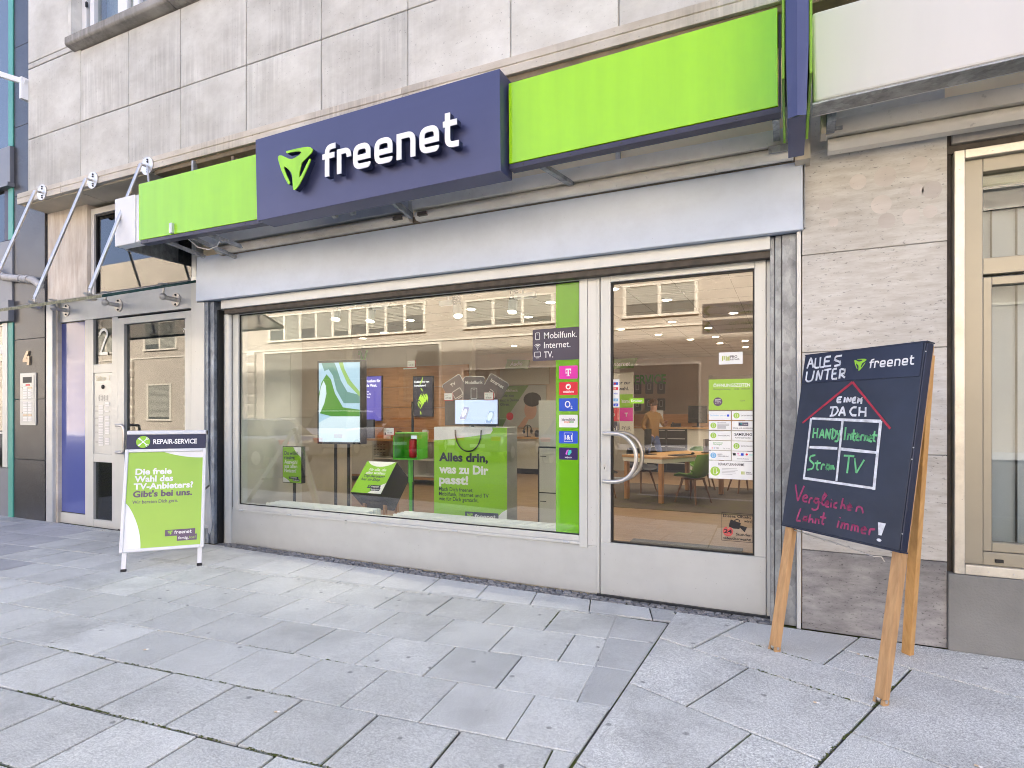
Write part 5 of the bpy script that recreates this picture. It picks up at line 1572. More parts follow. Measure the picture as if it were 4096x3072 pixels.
MB().tube((p.x, p.y, FZ + .01), (p.x, p.y, p.z), .018, None, 12).build('pole', 'black', ss)
MB().tube((p.x, p.y, FZ), (p.x, p.y, FZ + .012), .15, None, 24).build('base_plate', 'black', ss)

tc_ = thing('display_sign', 'tilted green sign cube on wooden feet reading Für alle die alles wollen', 'display sign', (-4.3, .9, 0))
k45 = Vector((0, .30, .335)).normalized()
QF = Frame((-4.535, .70, .562), (1, 0, 0), k45)
MB().fbox(QF, 0, .43, 0, .45, -.33, 0).build('casing', 'dark', tc_, bevel=.004)
f_ = MB().fbox(QF, .004, .426, .004, .446, 0, .002).build('poster', 'poster_lime', tc_)
MB().flat(QF, [(.02, .446)] + [(.02 + .39 * i / 10, .446 - .075 * sin(pi * i / 10) ** .7) for i in range(11)], .0026).build('poster_print', 'print_white', f_)
MB().flat(QF, [(.24, .004), (.30, .06), (.36, .115), (.426, .15), (.426, .004)], .0026).build('poster_print', 'print_white', f_)
a = MB(); b = MB()
text(b, QF, 'Für alle, die', .095, .312, .052, .003, width=.245, bold=.02, shear=.1)
text(b, QF, 'alles wollen:', .075, .266, .052, .003, width=.275, bold=.02, shear=.1)
text(a, QF, 'Top-Beratung', .065, .220, .052, .003, width=.30, bold=.02, shear=.1)
text(a, QF, 'hier im Shop.', .055, .172, .052, .003, width=.28, bold=.02, shear=.1)
b.build('poster_lettering', 'print_white', f_); a.build('poster_lettering', 'print_navy', f_)
MB().flat(QF, [(.20, .070), (.20, .115), (.375, .115), (.375, .085), (.385, .085), (.385, .040), (.255, .040), (.255, .070)], .003).build('badge', 'print_navy', f_)
logo(QF, .248, .084, .0165, .0034, f_, 'print_white', 'poster_lime')
a = MB(); text(a, QF, 'fertig,los!', .262, .050, .026, .0034, width=.115, bold=.01); a.build('poster_lettering', 'print_white', f_)
for x, y in ((-4.46, .86), (-4.17, .86), (-4.46, 1.08), (-4.17, 1.08)):
    MB().beam((x, y, FZ), (x, y, .42), .035, .035).build('leg', 'oak_leg', tc_)

gb = thing('product_display', 'open green cube on a green pole with a red speaker inside', 'display', (-3.85, .8, 0))
GF = Frame((-4.015, .80, .945), (.98, .2, 0))
mb = MB()
mb.fbox(GF, 0, .30, 0, .016, -.28, 0); mb.fbox(GF, 0, .30, .284, .30, -.28, 0); mb.fbox(GF, 0, .016, .016, .284, -.28, 0); mb.fbox(GF, .284, .30, .016, .284, -.28, 0); mb.fbox(GF, .016, .284, .016, .284, -.28, -.27)
mb.build('cube', 'green_metal', gb)
MB().fbox(GF, .11, .27, .018, .26, -.26, -.25).build('back_card', 'scr_pale', gb)
p = GF.p(.15, 0, -.14)
MB().tube((p.x, p.y, FZ + .01), (p.x, p.y, p.z), .020, None, 14).build('pole', 'green_metal', gb)
MB().tube((p.x, p.y, p.z - .26), (p.x, p.y, p.z), .028, None, 14).build('pole_sleeve', 'green_metal', gb)
MB().tube((p.x, p.y, FZ), (p.x, p.y, FZ + .012), .15, None, 24).build('base_plate', 'green_metal', gb)
js = thing('loudspeaker', 'red cylindrical loudspeaker standing in the green display cube', 'loudspeaker', tuple(GF.p(.19, .016, -.12)))
c = GF.p(.19, .017, -.12)
MB().pipe([c, c + Vector((0, 0, .006)), c + Vector((0, 0, .02)), c + Vector((0, 0, .19)), c + Vector((0, 0, .205)), c + Vector((0, 0, .21))], [.034, .042, .046, .046, .042, .034], 20).build('body', 'jug_red', js, smooth=True)
a = MB(); LFc = Frame(c + Vector((0, -.0475, .05)), (1, 0, 0)); text(a, LFc, 'JBL', .008, 0, .05, 0, rot=pi / 2, bold=.02, width=.1); a.build('lettering', 'red', js)
def price_tag(x, y, z, lab, price):
    t = thing('price_tag', lab, 'price tag', (x, y, z))
    PF = Frame((x, y, z))
    MB().fbox(PF, 0, .115, 0, .085, -.006, 0).build('holder', 'jug_red', t)
    cd = MB().fbox(PF, .004, .108, .008, .083, 0, .002).build('card', 'paper_white', t)
    a = MB(); text(a, PF, price, .055, .02, .026, .0025, 'C', bold=.01); text(a, PF, 'Handy', .012, .055, .014, .0025); a.build('lettering', 'print_grey', cd)
price_tag(-4.09, .77, 1.215, 'small price tag clipped to the green display cube', '99,99€')

# big paper bag cut-out
bg = thing('bag_display', 'oversized green shopping bag display reading Alles drin was zu Dir passt', 'display', (-3.05, .85, 0))
BF = Frame((-3.475, .80, FZ), (.995, .08, 0))
MB().fbox(BF, 0, .845, 0, 1.295, -.30, 0).build('bag_body', 'bag_side', bg, bevel=.003)
f_ = MB().fbox(BF, .002, .843, .002, 1.293, 0, .002).build('front_print', 'poster_lime', bg)
MB().flat(BF, [(.002, 1.293), (.002, 1.15)] + [(.002 + .66 * t, 1.15 + .08 * t ** 1.3) for t in [i / 10 for i in range(1, 11)]] + [(.685, 1.26), (.68, 1.293)], .0026).build('print_area', 'print_white', f_)
MB().flat(BF, [(.70, .30), (.74, .37), (.79, .42), (.843, .45), (.843, .002), (.70, .002)], .0026).build('print_area', 'print_white', f_)
a = MB(); b = MB(); c_ = MB()
text(a, BF, 'Alles drin,', .062, .932, .125, .003, width=.57, bold=.04)
text(b, BF, 'was zu Dir', .062, .803, .125, .003, width=.575, bold=.04)
text(b, BF, 'passt!', .062, .690, .125, .003, width=.345, bold=.04)
text(c_, BF, 'Mach Dich freenet:', .060, .611, .060, .003, width=.405, bold=.008)
text(c_, BF, 'Mobilfunk, Internet und TV', .060, .560, .060, .003, width=.58, bold=.008)
text(c_, BF, 'wie für Dich gemacht.', .060, .508, .060, .003, width=.465, bold=.008)
a.build('print_lettering', 'print_navy', f_); b.build('print_lettering', 'print_white', f_); c_.build('print_lettering', 'print_navy', f_)
MB().flat(BF, rrect(.37, .75, .30, .405, .008), .003).build('badge', 'print_navy', f_)
logo(BF, .482, .335, .037, .0036, f_, 'print_white', 'poster_lime')
hp_ = [BF.p(.26 + .15 * (1 - cos(pi * i / 16)), 1.265 - .225 * sin(pi * i / 16) ** .85, .015) for i in range(17)]
MB().pipe(hp_, .0065, 8).build('cord_handle', 'black', bg, smooth=True)

# phone board with the fan of cards
ph = thing('phone_display', 'light blue phone panel on a stand with TV Mobilfunk Internet cards fanned above', 'display', (-3.1, 1.0, 0))
HF = Frame((-3.34, 1.02, 1.345), (.99, .08, 0))
MB().fbox(HF, -.13, .505, -.02, .265, -.03, -.004).build('board_frame', 'dark', ph)
MB().fbox(HF, 0, .50, 0, .262, -.004, 0).build('light_panel', emis('light_panel', (.50, .60, .86), .15), ph)
for x, r_, nm in ((.09, -.32, 0), (.40, -.22, 1)):
    pf = Frame(HF.p(x - .03, .05 - .04 * nm, .03), (cos(.1), sin(.1), 0), (-r_ * .9, .25, 1))
    o = MB().prism(pf, rrect(0, .072, 0, .15, .01), -.008, 0).build('phone', 'steel', ph)
    MB().flat(pf, rrect(.004, .068, .004, .146, .008), .0006).build('phone_screen', emis('phone_screen', (.45, .45, .75) if nm == 0 else (.35, .5, .85), .1), o)
    MB().flat(pf, circ(.034, .075, .028, 18, ry=.05), .0012).build('phone_graphic', emis('phone_graphic', (.80, .82, .95) if nm == 0 else (.75, .88, .92), .12), o)
MB().tube(HF.p(.2, -.02, -.02), (HF.p(.2, 0, -.02).x, HF.p(.2, 0, -.02).y, FZ), .016, None, 10).build('pole', 'black', ph)
for cx, cy, ro, tx in ((.02, .355, radians(30), 'TV'), (.455, .355, radians(-30), 'Internet'), (.23, .36, 0, 'Mobilfunk')):
    dd = .004 if ro else .010
    ca, sa = cos(ro), sin(ro)
    tr2 = lambda x, y: (cx + x * ca - y * sa, cy + x * sa + y * ca)
    pts = [tr2(x, y) for x, y in rrect(-.125, .125, -.17, .155, .028)]
    bot = .268
    pts = clip(pts, 0, 1, bot)
    o = MB().flat(HF, pts, dd).build('card', 'grey_vinyl', ph)
    ol = [tr2(x, y) for x, y in [(-.125, -.17)] + [q for q in rrect(-.125, .125, -.4, .155, .028)[0:12]][::-1] + [(.125, -.17)]]
    ol = [q for q in ol if q[1] >= bot]
    mb = MB(); stroke(mb, HF, ol, .006, dd + .001)
    text(mb, HF, tx, *tr2(0, .075), .052, dd + .001, 'C', rot=ro, bold=.012)
    if tx == 'Mobilfunk':
        r4 = rrect(-.035, .035, -.085, .03, .01) ; r4 = r4 + [r4[0]]
        stroke(mb, HF, [tr2(*q) for q in r4], .005, dd + .0012)
        stroke(mb, HF, [tr2(-.012, .012), tr2(.012, .012)], .004, dd + .0012)
    elif tx == 'TV':
        r4 = rrect(-.055, .055, -.06, .02, .008); r4 = r4 + [r4[0]]
        stroke(mb, HF, [tr2(*q) for q in r4], .005, dd + .0012)
        stroke(mb, HF, [tr2(-.03, -.078), tr2(.03, -.078)], .005, dd + .0012)
    else:
        for rr in (.035, .06, .085):
            stroke(mb, HF, [tr2(*q) for q in circ(-.03, -.085, rr, 8, radians(20), radians(100))], .006, dd + .0012)
    mb.build('card_print', 'print_white', o)
price_tag(-3.46, .98, 1.60, 'price tag left of the pale blue phone panel', '699,00')
price_tag(-2.96, .98, 1.60, 'price tag right of the pale blue phone panel', '479,00')
# single clear phone holder on a black pole
cl = thing('phone_holder', 'clear phone holder on a slim black pole behind the green cube', 'display', (-4.1, 1.2, 0))
MB().box(-4.16, -3.98, 1.2, 1.206, 1.60, 2.0).build('clear_panel', 'acrylic', cl)
MB().box(-4.16, -3.98, 1.198, 1.208, 1.985, 2.0).build('panel_edge', 'white', cl)
MB().tube((-4.03, 1.2, FZ), (-4.03, 1.2, 1.6), .015, None, 10).build('pole', 'black', cl)
MB().tube((-4.03, 1.2, FZ), (-4.03, 1.2, FZ + .012), .14, None, 20).build('base_plate', 'black', cl)
price_tag(-4.10, 1.19, 2.0, 'price tag on top of the clear phone holder', '219,99')

# white cabinet column beside the mullion
cc = thing('display_cabinet', 'tall white cabinet with green side standing behind the green window strip', 'cabinet', (-2.2, 1.4, 0))
CX, CY = -2.47, 1.30
MB().box(CX, CX + .50, CY, CY + .45, FZ, 1.10).build('carcass', 'dark', cc)
for z0, z1 in ((FZ + .02, .60), (.612, 1.085)):
    MB().box(CX + .02, CX + .255, CY - .012, CY - .001, z0, z1).build('door_panel', 'cabinet_white', cc, bevel=.003)
    MB().box(CX + .26, CX + .48, CY - .012, CY - .001, z0, z1).build('door_panel', 'poster_lime', cc, bevel=.003)
    MB().box(CX + .03, CX + .10, CY - .016, CY - .0125, z1 - .09, z1 - .082).build('door_groove', 'dark', cc)
MB().box(CX, CX + .255, CY + .02, CY + .06, 1.102, 1.60).build('top_panel', 'cabinet_white', cc)
MB().box(CX + .257, CX + .50, CY + .03, CY + .06, 1.102, 1.45).build('top_panel', 'poster_lime', cc)

# ---- television wall on the left
struct(MB().box(-9.6, -5.9, 6.0, 6.15, FZ, 3.0).build('shop_wall_television', 'shop_wall'))
wl_ = thing('wood_cladding', 'warm wooden cladding behind the wall screens inside the shop', 'wall panel', (-7.7, 5.98, 1))
for k in range(4):
    for q in range(2):
        MB().box(-9.4 + q * 1.72, -9.4 + q * 1.72 + 1.714, 5.95, 5.998, .72 + k * .44, .72 + k * .44 + .434).build('plank', 'wood_wall', wl_, bevel=.002)
mbT = MB(); VF = Frame((-8.95, 5.9, 2.52)); text(mbT, VF, 'TV', 0, 0, .48, 0, bold=.05, width=.48)
o = mbT.build('wall_lettering', 'green_metal'); tag(o, 'green block letters TV on the wall above the wooden cladding', 'lettering')
def wall_screen(x, y, z, w, h, lab, col, lines, splash=None):
    t = thing('wall_screen', lab, 'screen', (x, y, z))
    WF = Frame((x, y, z))
    MB().fbox(WF, 0, w, 0, h, -.04, 0).build('casing', 'black', t)
    s_ = MB().fbox(WF, .015, w - .015, .015, h - .015, 0, .002).build('screen', emis('screen_colour', col, .3), t)
    mb = MB()
    for i, (tx, yy, sz) in enumerate(lines):
        text(mb, WF, tx, .04, yy, sz, .003, bold=.012)
    mb.build('screen_lettering', emis('screen_white', (.85, .85, .9), .25), s_)
    if splash:
        random.seed(9)
        mb = MB()
        for k in range(26):
            cx = w * .5 + random.gauss(0, .07); cy = h * .42 + random.gauss(0, .12); l = random.uniform(.03, .11); a = random.uniform(.8, 2.2)
            stroke(mb, WF, [(cx - cos(a) * l, cy - sin(a) * l), (cx, cy), (cx + cos(a + .3) * l, cy + sin(a + .3) * l)], [.006, .03, .004], .003 + k * .0001)
        mb.build('screen_graphic', emis('screen_splash', (.28, .45, .03), .25), s_)
wall_screen(-8.72, 5.90, 1.30, .62, 1.0, 'violet wall screen with the line Fernsehen für digitale Welt', (.06, .05, .22), [('n Fernsehen für', .86, .085), ('digitale Welt.', .76, .085), ('205+ Sender', .64, .045), ('Mit 70+ Pay-TV', .58, .045), ('30.000+ Filme', .52, .045)])
wall_screen(-7.28, 5.90, 1.40, .50, .86, 'black wall screen with a green splash and the line Endlich frei von kompliziert', (.012, .012, .02), [('Endlich frei von', .72, .06), ('kompliziert!', .64, .06)], True)
sh = thing('shelf_unit', 'long white low shelf unit with oak top along the screen wall', 'shelf unit', (-7.4, 5.6, 0))
MB().box(-8.95, -5.95, 5.35, 5.94, .90, .935).build('top', 'oak', sh, bevel=.003)
MB().box(-8.93, -7.95, 5.37, 5.92, .18, .898).build('cupboard', 'cabinet_white', sh, bevel=.003)
for x in (-7.93, -6.95, -5.99):
    MB().box(x, x + .02, 5.37, 5.92, .18, .898).build('side', 'cabinet_white', sh)
for z in (.19, .52):
    MB().box(-7.91, -5.99, 5.38, 5.91, z, z + .02).build('shelf', 'cabinet_white', sh)
MB().box(-7.91, -5.99, 5.90, 5.92, .2, .9).build('back_panel', 'cabinet_white', sh)
mb = MB()
for k in range(5):
    for q in range(4):
        mb.box(-7.90 + q * .08, -7.84 + q * .08, 5.365, 5.369, .60 + k * .055, .612 + k * .055)
mb.build('slots', 'dark', sh)
MB().box(-8.9, -6.0, 5.39, 5.9, .13, .178).build('plinth', 'oak', sh)
for x in (-8.8, -7.5, -6.1):
    MB().beam((x, 5.45, FZ), (x, 5.45, .13), .05, .05).build('leg', 'walnut', sh)
wall_screen(-8.30, 5.5, .94, .30, .40, 'small dark tablet standing on the oak top of the shelf unit', (.03, .03, .035), [('TV', .3, .04)])

for k, (x, w, h, m, lab) in enumerate(((-7.75, .16, .22, 'white', 'white router standing at the left on the oak shelf top'), (-7.42, .10, .16, 'black', 'black phone box second on the oak shelf top'), (-7.15, .22, .12, 'print_grey', 'flat grey set-top box lying on the oak shelf top'), (-6.78, .12, .20, 'paper_white', 'white boxed phone standing on the oak shelf top'), (-6.45, .14, .18, 'black', 'black router standing right on the oak shelf top'))):
    t = thing('display_device', lab, 'device', (x, 5.55, .935), 'devices on the oak shelf top')
    MB().box(x, x + w, 5.50, 5.56, .936, .936 + h).build('casing', m, t, bevel=.008)
    MB().box(x + w * .2, x + w * .8, 5.4985, 5.4995, .936 + h * .35, .936 + h * .6).build('front_label', 'poster_lime' if k % 2 else 'print_grey', t)

# ---- audio corner
struct(MB().box(-7.6, -4.6, 9.0, 9.12, FZ, 3.0).build('shop_wall_audio', 'shop_wall_warm'))
au = thing('audio_poster', 'green and beige poster about headphones on the audio wall', 'poster', (-6.05, 8.98, 1.2))
UF = Frame((-6.78, 8.97, 1.12))
f_ = MB().fbox(UF, 0, 1.32, 0, 1.06, -.02, 0).build('board', 'bag_side', au)
MB().flat(UF, [(0.005, 0.005), (.005, 1.055), (.85, 1.055), (.25, .25), (.12, .005)], .001).build('print_area', simple('moss_print', (.20, .33, .10), .5), f_)
a = MB(); text(a, UF, 'Soundcheck:', .06, .90, .10, .002, width=.5, bold=.015); a.build('print_lettering', 'print_white', f_)
a = MB(); text(a, UF, 'Fühle den', .06, .77, .10, .002, width=.38, bold=.015); text(a, UF, 'Beat in Deinen', .06, .66, .10, .002, width=.52, bold=.015); text(a, UF, 'Ohren.', .06, .55, .10, .002, width=.26, bold=.015); a.build('print_lettering', 'print_navy', f_)
MB().flat(UF, circ(.90, .44, .17, 24, ry=.24), .0015).build('print_face', 'skin', f_)
MB().flat(UF, circ(.95, .70, .24, 20, ry=.18), .0018).build('print_hair', 'hair_dark', f_)
MB().flat(UF, [(.55, .005), (.72, .22), (.80, .30), (.86, .22), (.74, .005)], .0021).build('print_arm', 'skin', f_)
MB().flat(UF, circ(.33, .28, .10, 24), .0024).build('print_dot', 'red', f_)
MB().fbox(UF, .05, 1.40, 1.08, 1.50, -.02, 0).build('header', 'cabinet_white', au)
hs = thing('hanging_sign', 'green hanging sign reading Audio above the headphone poster', 'sign', (-6.3, 8.9, 2.65))
AF2 = Frame((-6.55, 8.9, 2.62)); MB().prism(AF2, [(0, 0), (.62, -.04), (.68, .18), (.06, .22)], -.02, 0).build('board', simple('dim_green', (.12, .26, .02), .5), hs)
a = MB(); text(a, AF2, 'Audio', .14, .06, .14, .001, width=.34, shear=.2, bold=.01); a.build('lettering', 'print_white', hs)
at = thing('audio_table', 'oak topped white counter below the headphone poster', 'counter', (-6, 8.6, 0))
MB().box(-7.2, -4.8, 8.3, 8.95, .865, .90).build('top', 'oak', at)
MB().box(-7.15, -4.85, 8.33, 8.94, .15, .864).build('body', 'cabinet_white', at)
MB().box(-7.1, -4.9, 8.36, 8.92, FZ, .15).build('plinth', 'dark', at)
hpn = thing('headphones', 'black headphones on a stand on the audio counter', 'headphones', (-5.75, 8.5, .9))
MB().pipe([(-5.75 + .10 * cos(a_), 8.5, 1.08 + .11 * sin(a_)) for a_ in [pi * k / 12 for k in range(13)]], .012, 8).build('band', 'black', hpn, smooth=True)
for x in (-5.85, -5.65):
    MB().ball((x, 8.5, 1.04), .06, 12, 8, (.5, .9, 1)).build('ear_cup', 'black', hpn, smooth=True)
MB().tube((-5.75, 8.5, .90), (-5.75, 8.5, 1.17), .012, None, 8).build('stand', 'steel_dark', hpn)
MB().tube((-5.75, 8.5, .90), (-5.75, 8.5, .912), .08, None, 16).build('stand_base', 'steel_dark', hpn)
sp2 = thing('loudspeaker', 'dark rounded loudspeaker with red end lying beside the headphones', 'loudspeaker', (-5.4, 8.5, .9))
MB().tube((-5.52, 8.5, .985), (-5.30, 8.46, .985), .085, None, 18).build('body', 'black', sp2, smooth=True)
MB().tube((-5.30, 8.46, .985), (-5.27, 8.455, .985), .07, None, 18).build('end_cap', 'jug_red', sp2)

# ---- service counter at the back
ct = thing('service_counter', 'oak topped service counter with black drawers at the back of the shop', 'counter', (-2.6, 10.5, 0))
MB().box(-4.7, -.9, 10.15, 10.95, 1.095, 1.135).build('top', 'oak', ct, bevel=.003)
MB().box(-4.65, -3.25, 10.2, 10.9, FZ, 1.094).build('cupboard', 'cabinet_white', ct)
MB().box(-3.24, -2.27, 10.19, 10.9, FZ, 1.094).build('drawer_cabinet', 'chair_dark', ct)
MB().box(-2.26, -.95, 10.2, 10.9, FZ, 1.094).build('cupboard', 'cabinet_white', ct)
for c in range(2):
    for k in range(5):
        z0 = .08 + k * .2
        MB().box(-3.22 + c * .475, -2.765 + c * .475, 10.175, 10.189, z0, z0 + .19).build('drawer', 'black', ct, bevel=.003)
        MB().box(-3.20 + c * .475, -2.785 + c * .475, 10.155, 10.175, z0 + .165, z0 + .18).build('drawer_handle', 'alu', ct)
MB().box(-4.6, -1.0, 10.94, 11.0, 1.135, 1.45).build('back_board', 'wood_wall', ct)
mon = thing('monitor', 'black monitor standing on the service counter', 'monitor', (-2.05, 10.4, 1.135))
MF = Frame((-2.28, 10.45, 1.24), (.98, -.1, 0))
MB().fbox(MF, 0, .46, 0, .42, -.03, 0).build('screen', 'screen_black', mon, bevel=.006)
MB().fbox(MF, .2, .26, -.1, .1, -.06, -.03).build('stand', 'dark', mon)
MB().fbox(MF, .12, .34, -.105, -.09, -.14, .08).build('base', 'dark', mon)
lef = thing('leaflet_stand', 'white leaflet holder on the service counter next to the person', 'leaflet holder', (-3.0, 10.3, 1.135))
o = MB().add([(-3.06, 10.28, 1.135), (-2.84, 10.28, 1.135), (-2.88, 10.38, 1.55), (-3.10, 10.38, 1.55)], [(0, 1, 2, 3)]).build('sheet', 'paper_white', lef)
MB().box(-3.08, -2.84, 10.26, 10.45, 1.135, 1.15).build('base', 'acrylic', lef)
ph2 = thing('telephone', 'black desk telephone on the service counter', 'telephone', (-2.6, 10.4, 1.135))
MB().add([(-2.68, 10.30, 1.135), (-2.46, 10.30, 1.135), (-2.46, 10.52, 1.135), (-2.68, 10.52, 1.135), (-2.68, 10.30, 1.155), (-2.46, 10.30, 1.155), (-2.46, 10.52, 1.225), (-2.68, 10.52, 1.225)], [(0, 3, 2, 1), (4, 5, 6, 7), (0, 1, 5, 4), (1, 2, 6, 5), (2, 3, 7, 6), (3, 0, 4, 7)]).build('base', 'black', ph2)
MB().pipe([(-2.66, 10.33, 1.19), (-2.65, 10.38, 1.215), (-2.65, 10.46, 1.235), (-2.66, 10.51, 1.24)], [.022, .016, .016, .022], 8).build('handset', 'black', ph2, smooth=True)
mbS = MB(); text(mbS, Frame((-4.1, 11.95, 2.30)), 'SERVICE', 0, 0, .36, 0, width=1.0, bold=.03)
tag(mbS.build('wall_lettering', 'green_metal'), 'green block letters SERVICE on the back wall of the shop', 'lettering')
WS = Frame((-4.0, 11.96, 1.55))
for r in range(2):
    for c in range(3):
        t = thing('service_card', '%s grey service card in the %s row on the back wall' % (('first', 'middle', 'third')[c], ('lower', 'upper')[r]), 'wall card', (-4.0 + c * .35, 11.95, 1.55 + r * .5), 'grey service cards on the back wall')
        o = MB().prism(WS, rrect(c * .33, c * .33 + .22, r * .47, r * .47 + .34, .03), 0, .01).build('card', 'print_grey', t)
        mb = MB(); q = rrect(c * .33 + .07, c * .33 + .15, r * .47 + .12, r * .47 + .28, .012); stroke(mb, WS, q + [q[0]], .009, .012); mb.build('icon', 'print_white', o)
ip = thing('provider_poster', 'provider poster wall with coloured logo tiles seen left in the shop door', 'poster', (-3.7, 8.2, 1))
IF = Frame((-3.72, 8.2, .95))
MB().fbox(IF, 0, .62, 0, 1.42, -.04, 0).build('board', 'cabinet_white', ip)
a = MB(); text(a, IF, 'bieter zur', .12, 1.16, .11, .002, width=.44, bold=.02); text(a, IF, 'Auswahl.', .12, 1.03, .11, .002, width=.40, bold=.02); a.build('lettering', 'print_navy', ip)
for c, r, m, tx in ((0, 1, 'red', 'O'), (1, 1, 'magenta', 'T'), (0, 0, 'navy_dark', '1&1'), (1, 0, 'cabinet_white', 'PYUR'), (1, 2, 'poster_lime', 'Internet'), (0, 2, 'poster_lime', '')):
    o = MB().fbox(IF, .02 + c * .30, .31 + c * .30, .05 + r * .30, .34 + r * .30, 0, .006).build('logo_tile', m, ip)
    if tx:
        mb = MB(); text(mb, IF, tx, .165 + c * .30, .15 + r * .30, .12, .0075, 'C', width=.2 if len(tx) > 2 else None, bold=.02); mb.build('tile_lettering', 'print_white' if tx != 'PYUR' else 'print_grey', o)
hs2 = thing('hanging_sign', 'green hanging sign reading Internet above the provider posters', 'sign', (-3.5, 8.1, 2.5))
IF2 = Frame((-3.7, 8.1, 2.45)); MB().prism(IF2, [(0, 0), (.62, 0), (.72, .22), (.1, .22)], -.02, 0).build('board', MT['dim_green'] if 'dim_green' in MT else 'chair_green', hs2)
a = MB(); text(a, IF2, 'Internet', .16, .06, .13, .001, width=.40, shear=.2, bold=.01); a.build('lettering', 'print_white', hs2)

# ---- desk and chairs
dk = thing('desk', 'oak consultation desk with pale edge behind the shop door', 'desk', (-1.8, 5.8, 0))
c0 = Vector((-1.83, 4.84, 0)); du = Vector((-.90, .436, 0)).normalized(); dv = Vector((.436, .90, 0)).normalized()
DF = lambda a_, b_, z: c0 + du * a_ + dv * b_ + Vector((0, 0, z))
def dbox(name, a0, a1, b0, b1, z0, z1, mat, par=dk, **kw):
    v = [DF(a_, b_, z) for z in (z0, z1) for b_ in (b0, b1) for a_ in (a0, a1)]
    return MB().add(v, [(0, 1, 3, 2), (4, 6, 7, 5), (0, 4, 5, 1), (2, 3, 7, 6), (0, 2, 6, 4), (1, 5, 7, 3)]).build(name, mat, par, **kw)
dbox('top', 0, .82, 0, 1.85, .735, .770, 'oak', bevel=.003)
dbox('top_edge', .01, .81, .01, 1.84, .665, .733, 'cabinet_white', bevel=.003)
for a_, b_ in ((.03, .03), (.73, .03), (.03, 1.75), (.73, 1.75)):
    dbox('leg', a_, a_ + .065, b_, b_ + .065, FZ + .012, .664, 'oak_leg', bevel=.003)
    dbox('foot', a_ + .01, a_ + .055, b_ + .01, b_ + .055, FZ, FZ + .012, 'black')
kb = thing('keyboard', 'black keyboard lying on the consultation desk', 'keyboard', tuple(DF(.25, .55, .77)))
dbox('body', .02, .20, .42, .86, .7705, .785, 'black', kb, bevel=.003)
mo = thing('computer_mouse', 'black computer mouse on the consultation desk', 'mouse', tuple(DF(.1, 1.0, .77)))
MB().ball(DF(.10, .98, .785), .05, 12, 8, (.6, 1, .5)).build('body', 'black', mo, smooth=True)
mn2 = thing('monitor', 'slim monitor seen edge on at the consultation desk', 'monitor', tuple(DF(.5, .55, .77)))
dbox('screen', .56, .585, .30, .46, .88, 1.20, 'screen_black', mn2)
dbox('stand', .58, .61, .36, .40, .78, .95, 'dark', mn2)
dbox('base', .48, .68, .28, .50, .7705, .782, 'dark', mn2)
dt = thing('tablet_stand', 'grey tablet on a stand on the far end of the desk', 'tablet', tuple(DF(.15, 1.45, .77)))
dbox('tablet', .10, .12, 1.32, 1.52, .78, 1.02, 'print_grey', dt)
dbox('stand', .12, .20, 1.38, 1.46, .7705, .785, 'dark', dt)

def chair_mesh():
    v = []; f = []
    prof = [(-.23, .44), (-.20, .455), (-.10, .445), (.05, .435), (.14, .45), (.195, .50), (.225, .58), (.25, .68), (.265, .77), (.272, .82)]
    nw = 12
    for i, (y, z) in enumerate(prof):
        t = i / (len(prof) - 1)
        w = .235 if i < 5 else .235 - .02 * (i - 5)
        w *= (.86 if i == 0 else .93 if i == 9 else 1)
        for j in range(nw + 1):
            s_ = -1 + 2 * j / nw
            cv = abs(s_) ** 2.6
            yy = y - (.10 * cv if i > 4 else 0)
            z2 = z + (.075 * cv if 1 < i < 6 else (.03 * cv if i <= 1 else -.02 * cv))
            v.append((s_ * w, yy, z2))
    for i in range(len(prof) - 1):
        for j in range(nw):
            a_ = i * (nw + 1) + j
            f.append((a_, a_ + 1, a_ + nw + 2, a_ + nw + 1))
    return MB().add(v, f)
def make_chair(lab, mat, legm):
    t = thing('chair', lab, 'chair', (0, 0, 0), 'shell chairs around the consultation desk')
    o = chair_mesh().build('seat_shell', mat, t, smooth=True)
    sol = o.modifiers.new('thick', 'SOLIDIFY'); sol.thickness = .014
    o.modifiers.move(len(o.modifiers) - 1, 0)
    MB().box(-.14, .14, -.13, .13, .400, .425).build('seat_frame', legm, t, bevel=.005)
    for sx in (-1, 1):
        for sy in (-1, 1):
            MB().tube((sx * .12, sy * .11, .412), (sx * .215, sy * .20, FZ), .021, .013, 10).build('leg', legm, t, smooth=True)
    return t
def place(src, lab, x, y, rz, mat=None, first=False):
    r = src if first else src.copy()
    if not first:
        COL.objects.link(r)
    r.location = (x, y, 0); r.rotation_euler = (0, 0, rz); r['label'] = lab
    if not first:
        for ch in src.children:
            c = ch.copy(); COL.objects.link(c); c.parent = r; c.matrix_parent_inverse = Matrix.Identity(4)
    return r
cg = make_chair('green', 'chair_green', 'walnut')
cdk = make_chair('dark', 'chair_dark', 'walnut')
place(cg, 'green shell chair with its back to the shop door, beside the desk', -1.42, 5.28, radians(-116), None, False)
place(cg, 'green shell chair at the far end of the consultation desk', -1.55, 7.25, radians(20), None, True)
place(cdk, 'dark shell chair at the left end of the consultation desk', -2.95, 5.35, radians(115), None, False)
place(cdk, 'dark shell chair half under the middle of the consultation desk', -2.5, 6.3, radians(60), None, False)
place(cdk, 'dark shell chair behind the poster holder of the shop door', -.78, 7.0, radians(-60), None, True)

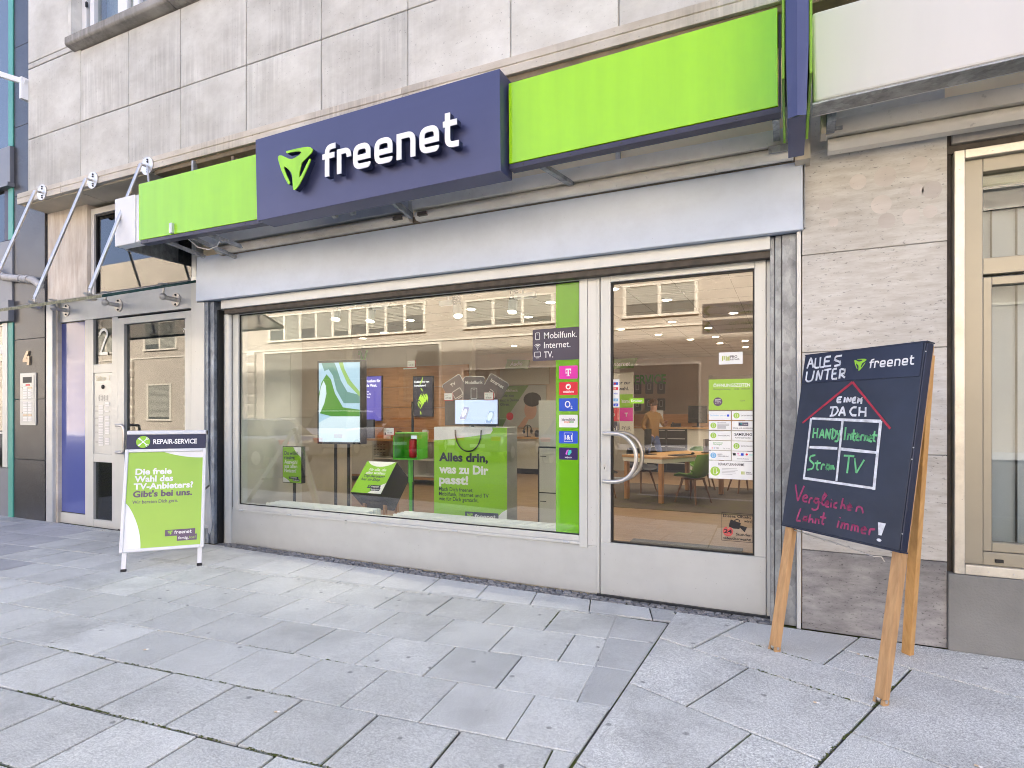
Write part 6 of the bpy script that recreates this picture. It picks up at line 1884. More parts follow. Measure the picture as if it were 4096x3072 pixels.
# ---- people
def figure(name, lab, x, y, rz, top, legs, hair, pose):
    """one skinned body; joints in metres, facing -y before the turn"""
    J = pose
    E_ = [('pel', 'spn'), ('spn', 'chs'), ('chs', 'nck'), ('nck', 'hd0'), ('hd0', 'hd1'), ('chs', 'shl'), ('shl', 'ell'), ('ell', 'wrl'), ('wrl', 'hnl'), ('chs', 'shr'), ('shr', 'elr'), ('elr', 'wrr'), ('wrr', 'hnr'),
          ('pel', 'hpl'), ('hpl', 'knl'), ('knl', 'anl'), ('anl', 'tol'), ('pel', 'hpr'), ('hpr', 'knr'), ('knr', 'anr'), ('anr', 'tor')]
    R_ = dict(pel=.145, spn=.135, chs=.15, nck=.055, hd0=.085, hd1=.088, shl=.07, ell=.046, wrl=.032, hnl=.036, shr=.07, elr=.046, wrr=.032, hnr=.036, hpl=.098, knl=.062, anl=.045, tol=.038, hpr=.098, knr=.062, anr=.045, tor=.038)
    names = list(J); idx = {n: i for i, n in enumerate(names)}
    me = bpy.data.meshes.new('body')
    me.from_pydata([J[n] for n in names], [(idx[a_], idx[b_]) for a_, b_ in E_], [])
    o = bpy.data.objects.new('body', me); COL.objects.link(o)
    o.modifiers.new('skin', 'SKIN')
    for i, n in enumerate(names):
        r = R_[n]
        flat_ = (r * 1.15, r * .78) if n in ('pel', 'spn', 'chs') else (r, r)
        me.skin_vertices[0].data[i].radius = flat_
        me.skin_vertices[0].data[i].use_root = (n == 'pel')
    o.modifiers.new('sub', 'SUBSURF').render_levels = 2
    o.modifiers['sub'].levels = 2
    dg = bpy.context.evaluated_depsgraph_get()
    m2 = bpy.data.meshes.new_from_object(o.evaluated_get(dg))
    bpy.data.objects.remove(o); bpy.data.meshes.remove(me)
    m2.name = 'body'
    for m in (MT['skin'], MT[top], MT[legs], MT['dark']):
        m2.materials.append(m)
    hd = Vector(J['hd0']); wl2 = Vector(J['wrl']); wr2 = Vector(J['wrr']); pz = J['pel'][2]
    for p in m2.polygons:
        c = p.center
        if c.z > J['nck'][2] + .01: k = 0
        elif (c - wl2).length < .10 and c.z < pz + .5: k = 0
        elif (c - wr2).length < .10 and c.z < pz + .5: k = 0
        elif c.z > pz - .02: k = 1
        elif c.z < .09: k = 3
        else: k = 2
        p.material_index = k
        p.use_smooth = True
    t = thing(name, lab, 'person', (x, y, FZ))
    b = bpy.data.objects.new('body', m2); COL.objects.link(b); b.parent = t
    t.rotation_euler = (0, 0, rz)
    h = Vector(J['hd1'])
    hb = MB()
    hb.ball(h + Vector((0, .018, .022)), .104, 16, 10, (.92, 1.0, .95))
    random.seed(2)
    for k in range(70):
        a_ = random.uniform(0, 2 * pi); el = random.uniform(.1, 1.5)
        pnt = h + Vector((.098 * cos(a_) * cos(el), .018 + .105 * sin(a_) * cos(el), .022 + .10 * sin(el)))
        hb.ball(pnt, random.uniform(.012, .024), 5, 4)
    ho = hb.build('hair', hair, None, smooth=True); ho.parent = t
    fc = MB()
    for sx in (-1, 1):
        fc.ball(h + Vector((sx * .032, -.082, .0)), .010, 8, 6)
    eo = fc.build('eyes', 'dark', None, smooth=True); eo.parent = t
    no = MB().ball(h + Vector((0, -.094, -.028)), .016, 8, 6, (.8, 1, 1.3)).build('nose', 'skin', None, smooth=True); no.parent = t
    for sx in (-1, 1):
        eo = MB().ball(h + Vector((sx * .088, .0, -.01)), .024, 8, 6, (.4, .8, 1.2)).build('ear', 'skin', None, smooth=True); eo.parent = t
    # fingers on both hands
    for sd3 in ('l', 'r'):
        hn = Vector(J['hn' + sd3]); wr = Vector(J['wr' + sd3]); dr = (hn - wr).normalized()
        sidev = dr.cross(Vector((0, 0, 1))); sidev = sidev.normalized() if sidev.length > .2 else Vector((1, 0, 0))
        fb = MB()
        for q, ln in enumerate((.062, .075, .07, .055)):
            b0 = hn + dr * .01 + sidev * ((q - 1.5) * .018)
            fb.pipe([b0, b0 + dr * ln * .55 + Vector((0, -.004, -.004)), b0 + dr * ln + Vector((0, -.016, -.012))], [.0095, .0085, .006], 7)
        b0 = hn - dr * .02 + sidev * .035
        fb.pipe([b0, b0 + (dr + sidev * .6).normalized() * .035, b0 + (dr + sidev * .2).normalized() * .06], [.011, .009, .007], 7)
        fo = fb.build('fingers', 'skin', None, smooth=True); fo.parent = t
    return t
WALK = dict(pel=(0, 0, .93), spn=(0, -.01, 1.10), chs=(0, -.02, 1.33), nck=(0, -.03, 1.50), hd0=(0, -.055, 1.585), hd1=(0, -.055, 1.665),
            shl=(.19, -.01, 1.41), ell=(.27, -.10, 1.16), wrl=(.15, -.30, 1.22), hnl=(.09, -.36, 1.26), shr=(-.19, -.02, 1.41), elr=(-.27, .05, 1.15), wrr=(-.24, -.12, 1.0), hnr=(-.23, -.18, .97),
            hpl=(.095, 0, .88), knl=(.10, -.16, .50), anl=(.10, -.12, .09), tol=(.10, -.26, .045), hpr=(-.095, 0, .88), knr=(-.10, .06, .50), anr=(-.10, .34, .16), tor=(-.10, .30, .05))
figure('person', 'person in brown top and blue jeans walking in front of the service counter', -2.95, 9.45, radians(55), 'fabric_brown', 'denim', 'hair_brown', WALK)
STAND = dict(WALK); STAND.update(knl=(.10, -.02, .49), anl=(.10, .0, .08), tol=(.10, -.15, .04), knr=(-.10, -.02, .49), anr=(-.10, .01, .08), tor=(-.10, -.14, .04), hd0=(0, -.07, 1.58), hd1=(0, -.10, 1.65))
figure('person', 'person with dark hair and black shirt standing at the audio counter', -6.45, 8.0, radians(-60), 'black_shirt', 'denim', 'hair_dark', STAND)

# ================================================================== PRINTS ON THE SHOP GLASS
GL = Frame((0, .0018, 0))          # outer skin of the window pane
o = MB().rect(GL, -1.766, -1.5545, .473, 2.533, .0012).build('window_strip', 'green_vinyl')
tag(o, 'tall translucent green film on the right end of the shop window', 'window film')
pn = thing('window_sticker', 'dark panel on the window listing Mobilfunk Internet TV in white', 'sticker', (-1.76, 0, 1.9))
MB().flat(GL, [q for q in rrect(-1.976, -1.555, 1.900, 2.167, .012)], .0022).build('film', simple('plum_film', (.065, .055, .09), .35), pn)
a = MB()
text(a, GL, 'Mobilfunk.', -1.872, 2.085, .076, .003, width=.292, bold=.004)
text(a, GL, 'Internet.', -1.872, 2.005, .076, .003, width=.235, bold=.004)
text(a, GL, 'TV.', -1.872, 1.925, .076, .003, width=.083, bold=.004)
q = rrect(-1.948, -1.912, 2.080, 2.138, .006); stroke(a, GL, q + [q[0]], .0045, .003)
stroke(a, GL, [(-1.935, 2.128), (-1.925, 2.128)], .003, .003)
for r in (.014, .026, .038):
    stroke(a, GL, circ(-1.930, 2.005, r, 8, radians(45), radians(135)), .005, .003)
a.flat(GL, circ(-1.930, 2.002, .006, 10), .003)
q = rrect(-1.957, -1.903, 1.935, 1.976, .004); stroke(a, GL, q + [q[0]], .0045, .003)
stroke(a, GL, [(-1.945, 1.926), (-1.915, 1.926)], .004, .003)
a.build('lettering', 'print_white', pn)
LG = [('magenta', 1.743, 1.851, 'magenta sticker with a white letter T, topmost of the window logos'), ('red', 1.609, 1.716, 'red sticker reading vodafone in the column of window logos'),
      ('o_blue', 1.476, 1.582, 'blue sticker reading O2 in the column of window logos'), ('white', 1.342, 1.446, 'white sticker reading klarmobil in the column of window logos'),
      ('one_blue', 1.210, 1.311, 'blue sticker reading 1&1 in the column of window logos'), ('violet', 1.075, 1.175, 'dark violet sticker reading waipu.tv, lowest of the window logos')]
for k, (m, z0, z1, lab) in enumerate(LG):
    t = thing('window_sticker', lab, 'sticker', (-1.655, 0, z0), 'provider logos on the shop window')
    MB().flat(GL, rrect(-1.737, -1.574, z0, z1, .008), .0026).build('film', m, t)
    a = MB(); zc = (z0 + z1) / 2; xc = -1.6555
    if k == 0:
        a.rect(GL, xc - .024, xc + .024, zc + .020, zc + .030, .0034); a.rect(GL, xc - .006, xc + .006, zc - .026, zc + .020, .0034); a.rect(GL, xc - .015, xc + .015, zc - .032, zc - .026, .0034)
        a.rect(GL, xc - .024, xc - .018, zc + .006, zc + .020, .0034); a.rect(GL, xc + .018, xc + .024, zc + .006, zc + .020, .0034)
        a.rect(GL, xc - .024, xc - .014, zc - .010, zc + .0, .0034); a.rect(GL, xc + .014, xc + .024, zc - .010, zc, .0034)
        a.build('logo', 'print_white', t)
    elif k == 1:
        a.flat(GL, circ(xc, zc + .016, .023, 28), .0034); text(a, GL, 'vodafone', xc, zc - .034, .030, .0034, 'C', width=.095, bold=.02); a.build('logo', 'print_white', t)
        MB().flat(GL, circ(xc, zc + .012, .0115, 20) + [(xc + .012, zc + .022), (xc + .006, zc + .032)], .0040).build('logo_drop', 'red', t)
    elif k == 2:
        stroke(a, GL, circ(xc - .006, zc + .004, .020, 28, 0, 6.27, ry=.023), .009, .0034); text(a, GL, '2', xc + .020, zc - .034, .036, .0034, bold=.015); a.build('logo', 'print_white', t)
    elif k == 3:
        text(a, GL, 'klarmobil.de', xc, zc + .004, .030, .0034, 'C', width=.115, bold=.03); a.build('logo', 'print_grey', t)
        MB().rect(GL, xc - .036, xc + .010, zc - .016, zc - .002, .0034).build('logo_band', 'orange_print', t)
        MB().rect(GL, xc + .0105, xc + .046, zc - .014, zc + .0, .0034).build('logo_band', 'leaf_print', t)
        b = MB(); text(b, GL, 'GÜNSTIG', xc - .013, zc - .0135, .014, .0040, 'C', width=.040, bold=.03); text(b, GL, 'IN GUT', xc + .028, zc - .0115, .014, .0040, 'C', width=.030, bold=.03); b.build('logo_lettering', 'print_white', t)
    elif k == 4:
        q = [(xc - .036, zc - .036), (xc + .036, zc - .036), (xc + .036, zc + .036), (xc - .036, zc + .036), (xc - .036, zc - .036)]
        stroke(a, GL, q, .0028, .0034); text(a, GL, '1&1', xc, zc - .018, .052, .0034, 'C', width=.062, bold=.03); a.build('logo', 'print_white', t)
    else:
        MB().flat(GL, [(xc - .026, zc - .004), (xc - .012, zc + .032), (xc + .006, zc + .034), (xc - .004, zc + .020), (xc - .012, zc - .010)], .0034).build('logo_leaf', 'pink', t)
        MB().flat(GL, [(xc - .006, zc - .010), (xc + .004, zc + .030), (xc + .026, zc + .030), (xc + .028, zc + .010), (xc + .010, zc - .012)], .0036).build('logo_leaf', 'aqua', t)
        text(a, GL, 'waipu.tv', xc, zc - .036, .022, .0034, 'C', width=.062, bold=.015); a.build('logo', 'print_white', t)

# ---- on the door
DG = Frame((0, .003, 0))
t = thing('door_sticker', 'white PRO REPAIR sticker high on the glass of the shop door', 'sticker', (-.395, 0, 1.82))
MB().rect(DG, -.478, -.313, 1.818, 1.907, -.0005).build('film', 'paper_white', t)
a = MB(); text(a, DG, 'PRO', -.398, 1.864, .026, .0003, width=.048, bold=.012); text(a, DG, 'REPAIR', -.398, 1.847, .018, .0003, width=.064); a.build('lettering', 'print_black', t)
a = MB()
for x, h in ((-.455, .036), (-.444, .028), (-.430, .036), (-.418, .028), (-.410, .036)):
    a.rect(DG, x, x + .007, 1.845 + (.036 - h) * (x < -.44), 1.845 + (.036 - h) * (x < -.44) + h, .0003)
a.build('logo', MT.setdefault('olive_print', simple('olive_print', (.42, .50, .03), .4)), t)
t = thing('door_sticker', 'narrow white strip of payment card logos on the glass of the shop door', 'sticker', (-1.25, 0, 1.5))
MB().flat(DG, rrect(-1.286, -1.228, 1.505, 1.729, .004), -.0005).build('film', 'paper_white', t)
for z, m in ((1.695, 'o_blue'), (1.655, 'red'), (1.615, 'orange_print'), (1.565, 'sky_print'), (1.525, 'one_blue')):
    MB().rect(DG, -1.276, -1.238, z - .011, z + .011, .0003).build('card_logo', 'paper_white' if m == 'orange_print' else m, t)
    b = MB()
    if m in ('o_blue', 'red'):
        b.flat(DG, circ(-1.264, z, .0085, 14), .0007); b.build('card_mark', 'red' if m == 'o_blue' else 'number_bronze', t)
    elif m == 'orange_print':
        text(b, DG, 'VISA', -1.257, z - .006, .018, .0007, 'C', width=.032, bold=.02); b.build('card_mark', 'one_blue', t)
    else:
        stroke(b, DG, circ(-1.257, z, .006, 12, 0, 6.27), .002, .0007); b.build('card_mark', 'print_white', t)
t = thing('door_sticker', 'bright green sticker reading Drücken beside the door pull', 'sticker', (-1.09, 0, 1.53))
MB().flat(DG, rrect(-1.146, -1.033, 1.535, 1.577, .004), -.0005).build('film', 'poster_lime', t)
a = MB(); text(a, DG, 'Drücken', -1.0895, 1.547, .027, .0003, 'C', width=.085, bold=.025); a.build('lettering', 'print_white', t)

po2 = thing('poster_holder', 'clear holder with green opening hours poster and service cards on the shop door', 'poster', (-.39, 0, .97))
MB().fbox(DG, -.553, -.2335, .972, 1.735, .000, .003).build('clear_sleeve', 'acrylic', po2)
pg = MB().rect(DG, -.549, -.2345, 1.483, 1.709, .0040).build('poster', 'poster_green', po2)
a = MB(); text(a, DG, 'ÖFFNUNGSZEITEN', -.516, 1.652, .034, .0045, width=.253, bold=.012); text(a, DG, 'ONLINE', -.484, 1.553, .014, .0055, 'C', width=.040, bold=.02, rot=.12); text(a, DG, '24 Stunden', -.484, 1.542, .010, .0055, 'C', width=.042, rot=.12); text(a, DG, 'für Dich da!', -.482, 1.531, .010, .0055, 'C', width=.042, rot=.12)
a.build('poster_lettering', 'print_white', pg)
a = MB(); text(a, DG, 'Montag bis Samstag:', -.516, 1.630, .017, .0045, width=.122); text(a, DG, '10.00 - 19.00 Uhr', -.263, 1.630, .017, .0045, 'R', width=.105); text(a, DG, 'vCard', -.30, 1.545, .013, .0045, 'R'); a.build('poster_lettering', 'print_plum', pg)
MB().flat(DG, circ(-.484, 1.543, .032, 28), .0050).build('poster_badge', 'print_plum', pg)
CARDS = [(-.548, -.393, 1.408, 1.474, 'Du findest uns auf', 'f'), (-.387, -.2345, 1.408, 1.474, 'DATENTRANSFER', 'g'), (-.548, -.393, 1.335, 1.400, 'VIDEOAUFZEICHNUNG', 'v'), (-.387, -.2345, 1.333, 1.400, 'STROM- UND GASVERGLEICH', 'n'),
         (-.548, -.393, 1.260, 1.327, 'FINANZIERUNG', 'g'), (-.387, -.2345, 1.258, 1.327, 'SAMSUNG', 's'), (-.548, -.393, 1.186, 1.253, 'Starker Service.', 'b'), (-.387, -.2345, 1.184, 1.253, 'DATENTRANSFER', 'g'),
         (-.548, -.393, 1.112, 1.179, 'HANDY-', 'h'), (-.387, -.2345, 1.110, 1.179, 'Internet-Anbieter', 'i'), (-.548, -.2345, .974, 1.107, 'REPARATURANNAHME', 'r')]
for x0, x1, z0, z1, tx, kd in CARDS:
    c = MB().rect(DG, x0, x1, z0, z1, .0040).build('info_card', 'paper_white', po2)
    zc = (z0 + z1) / 2
    a = MB(); d = .0046
    if kd in 'ghv':
        MB().flat(DG, circ(x0 + .032, zc, .021, 22), d).build('card_badge', 'sky_print' if kd == 'h' else 'poster_green', c)
        b = MB(); q = rrect(x0 + .024, x0 + .038, zc - .012, zc + .012, .003); stroke(b, DG, q + [q[0]], .002, d + .0004); b.build('card_icon', 'print_white', c)
    if kd == 'f':
        text(a, DG, tx, x0 + .010, zc - .005, .017, d, width=.112); MB().rect(DG, x1 - .028, x1 - .012, zc - .008, zc + .008, d).build('card_badge', 'one_blue', c)
    elif kd == 'g':
        text(a, DG, tx, x0 + .064, zc - .005, .014, d, width=.083, bold=.008)
    elif kd == 'v':
        text(a, DG, tx, x0 + .060, z1 - .014, .009, d, width=.062, bold=.015)
        for k in range(6): a.rect(DG, x0 + .060, x1 - (.012 if k < 3 else .034), z1 - .022 - k * .0065, z1 - .0195 - k * .0065, d)
    elif kd == 'n':
        text(a, DG, tx, x0 + .010, z0 + .012, .012, d, width=.135, bold=.012)
        g = MB().rect(DG, x0 + .046, x0 + .112, zc + .0, zc + .024, d).build('card_badge', 'print_navy', c); logo(DG, x0 + .072, zc + .009, .0055, d + .0004, c, 'print_white', 'aqua')
    elif kd == 's':
        text(a, DG, tx, x0 + .018, zc + .002, .027, d, width=.118, bold=.02); text(a, DG, 'Authorized Reseller', x0 + .022, zc - .018, .014, d, width=.108, bold=.006)
    elif kd == 'b':
        b = MB(); text(b, DG, tx, x0 + .030, z1 - .018, .014, d, width=.070, bold=.006); text(b, DG, 'Ohne Bargeld.', x0 + .030, z1 - .030, .014, d, width=.062, bold=.006); b.build('card_lettering', 'leaf_print', c)
        text(a, DG, 'VISA', x0 + .048, z0 + .010, .012, d, width=.024, bold=.02); text(a, DG, 'Pay  G Pay', x0 + .102, z0 + .010, .010, d, width=.044)
        MB().flat(DG, circ(x0 + .024, z0 + .014, .004, 10), d).build('card_mark', 'red', c); MB().flat(DG, circ(x0 + .038, z0 + .014, .004, 10), d).build('card_mark', 'o_blue', c)
    elif kd == 'h':
        text(a, DG, tx, x0 + .062, zc + .004, .014, d, width=.035, bold=.012); text(a, DG, 'VERSICHERUNG', x0 + .062, zc - .010, .014, d, width=.076, bold=.012)
    elif kd == 'i':
        text(a, DG, tx, x0 + .036, z0 + .012, .013, d, width=.082)
        for xx, m in ((.008, 'print_black'), (.062, 'one_blue')): MB().rect(DG, x0 + xx, x0 + xx + .019, zc + .004, zc + .022, d).build('card_mark', m, c)
        b = MB(); text(b, DG, 'T..', x0 + .036, zc + .004, .024, d, bold=.02); b.build('card_mark', 'magenta', c)
        MB().flat(DG, circ(x0 + .102, zc + .014, .008, 16), d).build('card_mark', 'red', c)
        b = MB(); text(b, DG, 'PYUR', x0 + .118, zc + .005, .018, d, width=.032); b.build('card_mark', 'aqua', c)
    elif kd == 'r':
        text(a, DG, tx, x0 + .068, z1 - .034, .027, d, width=.178, bold=.012)
        MB().flat(DG, circ(x0 + .045, z0 + .055, .034, 26), d).build('card_badge', 'poster_green', c)
        b = MB(); q = rrect(x0 + .034, x0 + .054, z0 + .034, z0 + .078, .004); stroke(b, DG, q + [q[0]], .0025, d + .0004); stroke(b, DG, [(x0 + .050, z0 + .034), (x0 + .066, z0 + .052)], .005, d + .0006); b.build('card_icon', 'print_white', c)
        text(a, DG, 'PRO', x1 - .053, z0 + .048, .015, d, width=.030, bold=.015); text(a, DG, 'REPAIR', x1 - .053, z0 + .038, .012, d, width=.039)
        b = MB()
        for k in range(4): b.rect(DG, x1 - .088 + k * .0075, x1 - .084 + k * .0075, z0 + .038, z0 + .060, d)
        b.build('card_logo', 'olive_print', c)
        g = MB()
        for k, ln in enumerate((.108, .112, .095, .100, .075)): g.rect(DG, x0 + .092, x0 + .092 + ln * .98, z0 + .076 - k * .0105, z0 + .079 - k * .0105, d)
        g.build('card_print', MT.setdefault('faint_print', simple('faint_print', (.45, .46, .45), .5)), c)
    if a.v:
        a.build('card_lettering', 'print_black' if kd in 'nsr' else 'print_grey' if kd != 'f' else 'sky_print', c)
for x, z in ((-.535, 1.728), (-.25, 1.728), (-.53, .975), (-.25, .975)):
    MB().tube(DG.p(x, z, .003), DG.p(x, z, .010), .016, .010, 16).build('suction_cup', 'acrylic', po2, smooth=True)

cv_ = thing('door_sticker', 'square sticker with a camera warning that the property is under video surveillance', 'sticker', (-.35, 0, .52))
a = MB()
q = [(-.457, .520), (-.246, .520), (-.246, .725), (-.457, .725), (-.457, .520)]; stroke(a, DG, q, .0028, .0006)
text(a, DG, 'Dieses Objekt', -.352, .693, .030, .0006, 'C', width=.192, bold=.022)
text(a, DG, 'wird', -.254, .664, .026, .0006, 'R', width=.050, bold=.02)
text(a, DG, 'Stunden', -.254, .564, .026, .0006, 'R', width=.106, bold=.02)
text(a, DG, 'videoüberwacht!', -.352, .530, .026, .0006, 'C', width=.192, bold=.022)
a.flat(DG, [(-.405, .645), (-.395, .678), (-.325, .655), (-.335, .612), (-.375, .612), (-.408, .625)], .0006)
a.flat(DG, [(-.334, .625), (-.327, .640), (-.283, .628), (-.300, .592)], .0009)
stroke(a, DG, [(-.372, .668), (-.352, .684), (-.335, .676), (-.338, .655)], .006, .0012)
a.build('lettering', 'print_black', cv_)
b = MB(); stroke(b, DG, circ(-.414, .588, .030, 30, radians(100), radians(430)), .012, .0006); b.flat(DG, circ(-.414, .588, .022, 20), .0004); b.build('clock_ring', simple('pale_red', (.62, .10, .10), .4), cv_)
b = MB(); text(b, DG, '24', -.414, .576, .040, .0014, 'C', width=.056, bold=.03); b.build('lettering', 'print_black', cv_)

# ================================================================== ACROSS THE STREET (seen only as reflections)
MT['render_beige'] = simple('render_beige', (.23, .20, .16), .85, vary=.10, vscale=1.2, bmp=.2, bscale=20)
MT['render_trim'] = simple('render_trim', (.36, .33, .27), .8, vary=.06)
MT['garage_door_shaded'] = simple('garage_door_shaded', (.085, .075, .06), .6, vary=.06)  # shade of the deep garage recess is put into this dark tone
MT['far_glass'] = simple('far_glass', (.06, .065, .06), .12, vary=.2, vscale=2)
MT['far_blind'] = simple('far_blind', (.17, .165, .135), .6, vary=.05)
OY = -24.0
OF = Frame((0, OY, 0), (-1, 0, 0))       # looks back at the shop: its right is -x
ob = thing('beige_building', 'long beige rendered building with rows of blind windows reflected in the shop glass', 'building', (-12, OY, 0))
MB().box(-75, 20, OY - 12, OY, 0, 13.2).build('wall', 'render_beige', ob)
for z in (5.72, 9.4):
    MB().box(-75, 20, OY, OY + .06, z - .10, z).build('string_course', 'render_trim', ob)
def far_window(x0, x1, z0, z1, n):
    w = (x1 - x0) / n
    mb = MB()
    mb.box(x0 - .12, x1 + .12, OY, OY + .12, z0 - .12, z0); mb.box(x0 - .12, x1 + .12, OY, OY + .09, z1, z1 + .10)
    for k in range(n + 1):
        mb.box(x0 + k * w - .09, x0 + k * w + .09, OY, OY + .09, z0, z1)
    wo = mb.build('window', 'render_trim', ob)
    for k in range(n):
        MB().box(x0 + k * w + .09, x0 + (k + 1) * w - .09, OY, OY + .03, z0, z1).build('pane', 'far_glass', wo)
        hgt = random.choice((.55, .8, .95, .95, .4)) * (z1 - z0)
        if hgt:
            sl = MB()
            q = z1
            while q > z1 - hgt:
                sl.add([(x0 + k * w + .10, OY + .035, q), (x0 + (k + 1) * w - .10, OY + .035, q), (x0 + (k + 1) * w - .10, OY + .055, q - .07), (x0 + k * w + .10, OY + .055, q - .07)], [(0, 1, 2, 3)])
                q -= .085
            sl.build('blind', 'far_blind', wo)
random.seed(31)
far_window(-31.2, -19.0, 6.3, 7.85, 9)
far_window(-16.3, -11.1, 6.28, 7.66, 3)
far_window(-7.35, -3.95, 6.25, 7.65, 2)
far_window(-.6, 2.8, 6.25, 7.65, 2)
for xa in (-70, -63.5, -57, -50.5, -44, -37.5):
    far_window(xa, xa + 3.6, 6.3, 8.2, 2)
    far_window(xa + .4, xa + 3.0, 1.1, 3.6, 1)
for xa in (-72, -65.5, -59, -52.5, -46, -39.5, -33.2):
    MB().box(xa, xa + .7, OY, OY + .16, 0, 5.6).build('pilaster', 'render_trim', ob)
    for zq in range(8):
        MB().box(xa - .06, xa + .76, OY, OY + .20, zq * .7 + .05, zq * .7 + .55).build('rusticated_block', 'render_beige', ob, bevel=.03)
for zz_ in (10.2,):
    for xa in (-38, -31, -24, -16.3, -7.35, -.6, 6):
        far_window(xa, xa + 4.6, zz_, zz_ + 1.6, 2)
for x0, x1, zt in ((-31.6, -18.0, 5.45), (-16.4, -10.3, 3.88), (-7.6, -3.85, 3.80), (-1.0, 3.0, 3.8)):
    gm = MB(); gm.box(x0 - .12, x0, OY, OY + .10, 0, zt + .12); gm.box(x1, x1 + .12, OY, OY + .10, 0, zt + .12); gm.box(x0, x1, OY, OY + .10, zt, zt + .12)
    go = gm.build('gate', 'render_trim', ob)
    n = max(2, int((x1 - x0) / 2)); w = (x1 - x0) / n
    for k in range(n):
        for r in range(3):
            h = zt / 3
            MB().box(x0 + k * w + .02, x0 + (k + 1) * w - .02, OY, OY + .05, r * h + .02, (r + 1) * h - .02).build('gate_panel', 'garage_door_shaded', go)

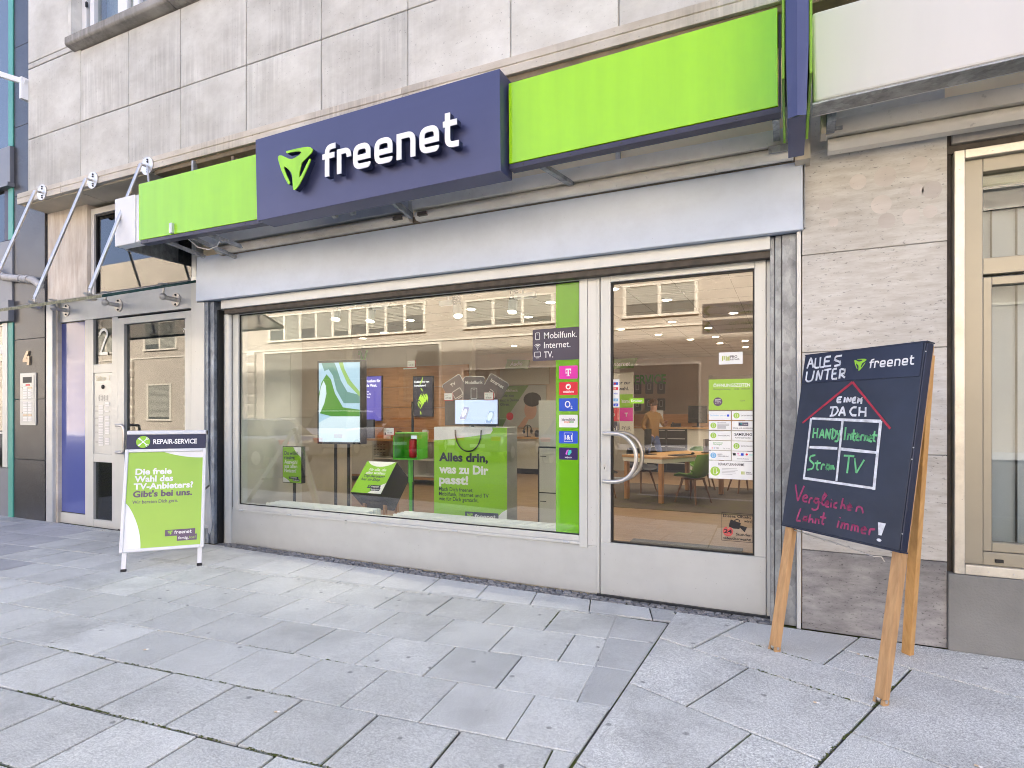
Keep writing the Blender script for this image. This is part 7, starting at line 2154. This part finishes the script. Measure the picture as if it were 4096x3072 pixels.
def car(name, lab, x, y, rz, mat, group='cars parked across the street', suv=0.):
    t = thing(name, lab, 'car', (0, 0, 0), group)
    z = -.13
    L_, W_ = 4.4 + suv * .2, 1.80
    H_ = 1.45 + suv * .28
    wb = .95 + suv * .12
    prof = [(-2.2, .35), (-2.2, .62), (-2.12, .80 + suv * .1), (-1.2, wb), (1.35, wb + .02), (2.05, wb), (2.2, .78), (2.2, .35)]
    n = len(prof); secs = []
    for yy, sc in ((-W_ / 2, .93), (-W_ / 2 + .10, 1.0), (W_ / 2 - .10, 1.0), (W_ / 2, .93)):
        secs.append([(px_ * sc, yy, .30 + (pz_ - .30) * (sc if abs(yy) > .85 else 1)) for px_, pz_ in prof])
    mb = MB(); v = [q for s_ in secs for q in s_]
    f = [tuple(range(n)), tuple(range(4 * n - 1, 3 * n - 1, -1))]
    for k in range(3):
        f += [(k * n + i, (k + 1) * n + i, (k + 1) * n + (i + 1) % n, k * n + (i + 1) % n) for i in range(n)]
    mb.add(v, f); bo = mb.build('body', mat, t, smooth=True, bevel=.05, seg=2)
    g0, g1 = wb - .02, H_
    def cab(name, ins, z0, z1, x0, x1, x2, x3, m):
        w0, w1 = W_ / 2 - .06 - ins, W_ / 2 - .22 - ins
        v = [(x0, -w0, z0), (x3, -w0, z0), (x3, w0, z0), (x0, w0, z0), (x1, -w1, z1), (x2, -w1, z1), (x2, w1, z1), (x1, w1, z1)]
        return MB().add(v, [(0, 3, 2, 1), (4, 5, 6, 7), (0, 1, 5, 4), (1, 2, 6, 5), (2, 3, 7, 6), (3, 0, 4, 7)]).build(name, m, t, bevel=.04, smooth=True)
    cab('windows', 0, g0, g1 - .05, -1.15, -.45, 1.25 + suv * .35, 1.80 + suv * .2, 'far_glass')
    MB().box(-.42, 1.22 + suv * .35, -W_ / 2 + .26, W_ / 2 - .26, g1 - .07, g1).build('roof', mat, t, bevel=.03)
    for px_ in (-1.35, 1.35):
        for s_ in (-1, 1):
            w_ = MB().tube((px_, s_ * (W_ / 2 - .20), .32), (px_, s_ * (W_ / 2 + .01), .32), .32, None, 20).build('wheel', 'rubber', t)
            MB().tube((px_, s_ * (W_ / 2 + .008), .32), (px_, s_ * (W_ / 2 + .025), .32), .20, .18, 16).build('rim', 'steel', w_)
    for s_ in (-1, 1):
        MB().box(-2.22, -2.10, s_ * .62 - .18, s_ * .62 + .18, .62, .74).build('headlight', 'white', t, bevel=.02)
        MB().box(2.10, 2.22, s_ * .64 - .16, s_ * .64 + .16, .72, .86).build('tail_light', 'red', t, bevel=.02)
        MB().box(-.85, -.68, s_ * (W_ / 2 + .08) - .07, s_ * (W_ / 2 + .08) + .07, wb, wb + .13).build('mirror', mat, t, bevel=.02)
    for xx in (-2.225, 2.225):
        MB().box(min(xx, xx - .01 * (1 if xx > 0 else -1)), max(xx, xx - .01 * (1 if xx > 0 else -1)), -.26, .26, .50, .61).build('number_plate', 'white', t)
    t.location = (x, y, z); t.rotation_euler = (0, 0, rz)
    return t
paint = {k: simple('paint_' + k, c, .2, m_, coat=.8, vary=.02) for k, c, m_ in (('black', (.02, .02, .022), 0.), ('silver', (.45, .43, .42), .5), ('white', (.75, .76, .78), 0.), ('red', (.22, .03, .02), .2), ('grey', (.30, .31, .33), .4), ('blue', (.20, .25, .33), .3))}
car('parked_car', 'black hatchback parked across the street, mirrored at the left of the window', -24.8, -19.6, 0, paint['black'])
car('parked_car', 'silver car parked nose to nose with the black hatchback across the street', -18.6, -17.4, 0, paint['silver'])
car('parked_car', 'white off-road car parked with its rear to the shop window', -15.9, -14.2, radians(80), paint['white'], suv=1.)
car('parked_car', 'dark red car parked beside the white off-road car across the street', -13.2, -14.6, radians(70), paint['red'])
car('parked_car', 'grey car parked with its rear to the shop window, right of the red one', -9.4, -14.5, radians(85), paint['grey'])
car('parked_car', 'pale blue car parked rightmost in the row across the street', -6.4, -14.6, radians(85), paint['blue'])
car('parked_car', 'silver car parked near the entrance numbered 2', -15.2, -8.6, radians(3), paint['silver'], 'cars parked on the near side')
sp_ = thing('signpost', 'cycle route signpost with four arrow boards behind the camera', 'signpost', (-.35, -9.0, 0))
MB().tube((-.35, -9, -.1), (-.35, -9, 4.2), .04, None, 14).build('post', 'galv', sp_)
NF = Frame((-.40, -8.94, 0), (-1, 0, 0))
for z, l1, l2 in ((3.72, 'Eschersheim', 'Bornheim'), (3.36, 'Friedberger Platz', 'Eschenheimer Tor')):
    bo = MB().fbox(NF, .0, 1.35, z - .15, z + .15, -.02, 0).build('arrow_board', 'white', sp_)
    a = MB(); text(a, NF, l1, .08, z + .02, .12, .002, width=.72); text(a, NF, l2, .08, z - .12, .12, .002, width=.6 if l2 == 'Bornheim' else .78)
    stroke(a, NF, [(1.20, z + .11), (1.30, z), (1.20, z - .11)], .05, .002); a.build('board_lettering', 'leaf_print', bo)
    MB().fbox(NF, -.75, -.10, z - .15, z + .15, -.02, 0).build('arrow_board', 'white', sp_)
